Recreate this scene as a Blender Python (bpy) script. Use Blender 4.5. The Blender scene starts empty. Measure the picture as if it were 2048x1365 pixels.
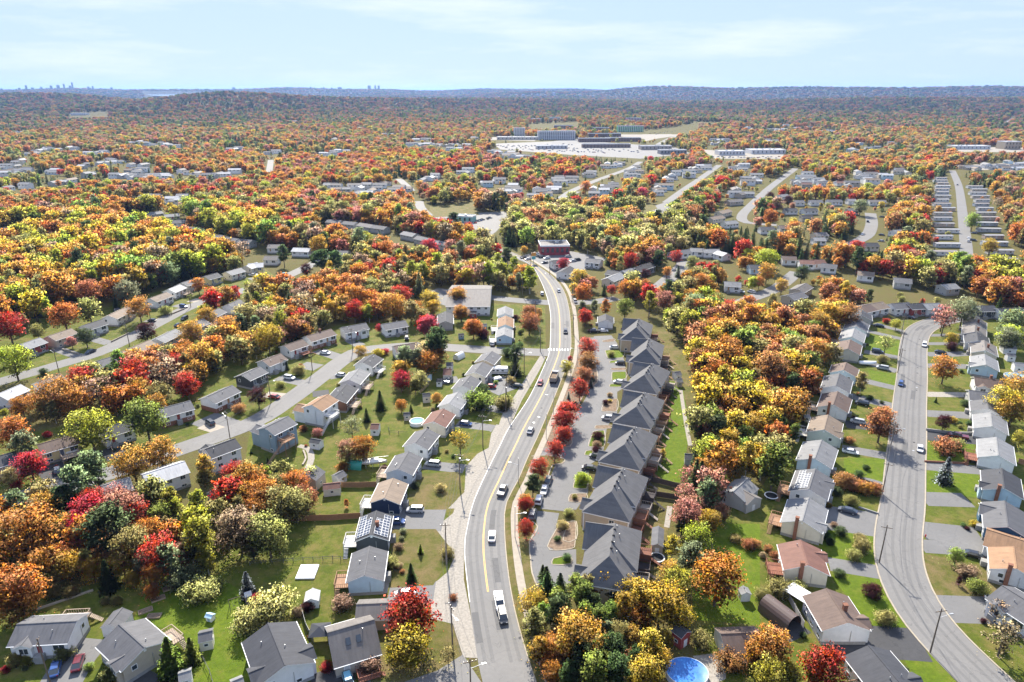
import bpy, bmesh, math, random
import numpy as np
from mathutils import Vector
R = math.radians
random.seed(7); RNG = np.random.default_rng(7)
SC = bpy.context.scene
COL = SC.collection

# ------------------------------------------------------------------ camera, sky, sun, exposure
CAM_H = 105.0
FOC, CX, CY = 1365.0, 1024.0, 682.5            # focal length in photograph pixels, principal point
HORIZON = 183.0
PITCH = math.atan((CY - HORIZON) / FOC)
cam = bpy.data.cameras.new('camera'); camo = bpy.data.objects.new('camera', cam); COL.objects.link(camo)
cam.sensor_width = 36.0; cam.lens = 36.0 * FOC / 2048.0; cam.clip_start = 1.0; cam.clip_end = 90000.0
camo.location = (0, 0, CAM_H); camo.rotation_euler = (math.pi / 2 - PITCH, 0, 0)
SC.camera = camo

VEIL, VEIL_C = 0.965, (1.38, 1.76, 2.74, 1)
SUN_EL, SUN_AZ = R(39), R(-9)                 # azimuth from +Y (view direction), negative to the west side of it
W = bpy.data.worlds.new('World'); SC.world = W; W.use_nodes = True
nt = W.node_tree; nt.nodes.clear()
def wn(t, **k):
    n = nt.nodes.new(t)
    for a, b in k.items(): setattr(n, a, b)
    return n
wo = wn('ShaderNodeOutputWorld'); bg = wn('ShaderNodeBackground')
sky = wn('ShaderNodeTexSky', sky_type='NISHITA', sun_disc=False, sun_elevation=SUN_EL, sun_rotation=SUN_AZ, altitude=100.0, air_density=1.0, dust_density=0.25, ozone_density=2.2)
bg.inputs['Strength'].default_value = 0.15
# a thin high veil evens the sky out, with brighter cirrus wisps, laid out by direction over the whole dome
tc = wn('ShaderNodeTexCoord'); mp = wn('ShaderNodeMapping'); mp.inputs['Scale'].default_value = (1.2, 1.6, 9.0); mp.inputs['Rotation'].default_value = (0, .12, .3)
nz = wn('ShaderNodeTexNoise'); nz.inputs['Scale'].default_value = 2.3; nz.inputs['Detail'].default_value = 7; nz.inputs['Roughness'].default_value = 0.6
rp = wn('ShaderNodeMapRange'); rp.inputs['From Min'].default_value = 0.50; rp.inputs['From Max'].default_value = 0.80; rp.inputs['To Max'].default_value = 0.75
veil = wn('ShaderNodeMix', data_type='RGBA'); veil.inputs['Factor'].default_value = VEIL; mx = wn('ShaderNodeMix', data_type='RGBA')
def rgba(n, nm): return [q for q in n.inputs if q.name == nm and q.type == 'RGBA'][0]
nt.links.new(tc.outputs['Generated'], mp.inputs['Vector']); nt.links.new(mp.outputs[0], nz.inputs['Vector'])
nt.links.new(nz.outputs['Fac'], rp.inputs['Value']); nt.links.new(rp.outputs[0], mx.inputs['Factor'])
nt.links.new(sky.outputs[0], rgba(veil, 'A')); rgba(veil, 'B').default_value = VEIL_C
nt.links.new(veil.outputs['Result'] if False else [q for q in veil.outputs if q.type == 'RGBA'][0], rgba(mx, 'A')); rgba(mx, 'B').default_value = (2.75, 2.8, 2.9, 1)
nt.links.new([q for q in mx.outputs if q.type == 'RGBA'][0], bg.inputs['Color']); nt.links.new(bg.outputs[0], wo.inputs['Surface'])

sl = bpy.data.lights.new('sun', 'SUN'); slo = bpy.data.objects.new('sun', sl); COL.objects.link(slo)
sl.energy = 4.3; sl.angle = R(1.0); sl.color = (1.0, 0.93, 0.82)
sdir = Vector((math.sin(SUN_AZ) * math.cos(SUN_EL), math.cos(SUN_AZ) * math.cos(SUN_EL), math.sin(SUN_EL)))
slo.rotation_euler = sdir.to_track_quat('Z', 'Y').to_euler(); slo.location = (0, 0, 400)

SC.view_settings.view_transform = 'Standard'; SC.view_settings.look = 'None'
SC.view_settings.gamma = 1.0; SC.view_settings.use_curve_mapping = False
SC.view_settings.exposure = 1.5
SC.render.engine = 'CYCLES'
SC.cycles.max_bounces = 8; SC.cycles.diffuse_bounces = 5; SC.cycles.glossy_bounces = 2
SC.cycles.transmission_bounces = 5; SC.cycles.volume_bounces = 0; SC.cycles.transparent_max_bounces = 4
SC.cycles.use_denoising = True
SC.cycles.caustics_reflective = False; SC.cycles.caustics_refractive = False

# ------------------------------------------------------------------ survey helpers: photograph point -> place on the ground (or on height z)
CP, SP = math.cos(PITCH), math.sin(PITCH)
def G(x, y, z=0.0):
    u, v = (x - CX) / FOC, (CY - y) / FOC
    t = (CAM_H - z) / (SP - v * CP)
    return Vector((u * t, (CP + v * SP) * t, z))
def PXM(y, z=0.0):                              # photograph pixels per metre on that row
    v = (CY - y) / FOC
    return FOC * (SP - v * CP) / (CAM_H - z)
S0, S1, S2 = 520 / 2048, 520 / 1774, 520 / 1945
TILE = {'1': (0, 160, .3418), '2': (700, 160, .3418), '3': (1400, 160, .3164), '4': (0, 380, S0), '5': (500, 380, S0), '6': (1000, 380, S0),
        '7': (1500, 320, .2676), '8': (0, 680, S0), '9': (500, 680, S0), '10': (1000, 620, S1), '11': (1500, 620, .2930), '12': (0, 1000, S2),
        '13': (500, 1000, S2), '14': (1000, 1000, S2), '15': (1500, 1000, .2676), '0': (0, 0, 1),
        'a': (760, 680, .13185), 'b': (640, 840, .13185), 'c': (500, 680, .13185), 'd': (380, 780, .13185), 'e': (1150, 1000, .13185), 'f': (1540, 760, .13185),
        'g': (1600, 620, .13185), 'h': (1880, 620, .20513), 'i': (1880, 860, .20513), 'j': (1540, 920, .13185), 'k': (1180, 620, .13185), 'l': (1130, 780, .13185),
        'm': (0, 560, .13185), 'n': (240, 520, .16121), 'o': (860, 460, .16121), 'p': (1160, 460, .16121)}
def F(t, x, y):
    a, b, s = TILE[t]; return a + x * s, b + y * s
def GT(t, x, y, z=0.0): return G(*F(t, x, y), z)
def pts(t, s):                                  # 'x y x y ...' on a survey sheet -> ground points
    v = [float(q) for q in s.split()]
    return [GT(t, v[i], v[i + 1]) for i in range(0, len(v), 2)]

# ------------------------------------------------------------------ materials
MAT = {}
def newmat(name):
    m = bpy.data.materials.new(name); m.use_nodes = True; MAT[name] = m
    n = m.node_tree.nodes; b = n['Principled BSDF']
    return m, m.node_tree, b
def lk(t, a, b): t.links.new(a, b)
def nd(t, typ, **k):
    n = t.nodes.new(typ)
    for a, b in k.items():
        if a in n.inputs.keys() if hasattr(n.inputs, 'keys') else False: n.inputs[a].default_value = b
        else: setattr(n, a, b)
    return n
def mixc(t, fac, a, b, mode='MIX'):
    m = t.nodes.new('ShaderNodeMix'); m.data_type = 'RGBA'; m.blend_type = mode
    for sock, v in (('Factor', fac), ('A', a), ('B', b)):
        s = m.inputs[sock] if sock == 'Factor' else [i for i in m.inputs if i.name == sock and i.type == 'RGBA'][0]
        if hasattr(v, 'is_linked'): t.links.new(v, s)
        elif sock == 'Factor': s.default_value = v
        else: s.default_value = (*v, 1) if len(v) == 3 else v
    return [o for o in m.outputs if o.type == 'RGBA'][0]
def noise(t, vec, scale, detail=4, rough=.55, lo=.3, hi=.7):
    n = t.nodes.new('ShaderNodeTexNoise'); n.inputs['Scale'].default_value = scale; n.inputs['Detail'].default_value = detail; n.inputs['Roughness'].default_value = rough
    if vec is not None: t.links.new(vec, n.inputs['Vector'])
    r = t.nodes.new('ShaderNodeMapRange'); r.inputs['From Min'].default_value = lo; r.inputs['From Max'].default_value = hi
    t.links.new(n.outputs['Fac'], r.inputs['Value'])
    return r.outputs[0]
def pos(t): return t.nodes.new('ShaderNodeNewGeometry').outputs['Position']
def objc(t): return t.nodes.new('ShaderNodeTexCoord').outputs['Object']
def tint(t):
    a = t.nodes.new('ShaderNodeAttribute'); a.attribute_type = 'INSTANCER'; a.attribute_name = 'tint'; return a.outputs['Color']
def bump(t, b, h, strength=.4, dist=.05):
    n = t.nodes.new('ShaderNodeBump'); n.inputs['Strength'].default_value = strength; n.inputs['Distance'].default_value = dist
    t.links.new(h, n.inputs['Height']); t.links.new(n.outputs[0], b.inputs['Normal'])

def m_simple(name, col, rough=.7, var=.25, scale=1.5, metal=0.0, spec=.3, space='pos'):
    m, t, b = newmat(name)
    v = pos(t) if space == 'pos' else objc(t)
    f = noise(t, v, scale, 5)
    c2 = tuple(max(0, c * (1 - var)) for c in col); c1 = tuple(min(1, c * (1 + var * .6)) for c in col)
    lk(t, mixc(t, f, c2, c1), b.inputs['Base Color']); b.inputs['Roughness'].default_value = rough
    b.inputs['Metallic'].default_value = metal; b.inputs['Specular IOR Level'].default_value = spec
    return m
# ground: grass and leaf litter, patchy at several sizes
m, t, b = newmat('ground'); p = pos(t)
f1 = noise(t, p, .035, 5, .6); f2 = noise(t, p, .3, 5, .6); f3 = noise(t, p, 2.2, 4, .7)
c = mixc(t, f1, (.085, .098, .022), (.165, .118, .048)); c = mixc(t, f2, c, (.120, .140, .028)); c = mixc(t, f3, c, (.085, .06, .03)); 
vl = t.nodes.new('ShaderNodeVectorMath'); vl.operation = 'LENGTH'; lk(t, p, vl.inputs[0]); fr_ = t.nodes.new('ShaderNodeMapRange'); fr_.inputs['From Min'].default_value = 2500; fr_.inputs['From Max'].default_value = 6500; lk(t, vl.outputs['Value'], fr_.inputs['Value'])
g1 = noise(t, p, .0035, 6, .7); g2 = noise(t, p, .02, 4, .7); cf = mixc(t, g1, (.026, .036, .026), (.075, .050, .030)); cf = mixc(t, g2, cf, (.018, .026, .020))   # forested country beyond the town
c = mixc(t, fr_.outputs[0], c, cf)
lk(t, c, b.inputs['Base Color']); b.inputs['Roughness'].default_value = .95; b.inputs['Specular IOR Level'].default_value = .1
bump(t, b, f3, .6, .2)
# lawn
def m_lawn(name, a, bb, dry, dlo=.5, dhi=.72):
    m, t, b = newmat(name); p = pos(t)
    f1 = noise(t, p, .11, 4, .6); f2 = noise(t, p, .8, 6, .75, .35, .65); f3 = noise(t, p, 5., 4, .8, .35, .65); f4 = noise(t, p, .22, 6, .75, dlo, dhi)
    c = mixc(t, f1, a, bb); c2 = mixc(t, f2, c, tuple(x * .68 for x in a)); c3 = mixc(t, f4, c2, dry)
    f5 = noise(t, p, 1.1, 6, .75, .56, .8)
    c3 = mixc(t, f5, c3, tuple(x * .8 + .02 for x in dry))
    sp = t.nodes.new('ShaderNodeMath'); sp.operation = 'MULTIPLY'; sp.inputs[1].default_value = .45; lk(t, f3, sp.inputs[0])
    c4 = mixc(t, sp.outputs[0], c3, tuple(x * .55 for x in a)); lk(t, c4, b.inputs['Base Color'])
    b.inputs['Roughness'].default_value = .9; b.inputs['Specular IOR Level'].default_value = .15; bump(t, b, f3, .8, .08)
m_lawn('lawn', (.092, .122, .011), (.160, .172, .020), (.190, .150, .048), .46, .66)
m_lawn('lush', (.105, .165, .008), (.160, .205, .012), (.180, .165, .034), .53, .76)
m_lawn('dry', (.105, .116, .018), (.160, .146, .034), (.195, .140, .064), .40, .62)
# asphalt: worn, with long wear tracks and patches
def m_asphalt(name, base, var):
    m, t, b = newmat(name); p = pos(t)
    f1 = noise(t, p, .09, 5, .6); f2 = noise(t, p, 1.2, 5, .65); f3 = noise(t, p, 14., 3, .6)
    c = mixc(t, f1, tuple(x * (1 - var) for x in base), tuple(x * (1 + var) for x in base))
    c = mixc(t, f2, c, tuple(x * .86 for x in base), 'MIX')
    k = t.nodes.new('ShaderNodeMath'); k.operation = 'MULTIPLY'; k.inputs[1].default_value = .22; lk(t, f3, k.inputs[0])
    c = mixc(t, k.outputs[0], c, tuple(x * 1.3 for x in base))
    f4 = noise(t, p, .28, 7, .75, .60, .66)
    k2 = t.nodes.new('ShaderNodeMath'); k2.operation = 'MULTIPLY'; k2.inputs[1].default_value = .35; lk(t, f4, k2.inputs[0])
    c = mixc(t, k2.outputs[0], c, tuple(x * .6 for x in base))
    vo = t.nodes.new('ShaderNodeTexVoronoi'); vo.feature = 'DISTANCE_TO_EDGE'; vo.inputs['Scale'].default_value = .16
    wv = t.nodes.new('ShaderNodeVectorMath'); wv.operation = 'ADD'; nn = t.nodes.new('ShaderNodeTexNoise'); nn.inputs['Scale'].default_value = .5
    lk(t, p, nn.inputs['Vector']); sc_ = t.nodes.new('ShaderNodeVectorMath'); sc_.operation = 'SCALE'; sc_.inputs['Scale'].default_value = 3.0
    lk(t, nn.outputs['Color'], sc_.inputs[0]); lk(t, p, wv.inputs[0]); lk(t, sc_.outputs[0], wv.inputs[1]); lk(t, wv.outputs[0], vo.inputs['Vector'])
    r = t.nodes.new('ShaderNodeMapRange'); r.inputs['From Max'].default_value = .012; r.inputs['To Min'].default_value = .45; r.inputs['To Max'].default_value = 0.
    lk(t, vo.outputs['Distance'], r.inputs['Value']); c = mixc(t, r.outputs[0], c, tuple(x * .45 for x in base))
    lk(t, c, b.inputs['Base Color']); b.inputs['Roughness'].default_value = .8; b.inputs['Specular IOR Level'].default_value = .25
m_asphalt('asphalt', (.168, .163, .155), .14); m_asphalt('asphalt_grey', (.145, .143, .140), .18); m_asphalt('asphalt_dark', (.05, .05, .052), .2)
m_asphalt('asphalt_wear', (.140, .137, .132), .12); m_asphalt('asphalt_patch', (.105, .104, .103), .12)
m_simple('gravel', (.30, .275, .235), .95, .25, 1.8, spec=.1); m_simple('bark_bed', (.20, .145, .10), .95, .4, 1.2, spec=.1)
m_simple('concrete', (.31, .27, .215), .85, .14, .9); m_simple('kerb', (.33, .285, .215), .85, .15, 1.)
m_simple('paint_white', (.68, .68, .66), .6, .22, .9); m_simple('paint_yellow', (.62, .36, .06), .6, .2, .9)
# siding: lap boards, tinted per object
def m_tinted(name, rough=.6, period=0.0, var=.14, scale=.7, spec=.35, metal=0.0, streak=False, coat=0.0):
    m, t, b = newmat(name); o = objc(t); c = tint(t)
    f = noise(t, o, scale, 6, .6)
    c = mixc(t, f, mixc(t, 1.0, c, (1 - var,) * 3, 'MULTIPLY'), c)
    if streak:
        mp_ = t.nodes.new('ShaderNodeMapping'); mp_.inputs['Scale'].default_value = (1.6, .18, .18); lk(t, o, mp_.inputs['Vector'])
        f2 = noise(t, mp_.outputs[0], 1.3, 5, .7); c = mixc(t, f2, mixc(t, 1.0, c, (.70, .70, .72), 'MULTIPLY'), c)
        f3 = noise(t, o, 7., 3, .7); c = mixc(t, f3, mixc(t, 1.0, c, (.82, .82, .82), 'MULTIPLY'), c)
    lk(t, c, b.inputs['Base Color']); b.inputs['Roughness'].default_value = rough; b.inputs['Specular IOR Level'].default_value = spec
    b.inputs['Metallic'].default_value = metal
    if coat: b.inputs['Coat Weight'].default_value = coat; b.inputs['Coat Roughness'].default_value = .08
    if period:
        s = t.nodes.new('ShaderNodeSeparateXYZ'); lk(t, o, s.inputs[0]); q = t.nodes.new('ShaderNodeMath'); q.operation = 'FRACT'
        q0 = t.nodes.new('ShaderNodeMath'); q0.operation = 'MULTIPLY'; q0.inputs[1].default_value = 1 / period; lk(t, s.outputs['Z'], q0.inputs[0]); lk(t, q0.outputs[0], q.inputs[0])
        bump(t, b, q.outputs[0], .5, .03)
    return m
m_tinted('siding', .55, .2); m_tinted('roof', .78, 0, .2, .5, .28, streak=True); m_tinted('paint', .35, 0, .05, .5)
m_tinted('car_paint', .28, 0, .03, .5, .5, 0.0, coat=.7); m_tinted('wood', .8, .0, .3, 1.6, .2)
m_simple('trim', (.72, .72, .70), .5, .08, 2.); m_simple('foundation', (.27, .265, .25), .9, .2, 2.)
m_simple('brick', (.22, .10, .062), .9, .3, 3.); m_simple('rubber', (.018, .018, .02), .8, .1, 4.)
m_simple('metal', (.45, .46, .47), .45, .1, 3., .6); m_simple('pole_wood', (.155, .120, .09), .9, .3, 3.)
m_simple('wire', (.10, .10, .105), .6, .1, 1.); m_simple('bark', (.115, .088, .064), .95, .35, 3.); m_simple('birch_bark', (.42, .40, .36), .9, .3, 3.)
m_simple('red_light', (.45, .02, .015), .3, .1, 3.); m_simple('lamp_glass', (.62, .63, .64), .2, .05, 3.)
m, t, b = newmat('glass'); b.inputs['Base Color'].default_value = (.035, .045, .055, 1); b.inputs['Roughness'].default_value = .08; b.inputs['Specular IOR Level'].default_value = .8
m, t, b = newmat('solar'); b.inputs['Base Color'].default_value = (.045, .055, .08, 1); b.inputs['Roughness'].default_value = .25; b.inputs['Specular IOR Level'].default_value = .8
m, t, b = newmat('water'); b.inputs['Base Color'].default_value = (.20, .33, .36, 1); b.inputs['Roughness'].default_value = .08
# leaves: tinted per tree, varied per leaf clump, letting light through
m, t, b = newmat('leaf')
c0 = tint(t); va = t.nodes.new('ShaderNodeAttribute'); va.attribute_name = 'var'
hs = t.nodes.new('ShaderNodeHueSaturation'); lk(t, c0, hs.inputs['Color'])
def rng(lo, hi, src):
    r = t.nodes.new('ShaderNodeMapRange'); r.inputs['To Min'].default_value = lo; r.inputs['To Max'].default_value = hi; lk(t, src, r.inputs['Value']); return r.outputs[0]
sx = t.nodes.new('ShaderNodeSeparateColor'); lk(t, va.outputs['Color'], sx.inputs[0])
lk(t, rng(.488, .516, sx.outputs[0]), hs.inputs['Hue']); lk(t, rng(.84, 1.12, sx.outputs[1]), hs.inputs['Value']); lk(t, rng(.85, 1.08, sx.outputs[2]), hs.inputs['Saturation'])
lk(t, hs.outputs[0], b.inputs['Base Color']); b.inputs['Roughness'].default_value = .65; b.inputs['Specular IOR Level'].default_value = .18
tr = t.nodes.new('ShaderNodeBsdfTranslucent'); ms = t.nodes.new('ShaderNodeAddShader')
lk(t, mixc(t, 1.0, hs.outputs[0], (.88, .88, .88), 'MULTIPLY'), tr.inputs['Color']); lk(t, mixc(t, 1.0, hs.outputs[0], (.68, .68, .68), 'MULTIPLY'), b.inputs['Base Color']); lk(t, b.outputs[0], ms.inputs[0]); lk(t, tr.outputs[0], ms.inputs[1])
lk(t, ms.outputs[0], [n for n in t.nodes if n.type == 'OUTPUT_MATERIAL'][0].inputs['Surface'])

# ------------------------------------------------------------------ mesh helpers
class MB:
    def __init__(s): s.v, s.f, s.m = [], [], []
    def add(s, vs, fs, mi=0):
        o = len(s.v); s.v += [tuple(q) for q in vs]; s.f += [tuple(i + o for i in f) for f in fs]; s.m += [mi] * len(fs); return s
    def box(s, x0, x1, y0, y1, z0, z1, mi=0, tx=0, ty=0):      # tx, ty taper the top
        v = [(x0, y0, z0), (x1, y0, z0), (x1, y1, z0), (x0, y1, z0), (x0 + tx, y0 + ty, z1), (x1 - tx, y0 + ty, z1), (x1 - tx, y1 - ty, z1), (x0 + tx, y1 - ty, z1)]
        return s.add(v, [(0, 3, 2, 1), (4, 5, 6, 7), (0, 1, 5, 4), (1, 2, 6, 5), (2, 3, 7, 6), (3, 0, 4, 7)], mi)
    def prism(s, poly, a, b, axis='x', mi=0):                 # poly in the other two axes, extruded from a to b
        n = len(poly)
        mk = {'x': lambda p, t: (t, p[0], p[1]), 'y': lambda p, t: (p[0], t, p[1]), 'z': lambda p, t: (p[0], p[1], t)}[axis]
        v = [mk(p, a) for p in poly] + [mk(p, b) for p in poly]
        f = [tuple(range(n))[::-1], tuple(range(n, 2 * n))] + [(i, (i + 1) % n, n + (i + 1) % n, n + i) for i in range(n)]
        return s.add(v, f, mi)
    def cyl(s, p, q, r0, r1=None, n=8, mi=0, caps=True):
        r1 = r0 if r1 is None else r1; p, q = Vector(p), Vector(q); d = (q - p).normalized()
        a = d.cross(Vector((0, 0, 1)) if abs(d.z) < .9 else Vector((1, 0, 0))).normalized(); c = d.cross(a)
        v = []
        for w, r in ((p, r0), (q, r1)):
            for i in range(n):
                g = 2 * math.pi * i / n; v.append(w + (a * math.cos(g) + c * math.sin(g)) * r)
        f = [(i, (i + 1) % n, n + (i + 1) % n, n + i) for i in range(n)]
        if caps: f += [tuple(range(n))[::-1], tuple(range(n, 2 * n))]
        return s.add(v, f, mi)
    def mesh(s, name, mats, smooth=False):
        me = bpy.data.meshes.new(name); me.from_pydata(s.v, [], s.f)
        for q in mats: me.materials.append(MAT[q])
        if len(mats) > 1: me.polygons.foreach_set('material_index', s.m)
        bm = bmesh.new(); bm.from_mesh(me); bmesh.ops.recalc_face_normals(bm, faces=bm.faces); bm.to_mesh(me); bm.free()
        if smooth: me.polygons.foreach_set('use_smooth', [True] * len(me.polygons))
        return me
def ob(name, data, parent=None, loc=(0, 0, 0), rz=0.0, sc=None, tint=None):
    o = bpy.data.objects.new(name, data); COL.objects.link(o)
    if parent is not None: o.parent = parent
    o.location = loc
    if rz: o.rotation_euler = (0, 0, rz)
    if sc is not None: o.scale = sc if hasattr(sc, '__len__') else (sc, sc, sc)
    if tint is not None: o['tint'] = list(tint)
    return o
def tag(o, label=None, cat=None, group=None, kind=None):
    for k, v in (('label', label), ('category', cat), ('group', group), ('kind', kind)):
        if v: o[k] = v
    return o
MC = {}
def cached(key, fn):
    if key not in MC: MC[key] = fn()
    return MC[key]
LABELS = {}
def add_label(o, label, cat, group):            # things that share a label share a group too
    LABELS.setdefault(label, []).append(o); o['label'] = label; o['category'] = cat; o['group'] = group

# ------------------------------------------------------------------ exclusion raster (2 m cells): where woods may not grow
RX0, RY0, RC, RW, RH = -2400., 40., 2.0, 2400, 1900
MASK = np.zeros((RH, RW), np.uint8)
_gx = RX0 + (np.arange(RW) + .5) * RC; _gy = RY0 + (np.arange(RH) + .5) * RC
def _win(x0, x1, y0, y1):
    return max(0, int((x0 - RX0) / RC)), min(RW, int((x1 - RX0) / RC) + 1), max(0, int((y0 - RY0) / RC)), min(RH, int((y1 - RY0) / RC) + 1)
def mask_poly(P, val):
    xs = [p[0] for p in P]; ys = [p[1] for p in P]; i0, i1, j0, j1 = _win(min(xs), max(xs), min(ys), max(ys))
    if i1 <= i0 or j1 <= j0: return
    X, Y = np.meshgrid(_gx[i0:i1], _gy[j0:j1]); ins = np.zeros(X.shape, bool); n = len(P)
    for a in range(n):
        x1, y1 = P[a][0], P[a][1]; x2, y2 = P[(a + 1) % n][0], P[(a + 1) % n][1]
        if y1 == y2: continue
        ins ^= ((Y < y1) != (Y < y2)) & (X < (x2 - x1) * (Y - y1) / (y2 - y1) + x1)
    sub = MASK[j0:j1, i0:i1]; sub[ins & (sub != 1)] = val
def mask_seg(p, q, r, val, front=0.0):
    for k in range(2 if front else 1):
        sh = -front * k
        x0, y0, x1, y1 = p[0], p[1] + sh, q[0], q[1] + sh
        i0, i1, j0, j1 = _win(min(x0, x1) - r, max(x0, x1) + r, min(y0, y1) - r, max(y0, y1) + r)
        if i1 <= i0 or j1 <= j0: continue
        X, Y = np.meshgrid(_gx[i0:i1], _gy[j0:j1]); dx, dy = x1 - x0, y1 - y0; L = dx * dx + dy * dy + 1e-9
        tt = np.clip(((X - x0) * dx + (Y - y0) * dy) / L, 0, 1); d = np.hypot(X - x0 - tt * dx, Y - y0 - tt * dy)
        sub = MASK[j0:j1, i0:i1]; sub[(d < r) & ((sub != 1) if val == 3 else True)] = val

# ------------------------------------------------------------------ ground with far hills
def px_az(x): return math.atan((x - CX) / FOC * CP)
HILLS = []                                     # centre x, y, height, lateral sigma, radial sigma, axis
def hill(px, r, h, sl_, sr): a = px_az(px); HILLS.append((r * math.sin(a), r * math.cos(a), h, sl_, sr, a))
hill(458, 4300, 56, 330, 420); hill(700, 4700, 44, 700, 450); hill(300, 4000, 26, 380, 380)
hill(110, 5600, 64, 420, 600); hill(-220, 5400, 40, 600, 650)
hill(1020, 5200, 26, 800, 500); hill(1700, 5200, 30, 1100, 600); hill(2150, 5600, 40, 900, 650)
hill(1250, 2450, 10, 330, 200)
for px_, h_ in ((1000, 50), (1140, 60), (1280, 66), (1420, 72), (1560, 69), (1700, 62), (1840, 60), (1980, 54), (2120, 48), (2260, 46)): hill(px_, 9600, h_, 620, 900)
def smooth(a, lo, hi): tt = np.clip((a - lo) / (hi - lo), 0, 1); return tt * tt * (3 - 2 * tt)
def height(x, y):
    x = np.asarray(x, float); y = np.asarray(y, float); z = np.zeros_like(x); r = np.hypot(x, y); az = np.arctan2(x, y)
    for cx, cy, h, sa, sr, a in HILLS:
        dx, dy = x - cx, y - cy; la = dx * math.cos(a) - dy * math.sin(a); ra = dx * math.sin(a) + dy * math.cos(a)
        z = z + h * np.exp(-.5 * ((la / sa) ** 2 + (ra / sr) ** 2))
    u = np.tan(np.clip(az, -1.4, 1.4)) * FOC / CP + CX
    rid = 126 + 6 * np.sin(u / 260.) + 3 * np.sin(u / 97. + 1) - 6 * smooth(-u, -1000, -300) * 1.0 + 3 * np.sin(u / 41. + 2)
    rid = rid * (1 - .0 * u)
    z = z + rid * np.exp(-.5 * ((r - 13200) / 1500.) ** 2) * (y > 0)
    z = z + (3 * np.sin(x / 310. + y / 700.) + 3 * np.sin(y / 260. - x / 480.)) * smooth(r, 1700, 3800)
    z = z + (16 * np.sin(x / 640. + 1.1) * np.sin(y / 900.) + 10 * np.sin(x / 270. + y / 1300.)) * smooth(r, 5200, 8500)
    lk_ = (np.abs(az - px_az(350)) < .034) & (r > 6200) & (r < 12200); z = np.where(lk_, np.minimum(z, 58.), z)
    return z * smooth(r, 1500, 2300)
def build_ground():
    az = np.concatenate([np.linspace(-180, -62, 14)[:-1], np.linspace(-62, 62, 200), np.linspace(62, 180, 14)[1:]]) * math.pi / 180
    rr = np.concatenate([[8], np.geomspace(30, 1500, 24), np.geomspace(1560, 60000, 150)])
    A, Rr = np.meshgrid(az, rr); X = Rr * np.sin(A); Y = Rr * np.cos(A); Z = height(X, Y)
    n, mm = Rr.shape; V = np.stack([X, Y, Z], -1).reshape(-1, 3)
    i = np.arange(n * mm).reshape(n, mm); a, b_, c, d = i[:-1, :-1].ravel(), i[:-1, 1:].ravel(), i[1:, 1:].ravel(), i[1:, :-1].ravel()
    Fc = np.stack([a, b_, c, d], -1)
    me = bpy.data.meshes.new('ground'); me.from_pydata(V.tolist(), [], Fc.tolist() + [tuple(range(mm - 1))]); me.materials.append(MAT['ground'])
    bm = bmesh.new(); bm.from_mesh(me); bmesh.ops.remove_doubles(bm, verts=bm.verts, dist=.001); bmesh.ops.recalc_face_normals(bm, faces=bm.faces)
    if sum(f.normal.z for f in bm.faces) < 0: bmesh.ops.reverse_faces(bm, faces=bm.faces)
    bm.to_mesh(me); bm.free()
    tag(ob('ground', me), kind='structure')
build_ground()

def catmull(P, step=4.0):
    P = [Vector(p) for p in P]
    if len(P) < 3: 
        n = max(1, int((P[1] - P[0]).length / step)); return [P[0].lerp(P[1], i / n) for i in range(n + 1)]
    out = []
    for i in range(len(P) - 1):
        p0 = P[i - 1] if i else P[0] * 2 - P[1]; p1, p2 = P[i], P[i + 1]; p3 = P[i + 2] if i + 2 < len(P) else P[-1] * 2 - P[-2]
        n = max(2, int((p2 - p1).length / step))
        for k in range(n):
            q = k / n; out.append(.5 * ((2 * p1) + (p2 - p0) * q + (2 * p0 - 5 * p1 + 4 * p2 - p3) * q * q + (3 * p1 - p0 - 3 * p2 + p3) * q ** 3))
    return out + [P[-1]]
def resample(P, n):
    L = [0]
    for a, b_ in zip(P, P[1:]): L.append(L[-1] + (b_ - a).length)
    out, j = [], 0
    for k in range(n):
        d = L[-1] * k / (n - 1)
        while j < len(P) - 2 and L[j + 1] < d: j += 1
        out.append(P[j].lerp(P[j + 1], min(1, max(0, (d - L[j]) / max(1e-6, L[j + 1] - L[j])))))
    return out
def normals(P):
    N = []
    for i in range(len(P)):
        d = P[min(i + 1, len(P) - 1)] - P[max(i - 1, 0)]; d.z = 0; d.normalize(); N.append(Vector((-d.y, d.x, 0)))
    return N
ROADS = []
def ribbon(name, Lp, Rp, z, mat, h=None):
    n = len(Lp); mb = MB()
    top = [(p.x, p.y, z) for p in Lp] + [(p.x, p.y, z) for p in Rp]; fs = [(i, i + 1, n + i + 1, n + i) for i in range(n - 1)]
    mb.add(top, fs)
    if h is not None:                          # closed kerb-like body down to h
        mb.add([(p.x, p.y, h) for p in Lp] + [(p.x, p.y, h) for p in Rp], [])
        mb.f += [(i, i + 1, 2 * n + i + 1, 2 * n + i) for i in range(n - 1)] + [(n + i, n + i + 1, 3 * n + i + 1, 3 * n + i) for i in range(n - 1)] + [(0, n, 3 * n, 2 * n), (n - 1, 2 * n - 1, 4 * n - 1, 3 * n - 1)]
        mb.m += [0] * (2 * n)
    o = ob(name, mb.mesh(name, [mat])); tag(o, kind='structure'); return o
def strip(name, P, w, z, mat, road=True, step=4., buf=3.5, front=5.):
    C = catmull(P, step); N = normals(C)
    o = ribbon(name, [c + n * w / 2 for c, n in zip(C, N)], [c - n * w / 2 for c, n in zip(C, N)], z, mat)
    for a, b_ in zip(C, C[1:]): mask_seg(a, b_, w / 2 + buf, 1, front)
    if road:
        ROADS.append(C)
        for a in C:
            if a.length > 420: d_ = Vector((-a.x, -a.y, 0)).normalized(); mask_seg(a + d_ * 4, a + d_ * min(110., a.length * .075), w / 2 + 5, 3)
    return o, C, N
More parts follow.
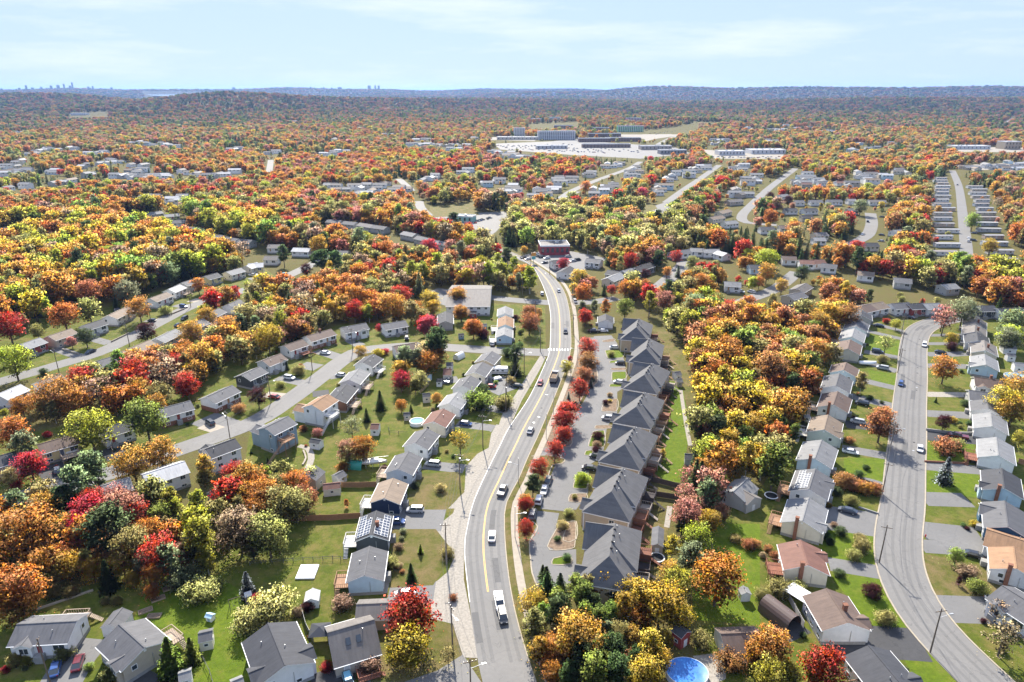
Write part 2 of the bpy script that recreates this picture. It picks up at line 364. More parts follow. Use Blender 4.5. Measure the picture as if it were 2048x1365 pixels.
def edge(name, C, N, off, w, z0, z1, mat):
    return ribbon(name, [c + n * (off + w / 2) for c, n in zip(C, N)], [c + n * (off - w / 2) for c, n in zip(C, N)], z1, mat, z0)
def sheet(name, P, z, mat, val=None):
    mb = MB(); mb.add([(p[0], p[1], z) for p in P], [tuple(range(len(P)))])
    me = mb.mesh(name, [mat]); bm = bmesh.new(); bm.from_mesh(me); bmesh.ops.triangulate(bm, faces=bm.faces)
    bmesh.ops.recalc_face_normals(bm, faces=bm.faces)
    if sum(f.normal.z for f in bm.faces) < 0: bmesh.ops.reverse_faces(bm, faces=bm.faces)
    bm.to_mesh(me); bm.free()
    if val is not None: mask_poly(P, val)
    return tag(ob(name, me), kind='structure')

# ------------------------------------------------------------------ lawns, beds, roads
LZ = [.02]
def lawn(t, s, mat='lawn', val=2, name='lawn'):
    LZ[0] += .0011; return sheet(name, pts(t, s), LZ[0], mat, val)
lawn('0', '905 705 1095 718 1060 790 1000 880 945 1010 900 1130 900 1290 800 1500 -200 1500 -200 1260 150 1180 430 1090 560 1060 480 990 500 860 640 770 700 725 830 700')
lawn('0', '1690 640 2048 640 2400 800 2600 1500 1380 1500 1400 1060 1520 980 1600 860 1640 760')
lawn('0', '830 640 860 690 700 705 640 760 500 850 350 905 230 950 110 985 -20 1015 -60 900 200 830 400 740 560 690 680 650')
lawn('0', '-80 690 0 640 250 600 520 530 560 560 400 640 230 720 -80 790')
lawn('0', '870 620 960 606 1090 612 1092 700 905 690 870 660')
lawn('k', '950 300 1250 300 1450 360 1640 720 1640 1365 1260 1365 1250 900 1100 600', 'dry')
lawn('10', '1130 480 1240 500 1300 800 1270 980 1230 1180 1020 1160 1100 930 1160 640', 'lush')
lawn('14', '1000 160 1140 160 1260 200 1230 420 1180 640 1070 560 1030 300', 'dry')
lawn('14', '1560 180 1945 180 1945 940 1440 900 1440 620', 'lush')
lawn('15', '600 500 980 590 1225 1010 880 1015 780 780 620 600', 'lush'); lawn('15', '500 180 950 270 945 500 600 440 490 330', 'lush')
lawn('15', '1275 400 1790 500 1900 720 1390 750 1300 560', 'dry'); lawn('15', '1500 900 1830 880 2048 960 2300 1400 1900 1400', 'lawn'); lawn('15', '1140 1170 1350 1140 1570 1364 1250 1400', 'lush')
lawn('11', '1190 1095 1560 1115 1570 1280 1185 1260', 'lush'); lawn('11', '1200 900 1535 920 1500 1030 1195 1030', 'lush'); lawn('11', '1210 410 1490 400 1480 565 1210 565', 'lawn')
lawn('11', '640 1010 930 1015 915 1180 640 1100', 'lush'); lawn('11', '790 530 990 550 985 640 840 600', 'lawn'); lawn('11', '800 410 1000 440 995 520 830 480', 'lush')
lawn('11', '790 160 1040 220 1015 315 780 270', 'lush')
lawn('13', '1060 220 1390 220 1530 400 1370 640 1050 660', 'dry'); lawn('9', '1260 1060 1640 1040 1690 1200 1540 1339 1240 1339', 'dry'); lawn('9', '1640 690 1890 720 1850 840 1600 790', 'lawn'); lawn('9', '1700 560 1990 580 1960 670 1680 620', 'lawn')
lawn('13', '250 150 830 170 800 420 240 440', 'lawn'); lawn('12', '1100 640 1700 620 1945 760 1900 1364 1450 1364 1350 1000 1000 900', 'lush')
lawn('13', '1000 960 1400 900 1520 940 1590 1160 1400 1280 1150 1365 900 1365', 'dry')
sheet('gravel_yard', pts('14', '1440 1170 1600 1150 1690 1230 1690 1340 1560 1400 1480 1380 1540 1290'), .034, 'gravel', 1)
# clearings further off
for t_, s_ in (('6', '960 110 1220 120 1240 150 1100 200'), ('5', '1420 130 1800 90 1800 200 1400 220'), ('3', '0 280 130 285 100 310 0 310')): lawn(t_, s_, 'dry', 1)
# gravel verge west of the main road, beds by the townhouses
sheet('gravel_verge', pts('13', '1800 1190 1700 1120 1600 600 1600 380 1625 200 1675 0 1800 -260 1560 -30 1520 100 1410 190 1400 240 1460 340 1530 430 1480 540 1360 640 1350 890 1420 905 1520 930 1560 1080 1600 1180'), .031, 'gravel', 1)
sheet('gravel_verge', pts('9', '1650 1330 1800 1200 2048 680 2140 480 2270 260 2330 140 2290 120 2160 320 2060 480 1990 580 1900 740 1880 850 1790 900 1700 1000 1690 1200 1560 1330'), .0305, 'gravel', 1)
bed1 = sheet('planting_bed', pts('10', '535 215 570 190 605 200 640 330 665 440 660 500 600 545 555 610 480 780 492 910 440 940 270 940 310 840 400 640 500 400'), .05, 'bark_bed', 1)
bed2 = sheet('planting_bed', pts('10', '215 1000 330 995 440 1020 420 1050 360 1060 330 1130 260 1290 215 1370 110 1370 150 1200'), .05, 'dry', 1)
bed3 = sheet('planting_bed', pts('14', '112 20 190 20 240 60 280 190 220 300 240 550 290 680 190 700 140 500 105 300'), .051, 'dry', 1)
def kerb_line(P, w=.3, z=.14):
    C = catmull(P, 2.5); N = normals(C); return ribbon('kerb', [c + n * w / 2 for c, n in zip(C, N)], [c - n * w / 2 for c, n in zip(C, N)], z, 'kerb', 0)
kerb_line(pts('10', '640 330 665 440 660 500 600 545 555 610 480 780 492 910 440 940 272 940')); kerb_line(pts('10', '215 1000 330 995 440 1020 420 1050 360 1060 330 1130 260 1290 215 1370'))
kerb_line(pts('14', '240 160 280 200 265 250 220 320 230 450 240 550 290 680'))

# main road
mainL = [G(*q) for q in ((1000, 1480), (965, 1365), (952, 1299), (938, 1200), (928, 1102), (934, 1053), (948, 1000), (975, 940), (1000, 890), (1018, 855), (1059, 793), (1091, 725), (1099, 699), (1101, 650), (1100, 625), (1094, 596), (1080, 560), (1063, 532), (1030, 513), (985, 497), (940, 486))]
mainR = [G(*q) for q in ((1112, 1480), (1071, 1365), (1048, 1294), (1027, 1214), (1014, 1134), (1008, 1053), (1012, 1006), (1035, 962), (1056, 913), (1070, 884), (1088, 843), (1123, 758), (1140, 705), (1141, 660), (1137, 615), (1126, 580), (1106, 555), (1071, 530), (1033, 509), (988, 493), (942, 482))]
NM = 150
ml, mr = resample(catmull(mainL), NM), resample(catmull(mainR), NM)
def lerp_r(f): return [a.lerp(b, f) for a, b in zip(ml, mr)]
mid = lerp_r(.5); ribbon('road', ml, mr, .056, 'asphalt')
for a, b in zip(mid, mid[1:]): mask_seg(a, b, 10, 1, 6)
ROADS.append(mid)
def dashless(name, f, w, a, b, mat):
    z_ = .065 if 'paint' in mat else .0605
    C = lerp_r(f)[a:b]; N = normals(C); ribbon(name, [c + n * w / 2 for c, n in zip(C, N)], [c - n * w / 2 for c, n in zip(C, N)], z_, mat)
dashless('road_marking', .012, .16, 12, 139, 'paint_white')
dashless('road_marking', .455, .13, 13, 145, 'paint_yellow'); dashless('road_marking', .483, .13, 13, 145, 'paint_yellow')
ke = [i for i in range(NM)]
def mr_off(o): return [p - n * o for p, n in zip(mr, normals(mr))]
ribbon('kerb', mr_off(-.02), mr_off(.22), .13, 'kerb', 0); ribbon('grass_verge', mr_off(.24), mr_off(1.7), .10, 'dry', 0)
ribbon('pavement', mr_off(1.75)[:128], mr_off(3.6)[:128], .125, 'concrete', 0)
for f_ in (.14, .30, .66, .84): dashless('wheel_track', f_, .75, 6, 146, 'asphalt_wear')
# crosswalk bars
ca, cb = GT('10', 322, 272), GT('10', 492, 274)
for i in range(9):
    p = ca.lerp(cb, (i + .5) / 9); d = Vector((0, 1, 0)); q = MB()
    q.add([(p.x - .24, p.y - 1.3, .067), (p.x + .24, p.y - 1.3, .067), (p.x + .24, p.y + 1.3, .067), (p.x - .24, p.y + 1.3, .067)], [(0, 1, 2, 3)])
    tag(ob('crosswalk_marking', q.mesh('crosswalk_marking', ['paint_white'])), kind='structure')
# side streets
strip('road', pts('0', '1100 706 1000 702 905 696 830 692 728 701 688 719 642 754 576 802 500 848 348 903 228 944 112 977 0 1007 -120 1040'), 8.6, .052, 'asphalt')
strip('road', pts('0', '-150 805 0 764 114 731 211 700 315 647 381 614 457 591 520 570 568 555 619 532 655 512'), 8.6, .050, 'asphalt')
strip('road', pts('0', '868 580 940 590 1020 600 1100 606'), 8.5, .048, 'asphalt_grey'); strip('road', pts('0', '1136 606 1180 605 1235 597'), 8.0, .049, 'asphalt_grey')
o_, KC, KN = strip('road', pts('0', '1960 634 1917 636 1869 646 1838 663 1827 693 1824 752 1819 810 1816 869 1811 928 1806 1001 1797 1067 1798 1120 1814 1174 1844 1227 1888 1281 1960 1353 2040 1430 2120 1520'), 10.4, .055, 'asphalt', step=3.)
edge('kerb', KC, KN, 5.25, .34, 0, .15, 'kerb'); edge('kerb', KC, KN, -5.25, .34, 0, .15, 'kerb')
for f_ in (-3.0, -1.2, 1.2, 3.0): ribbon('wheel_track', [c + n * (f_ + .35) for c, n in zip(KC, KN)], [c + n * (f_ - .35) for c, n in zip(KC, KN)], .0595, 'asphalt_wear')
# patched asphalt and manhole covers
for k_ in range(16):
    C_, o_f = (mid, random.uniform(-4, 4)) if k_ % 2 else (KC, random.uniform(-3.5, 3.5)); i_ = random.randrange(4, len(C_) - 30); N_ = normals(C_[i_ - 1:i_ + 3]); l_ = C_[i_ - 1:i_ + 3]
    ribbon('road_patch', [c + n * (o_f + .7) for c, n in zip(l_, N_)], [c + n * (o_f - .7) for c, n in zip(l_, N_)], .0625, 'asphalt_patch')
    p_ = C_[(i_ * 7 + 5) % (len(C_) - 30) + 3]; mh = MB(); mh.add([(p_.x + 2.1 + .36 * math.cos(g_ * .6283), p_.y + .36 * math.sin(g_ * .6283), .0635) for g_ in range(10)], [tuple(range(10))]); tag(ob('manhole_cover', mh.mesh('manhole_cover', ['rubber' if k_ % 3 else 'metal'])), kind='structure')
strip('road', pts('13', '1640 1230 1500 1290 1330 1345 1150 1420 900 1500'), 11., .047, 'asphalt')
strip('road', pts('10', '655 190 680 300 705 400 700 520 650 640 600 720 555 860 500 1000 460 1110 415 1240 385 1370'), 8.6, .046, 'asphalt_grey'); strip('road', pts('14', '345 90 305 250 290 360 300 470 335 590'), 7.0, .045, 'asphalt_grey')
strip('road', pts('10', '215 962 330 968 450 955'), 6.5, .044, 'asphalt_grey')
sheet('parking_pad', pts('10', '640 180 760 175 800 230 850 350 870 520 800 560 800 700 730 800 700 1000 610 1060 600 1250 520 1365 420 1365 480 1150 560 900 640 680'), .036, 'asphalt_grey', 1)
sheet('parking_pad', pts('14', '230 300 360 340 400 380 570 370 570 640 300 690 240 540'), .0365, 'asphalt_grey', 1)
# far streets
CPZ = [.036]; FRZ = [.10]
for t_, s_, w_ in (('6', '1190 790 1260 760 1330 700 1400 640 1445 585 1440 560', 9), ('7', '-120 1090 0 1040 200 960 350 840', 8.5), ('7', '700 660 800 610 880 560 910 480 900 400', 9.5), ('7', '340 65 160 200 20 330 -60 420 -20 470 200 490', 9),
                   ('7', '1512 80 1560 200 1590 420 1610 600 1622 775', 8), ('2', '1240 690 1300 650 1440 590 1630 520 1700 480', 9), ('2', '1850 720 1960 640 2048 580 2160 500', 9), ('5', '1330 90 1345 140 1405 205', 9), ('2', '285 580 330 620 360 650', 9),
                   ('1', '1585 470 1575 540', 9), ('2', '1800 380 1880 340 1960 320', 12), ('2', '880 235 1500 240 2048 262', 12), ('3', '1750 180 1790 160', 10), ('3', '1920 280 1990 235', 10), ('6', '380 75 500 60 610 15', 8)):
    FRZ[0] += .0045; strip('road', pts(t_, s_), w_, FRZ[0], 'asphalt', step=10., buf=4, front=8)
for t_, s_, m_ in (('6', '110 535 330 478 560 485 850 540 720 620 480 660 390 690 260 600', 'asphalt_grey'), ('6', '1080 170 1330 90 1400 100 1330 200', 'asphalt'), ('5', '1390 210 1560 190 2040 170 2040 215 1940 330 1880 375 1740 290', 'asphalt'),
                   ('2', '840 374 1330 355 1900 395 1990 430 1700 462 1300 440 880 408', 'asphalt'), ('2', '1560 310 1760 300 2040 268 2048 285 1900 330 1760 350 1560 330', 'gravel'), ('2', '1040 270 1340 262 1340 280 1060 290', 'gravel'), ('2', '1180 360 1340 345 1340 375 1180 380', 'asphalt_grey'), ('2', '1700 300 2030 275 1850 330 1730 360', 'gravel'), ('3', '0 440 130 450 540 440 520 500 100 500', 'gravel'), ('3', '1600 420 2048 430 2048 460 1640 455', 'gravel'), ('3', '1650 540 2048 520 2048 570 1680 570', 'gravel'), ('2', '820 335 1100 340 1080 360 820 352', 'gravel'),
                   ('o', '60 760 230 790 460 800 230 960 60 900', 'asphalt_grey'), ('1', '420 215 640 212 630 225 400 226', 'gravel')):
    P_ = pts(t_, s_); CPZ[0] += .0045; sheet('car_park', P_, CPZ[0], m_, 1)
    for k_ in range(1, 9): mask_poly([(p_.x * (1 - k_ * .013), p_.y * (1 - k_ * .013)) for p_ in P_], 1 if k_ < 4 else 3)
for t_, s_, w_, m_ in (('11', '780 285 1010 325', 5, 'asphalt_grey'), ('11', '790 360 1005 420', 5, 'asphalt_grey'), ('11', '780 485 995 535', 5, 'asphalt_grey'), ('11', '690 590 985 660', 5.5, 'asphalt_grey'), ('11', '650 780 850 800 960 812', 6, 'asphalt_dark'), ('11', '630 945 940 1000', 5, 'asphalt_grey'), ('11', '620 1140 905 1190', 4, 'asphalt_grey'), ('11', '800 145 1040 200', 4, 'asphalt_grey'), ('11', '850 95 1050 150', 4, 'asphalt_grey'),
                       ('15', '560 130 980 190', 11.5, 'asphalt_grey'), ('15', '590 480 985 545', 5.2, 'asphalt_grey'), ('15', '600 1090 880 1060 1290 1085', 9, 'asphalt_dark'), ('15', '380 1030 300 960 250 900', 6, 'asphalt_dark'), ('11', '1200 175 1450 172', 3.5, 'asphalt_grey'), ('11', '1200 232 1450 232', 3.5, 'asphalt_grey'), ('11', '1200 305 1475 298', 5, 'asphalt_grey'), ('11', '1200 382 1495 388', 5, 'asphalt_grey'), ('11', '1195 577 1500 582', 4.5, 'gravel'), ('11', '1190 707 1510 722', 5.5, 'asphalt_grey'),
                       ('11', '1190 855 1540 885', 7.5, 'asphalt_dark'), ('11', '1180 1062 1570 1095', 5.5, 'asphalt_grey'), ('11', '1175 1290 1490 1300', 7, 'asphalt_grey'), ('15', '1275 225 1720 275', 8, 'asphalt_grey'), ('15', '1275 345 1790 380', 5.5, 'asphalt_grey'), ('15', '1400 812 1920 830', 8.5, 'asphalt_grey'),
                       ('9', '1780 520 2010 560', 5, 'asphalt_grey'), ('9', '1630 660 1920 700', 5, 'asphalt_grey'), ('9', '1370 985 1690 1018', 5, 'asphalt_grey'), ('13', '1070 140 1450 150', 10, 'asphalt_grey'), ('13', '1040 690 1380 690', 7.5, 'asphalt_grey'), ('9', '1880 320 2060 400', 13, 'asphalt_grey'), ('9', '1640 310 1480 330', 6, 'asphalt_grey'), ('13', '1000 700 1020 610', 1.6, 'concrete'),
                       ('c', '420 575 800 655', 5.2, 'asphalt_grey'), ('c', '1020 160 1340 265', 6, 'asphalt_grey'), ('c', '230 830 540 860', 5, 'concrete'), ('c', '780 380 1040 425', 7, 'asphalt_grey'), ('d', '200 430 600 570', 10, 'asphalt_grey'), ('d', '200 540 470 620', 5, 'concrete'), ('8', '380 990 490 1120', 7, 'asphalt_dark'), ('8', '860 850 930 930', 6, 'asphalt_dark'), ('c', '1200 570 1400 530', 5, 'asphalt_grey'), ('c', '950 830 1200 800', 5.5, 'asphalt_dark'), ('c', '680 1070 820 1080', 5, 'asphalt_grey'), ('c', '1500 0 1680 90', 5, 'asphalt_grey'),
                       ('12', '700 1040 560 1200 440 1400', 8, 'asphalt_grey'), ('12', '1150 1290 1000 1420', 9, 'asphalt_dark'), ('13', '600 1260 640 1400', 8, 'asphalt_dark'), ('m', '840 1040 1200 1165', 5, 'asphalt_grey'), ('m', '1380 890 1660 965', 5, 'asphalt_grey'), ('n', '700 560 860 590', 6, 'asphalt_grey'), ('n', '880 500 1080 520', 7, 'concrete'), ('n', '1100 380 1260 440', 5, 'asphalt_grey'), ('n', '1640 220 1800 290', 6, 'asphalt_grey'), ('n', '330 750 520 770', 5, 'asphalt_grey'), ('h', '80 440 260 430', 4.5, 'asphalt_grey')):
    strip('driveway', pts(t_, s_), w_, .038 + LZ[0] * .02 + random.random() * .003, m_, road=False, buf=1.5, front=0)
strip('footpath', pts('l', '1755 0 1800 300 1850 600 1900 850'), 1.3, .05, 'gravel', False, buf=.5, front=0); strip('footpath', pts('d', '1650 850 1800 900 1840 1050 1780 1200'), 2.0, .05, 'gravel', False, buf=.5, front=0)
strip('footpath', pts('e', '1440 100 1390 420'), 1.4, .05, 'gravel', False, buf=.5, front=0)
for t_, s_ in (('k', '190 470 370 440 360 480 200 490'), ('k', '230 620 500 600 500 720 280 740'), ('k', '310 780 480 760 520 790 300 810'), ('k', '320 890 540 880 530 915 330 915'), ('k', '335 950 540 940 545 1040 340 1080'), ('k', '310 1130 510 1130 490 1165 300 1170'),
               ('l', '610 150 790 140 780 325 560 325'), ('l', '470 545 700 540 690 585 460 590'), ('l', '430 640 590 620 590 860 360 860'), ('l', '320 930 420 920 400 990 300 990'), ('e', '-100 340 20 330 20 600 -180 620'), ('14', '440 190 560 165 560 330 540 365 420 380 355 350'), ('14', '400 440 520 420 530 480 390 485'), ('10', '480 1260 590 1255 580 1310 470 1310'), ('10', '520 1150 600 1150 590 1220 500 1215')):
    P = pts(t_, s_); sheet('planting_bed', P, .055 + random.random() * .002, 'lush' if random.random() < .45 else 'bark_bed', 1); kerb_line(P + [P[0]], .22, .12)

# ------------------------------------------------------------------ houses
WALL = {'W': ((.74, .74, .73), 'white'), 'S': ((.66, .70, .72), 'off-white'), 'B': ((.46, .60, .68), 'pale blue'), 'N': ((.020, .035, .085), 'navy'), 'K': ((.050, .055, .065), 'charcoal'), 'C': ((.66, .61, .50), 'cream'),
        'Y': ((.66, .55, .27), 'yellow'), 'T': ((.46, .40, .32), 'beige'), 'R': ((.17, .085, .055), 'brown brick'), 'G': ((.42, .42, .40), 'grey'), 'L': ((.20, .28, .34), 'slate blue'), 'E': ((.52, .55, .47), 'sage'), 'P': ((.30, .06, .055), 'red'), 'Q': ((.045, .115, .20), 'blue')}
ROOF = {'g': ((.150, .150, .156), 'grey'), 'd': ((.070, .073, .082), 'dark grey'), 'l': ((.27, .272, .27), 'pale grey'), 'w': ((.58, .58, .57), 'white'), 'b': ((.168, .118, .094), 'brown'), 't': ((.275, .212, .155), 'tan'), 'm': ((.215, .108, .080), 'red-brown'), 'o': ((.34, .20, .11), 'orange-tan'), 'k': ((.048, .048, .053), 'black'), 'v': ((.195, .178, .162), 'taupe')}
HOUSES = []
def low_front(c, r):                            # only low growth just before a far house
    d = Vector((-c.x, -c.y, 0)).normalized(); mask_seg(c + d * 8, c + d * min(130., c.length * .085), r + 3, 3)
def gable_body(L, w, eave, rise, oh):
    h = w / 2 - oh; e = eave - .02; top = e + rise * h / (w / 2)
    return MB().prism([(-h, 0), (h, 0), (h, e + rise * oh / (w / 2) * .0), (0, top), (-h, e)], -L / 2 + oh * .8, L / 2 - oh * .8)
def gable_roof(L, w, eave, rise, th=.2):
    mb = MB(); h = w / 2; s = rise / h
    top = [(-h, eave), (0, eave + rise), (h, eave)]; bot = [(h, eave - th), (0, eave + rise - th), (-h, eave - th)]
    a, b = -L / 2, L / 2
    V = [(x, p[0], p[1]) for x in (a, b) for p in top + bot]
    mb.add(V, [(0, 6, 7, 1), (1, 7, 8, 2)], 0)
    mb.add(V, [(3, 9, 10, 4), (4, 10, 11, 5), (2, 8, 9, 3), (5, 11, 6, 0), (0, 1, 4, 5), (1, 2, 3, 4), (6, 11, 10, 7), (7, 10, 9, 8)], 1)
    mb.box(a - .01, b + .01, -.14, .14, eave + rise - .05, eave + rise + .045, 0)
    return mb
def win_mesh(w, h):
    def f():
        mb = MB(); t = .1
        for x0, x1, z0, z1 in ((-w / 2 - t, w / 2 + t, -t, 0), (-w / 2 - t, w / 2 + t, h, h + t), (-w / 2 - t, -w / 2, 0, h), (w / 2, w / 2 + t, 0, h)): mb.box(x0, x1, -.01, .07, z0, z1)
        if w > 1.0: mb.box(-.035, .035, -.01, .06, 0, h)
        return mb.mesh('window', ['trim'])
    return cached(('win', w, h), f)
def pane_mesh(w, h): return cached(('pane', w, h), lambda: MB().box(-w / 2, w / 2, -.005, .03, 0, h).mesh('pane', ['glass']))
def window(parent, x, y, z, ang, w=1.3, h=1.1):      # ang: the way its outside faces (local)
    o = ob('window', win_mesh(w, h), parent, (x, y, z), ang - math.pi / 2); ob('pane', pane_mesh(w, h), o)
def door(parent, x, y, z, ang, tint=(.5, .5, .5), w=.95, h=2.05):
    o = ob('door', cached(('door', w, h), lambda: MB().box(-w / 2, w / 2, -.01, .06, 0, h).mesh('door', ['paint'])), parent, (x, y, z), ang - math.pi / 2, tint=tint)
    ob('door_frame', cached(('dfr', w, h), lambda: MB().box(-w / 2 - .12, -w / 2, -.01, .09, 0, h + .12).box(w / 2, w / 2 + .12, -.01, .09, 0, h + .12).box(-w / 2, w / 2, -.01, .09, h, h + .12).mesh('door_frame', ['trim'])), o)
def deck(parent, cx, cy, lx, ly, z, tint=(.30, .17, .10), stair=None, open_side=None):
    r = ob('deck', MB().box(cx - lx / 2, cx + lx / 2, cy - ly / 2, cy + ly / 2, z - .2, z).mesh('deck', ['wood']), parent, tint=tint)
    rail = MB(); x0, x1, y0, y1 = cx - lx / 2 + .05, cx + lx / 2 - .05, cy - ly / 2 + .05, cy + ly / 2 - .05
    for nm, (ax, ay, bx, by) in {'x-': (x0, y0, x0, y1), 'x+': (x1, y0, x1, y1), 'y-': (x0, y0, x1, y0), 'y+': (x0, y1, x1, y1)}.items():
        if nm == open_side: continue
        rail.box(min(ax, bx) - .05, max(ax, bx) + .05, min(ay, by) - .05, max(ay, by) + .05, z + .9, z + 1.0)
        n = max(1, int(math.hypot(bx - ax, by - ay) / .45))
        for i in range(n + 1):
            q = i / n; px, py = ax + (bx - ax) * q, ay + (by - ay) * q; rail.box(px - .035, px + .035, py - .035, py + .035, z, z + .9)
    ob('railing', rail.mesh('railing', ['wood']), r, tint=tuple(min(1, c * 1.25) for c in tint))
    for px in (x0, x1):
        for py in (y0, y1): ob('post', cached(('post', round(z, 1)), lambda: MB().box(-.07, .07, -.07, .07, 0, z - .2).mesh('post', ['wood'])), r, (px, py, 0), tint=tint)
    if stair:
        sx, sy, dx, dy = stair; n = max(3, int(z / .2))
        for i in range(n):
            q = i + 1; ob('stair_tread', cached(('tread', dx != 0), lambda: MB().box(-.14 if dx else -.5, .14 if dx else .5, -.5 if dx else -.14, .5 if dx else .14, -.05, 0).mesh('stair_tread', ['wood'])), r, (sx + dx * .28 * q, sy + dy * .28 * q, z - z * q / (n + 1)), tint=tint)
    return r
def chimney(parent, x, y, z0, z1, w=.75): return ob('chimney', MB().box(x - w / 2, x + w / 2, y - .4, y + .4, z0, z1).box(x - w / 2 - .08, x + w / 2 + .08, y - .48, y + .48, z1, z1 + .15).mesh('chimney', ['brick']), parent)

def house(A, B, w, eave, wall, roof, flags='', name='house', pitch=.42, group=None, street=''):
    """A, B: ridge ends (world xy). flags: D+ D- deck, c chimney at B end, s+ s- solar, x+ x- cross gable, p porch roof, 2 two rows of windows"""
    fl = flags.split(); d = B - A; L = d.length; ang = math.atan2(d.y, d.x); c = (A + B) / 2
    if 'E' in fl: pass
    rise = pitch * w / 2; oh = .42
    root = bpy.data.objects.new(name, None); COL.objects.link(root); root.location = (c.x, c.y, 0); root.rotation_euler = (0, 0, ang); root.empty_display_size = 1
    wt, rt = WALL[wall][0], ROOF[roof][0]
    j = random.uniform(.93, 1.05); wt = tuple(min(.8, x * j) for x in wt); j = random.uniform(.88, 1.12); rt = tuple(x * j for x in rt)
    h = w / 2 - oh; xe = L / 2 - oh * .8
    far = c.length > 430
    ob('wall', gable_body(L, w, eave, rise, oh).mesh('wall', ['siding']), root, tint=wt)
    rf = ob('roof', gable_roof(L, w, eave, rise).mesh('roof', ['roof', 'trim']), root, tint=rt)
    ob('foundation', MB().box(-xe - .03, xe + .03, -h - .03, h + .03, 0, .5 if eave < 3.4 else .8).mesh('foundation', ['foundation']), root)
    if 'b' in fl: ob('brick_base', MB().box(-xe - .06, xe + .06, -h - .06, h + .06, 0, 1.7).mesh('brick_base', ['brick']), root)
    # which sides the street or the visitor sees
    ca, sa = math.cos(ang), math.sin(ang)
    def facing(nx, ny): wx, wy = nx * ca - ny * sa, nx * sa + ny * ca; v = Vector((-c.x, -c.y, 0)).normalized(); return wx * v.x + wy * v.y
    road, best = None, 1e9
    for C in ROADS:
        for q in C[::2]:
            dd = (q - c).length
            if dd < best: best, road = dd, q
    fs = 1
    if road is not None: v = road - c; fs = 1 if (-v.x * sa + v.y * ca) > 0 else -1
    if 'F+' in fl: fs = 1
    if 'F-' in fl: fs = -1
    two = '2' in fl; z1 = eave - 1.55
    rnd = random.Random(int(c.x * 13 + c.y * 7))
    for sgn in (1, -1):
        if sgn != fs and facing(0, sgn) < -.25: continue
        n = max(2, int(L / 3.2)); dslot = rnd.randrange(1, n - 1) if n > 2 else 0
        for i in range(n):
            x = -xe + (i + .5) * 2 * xe / n
            if sgn == fs and i == dslot:
                door(root, x, sgn * h, max(.5, z1 - .65 if not two else .6), sgn * math.pi / 2, rnd.choice(((.25, .05, .05), (.5, .5, .48), (.10, .12, .16), (.35, .22, .12))))
                if not far:
                    zz = max(.5, z1 - .65 if not two else .6); ob('step', MB().box(x - .8, x + .8, min(sgn * h, sgn * (h + 1.3)), max(sgn * h, sgn * (h + 1.3)), 0, zz - .02).mesh('step', ['foundation']), root)
                if two: window(root, x, sgn * h, z1, sgn * math.pi / 2, 1.1, 1.1)
                continue
            big = (sgn == fs and i == (dslot + 1) % n)
            window(root, x, sgn * h, z1 - (.25 if big else 0), sgn * math.pi / 2, 2.1 if big else rnd.choice((1.2, 1.2, 1.6)), 1.35 if big else 1.05)
            if eave > 3.5 and not far: window(root, x, sgn * h, z1 - 2.25 if two else .72, sgn * math.pi / 2, 1.2, 1.1 if two else .7)
    for sgn in (1, -1):
        if facing(sgn, 0) < .1 or 'nw' in fl: continue
        if rnd.random() < .75: window(root, sgn * xe, rnd.choice((-.25, .22)) * w, z1, 0 if sgn > 0 else math.pi, .9, 1.0)
        if rnd.random() < .3 and eave > 3.5: window(root, sgn * xe, rnd.choice((-.2, .2)) * w, .8, 0 if sgn > 0 else math.pi, .9, .7)
        ob('gable_vent', cached('gv', lambda: MB().box(-.25, .25, -.01, .05, 0, .5).mesh('gable_vent', ['trim'])), root, (sgn * xe, 0, eave + rise * .45), (0 if sgn > 0 else math.pi) - math.pi / 2)
    for k in range(rnd.choice((1, 2)) if not far else 0):
        yy = rnd.choice((-1, 1)) * rnd.uniform(.15, .5) * w / 2; zz = eave + rise * (1 - abs(yy) / (w / 2))
        ob('vent_pipe', cached('vp', lambda: MB().cyl((0, 0, -.2), (0, 0, .55), .09, n=6).mesh('vent_pipe', ['metal'])), rf, (rnd.uniform(-.3, .3) * L, yy, zz))
    if 'g' in fl: ob('garage_door', MB().box(-1.6, 1.6, fs * h - .03, fs * h + .05, .25, 2.3).mesh('garage_door', ['trim']), root, (xe * .5, 0, 0))
    if 'c' in fl: chimney(root, xe + .25, -.12 * w, 0, eave + rise + .5)
    if 'C' in fl: chimney(rf, .1 * L, .12 * w, eave + rise * .5, eave + rise + .9)
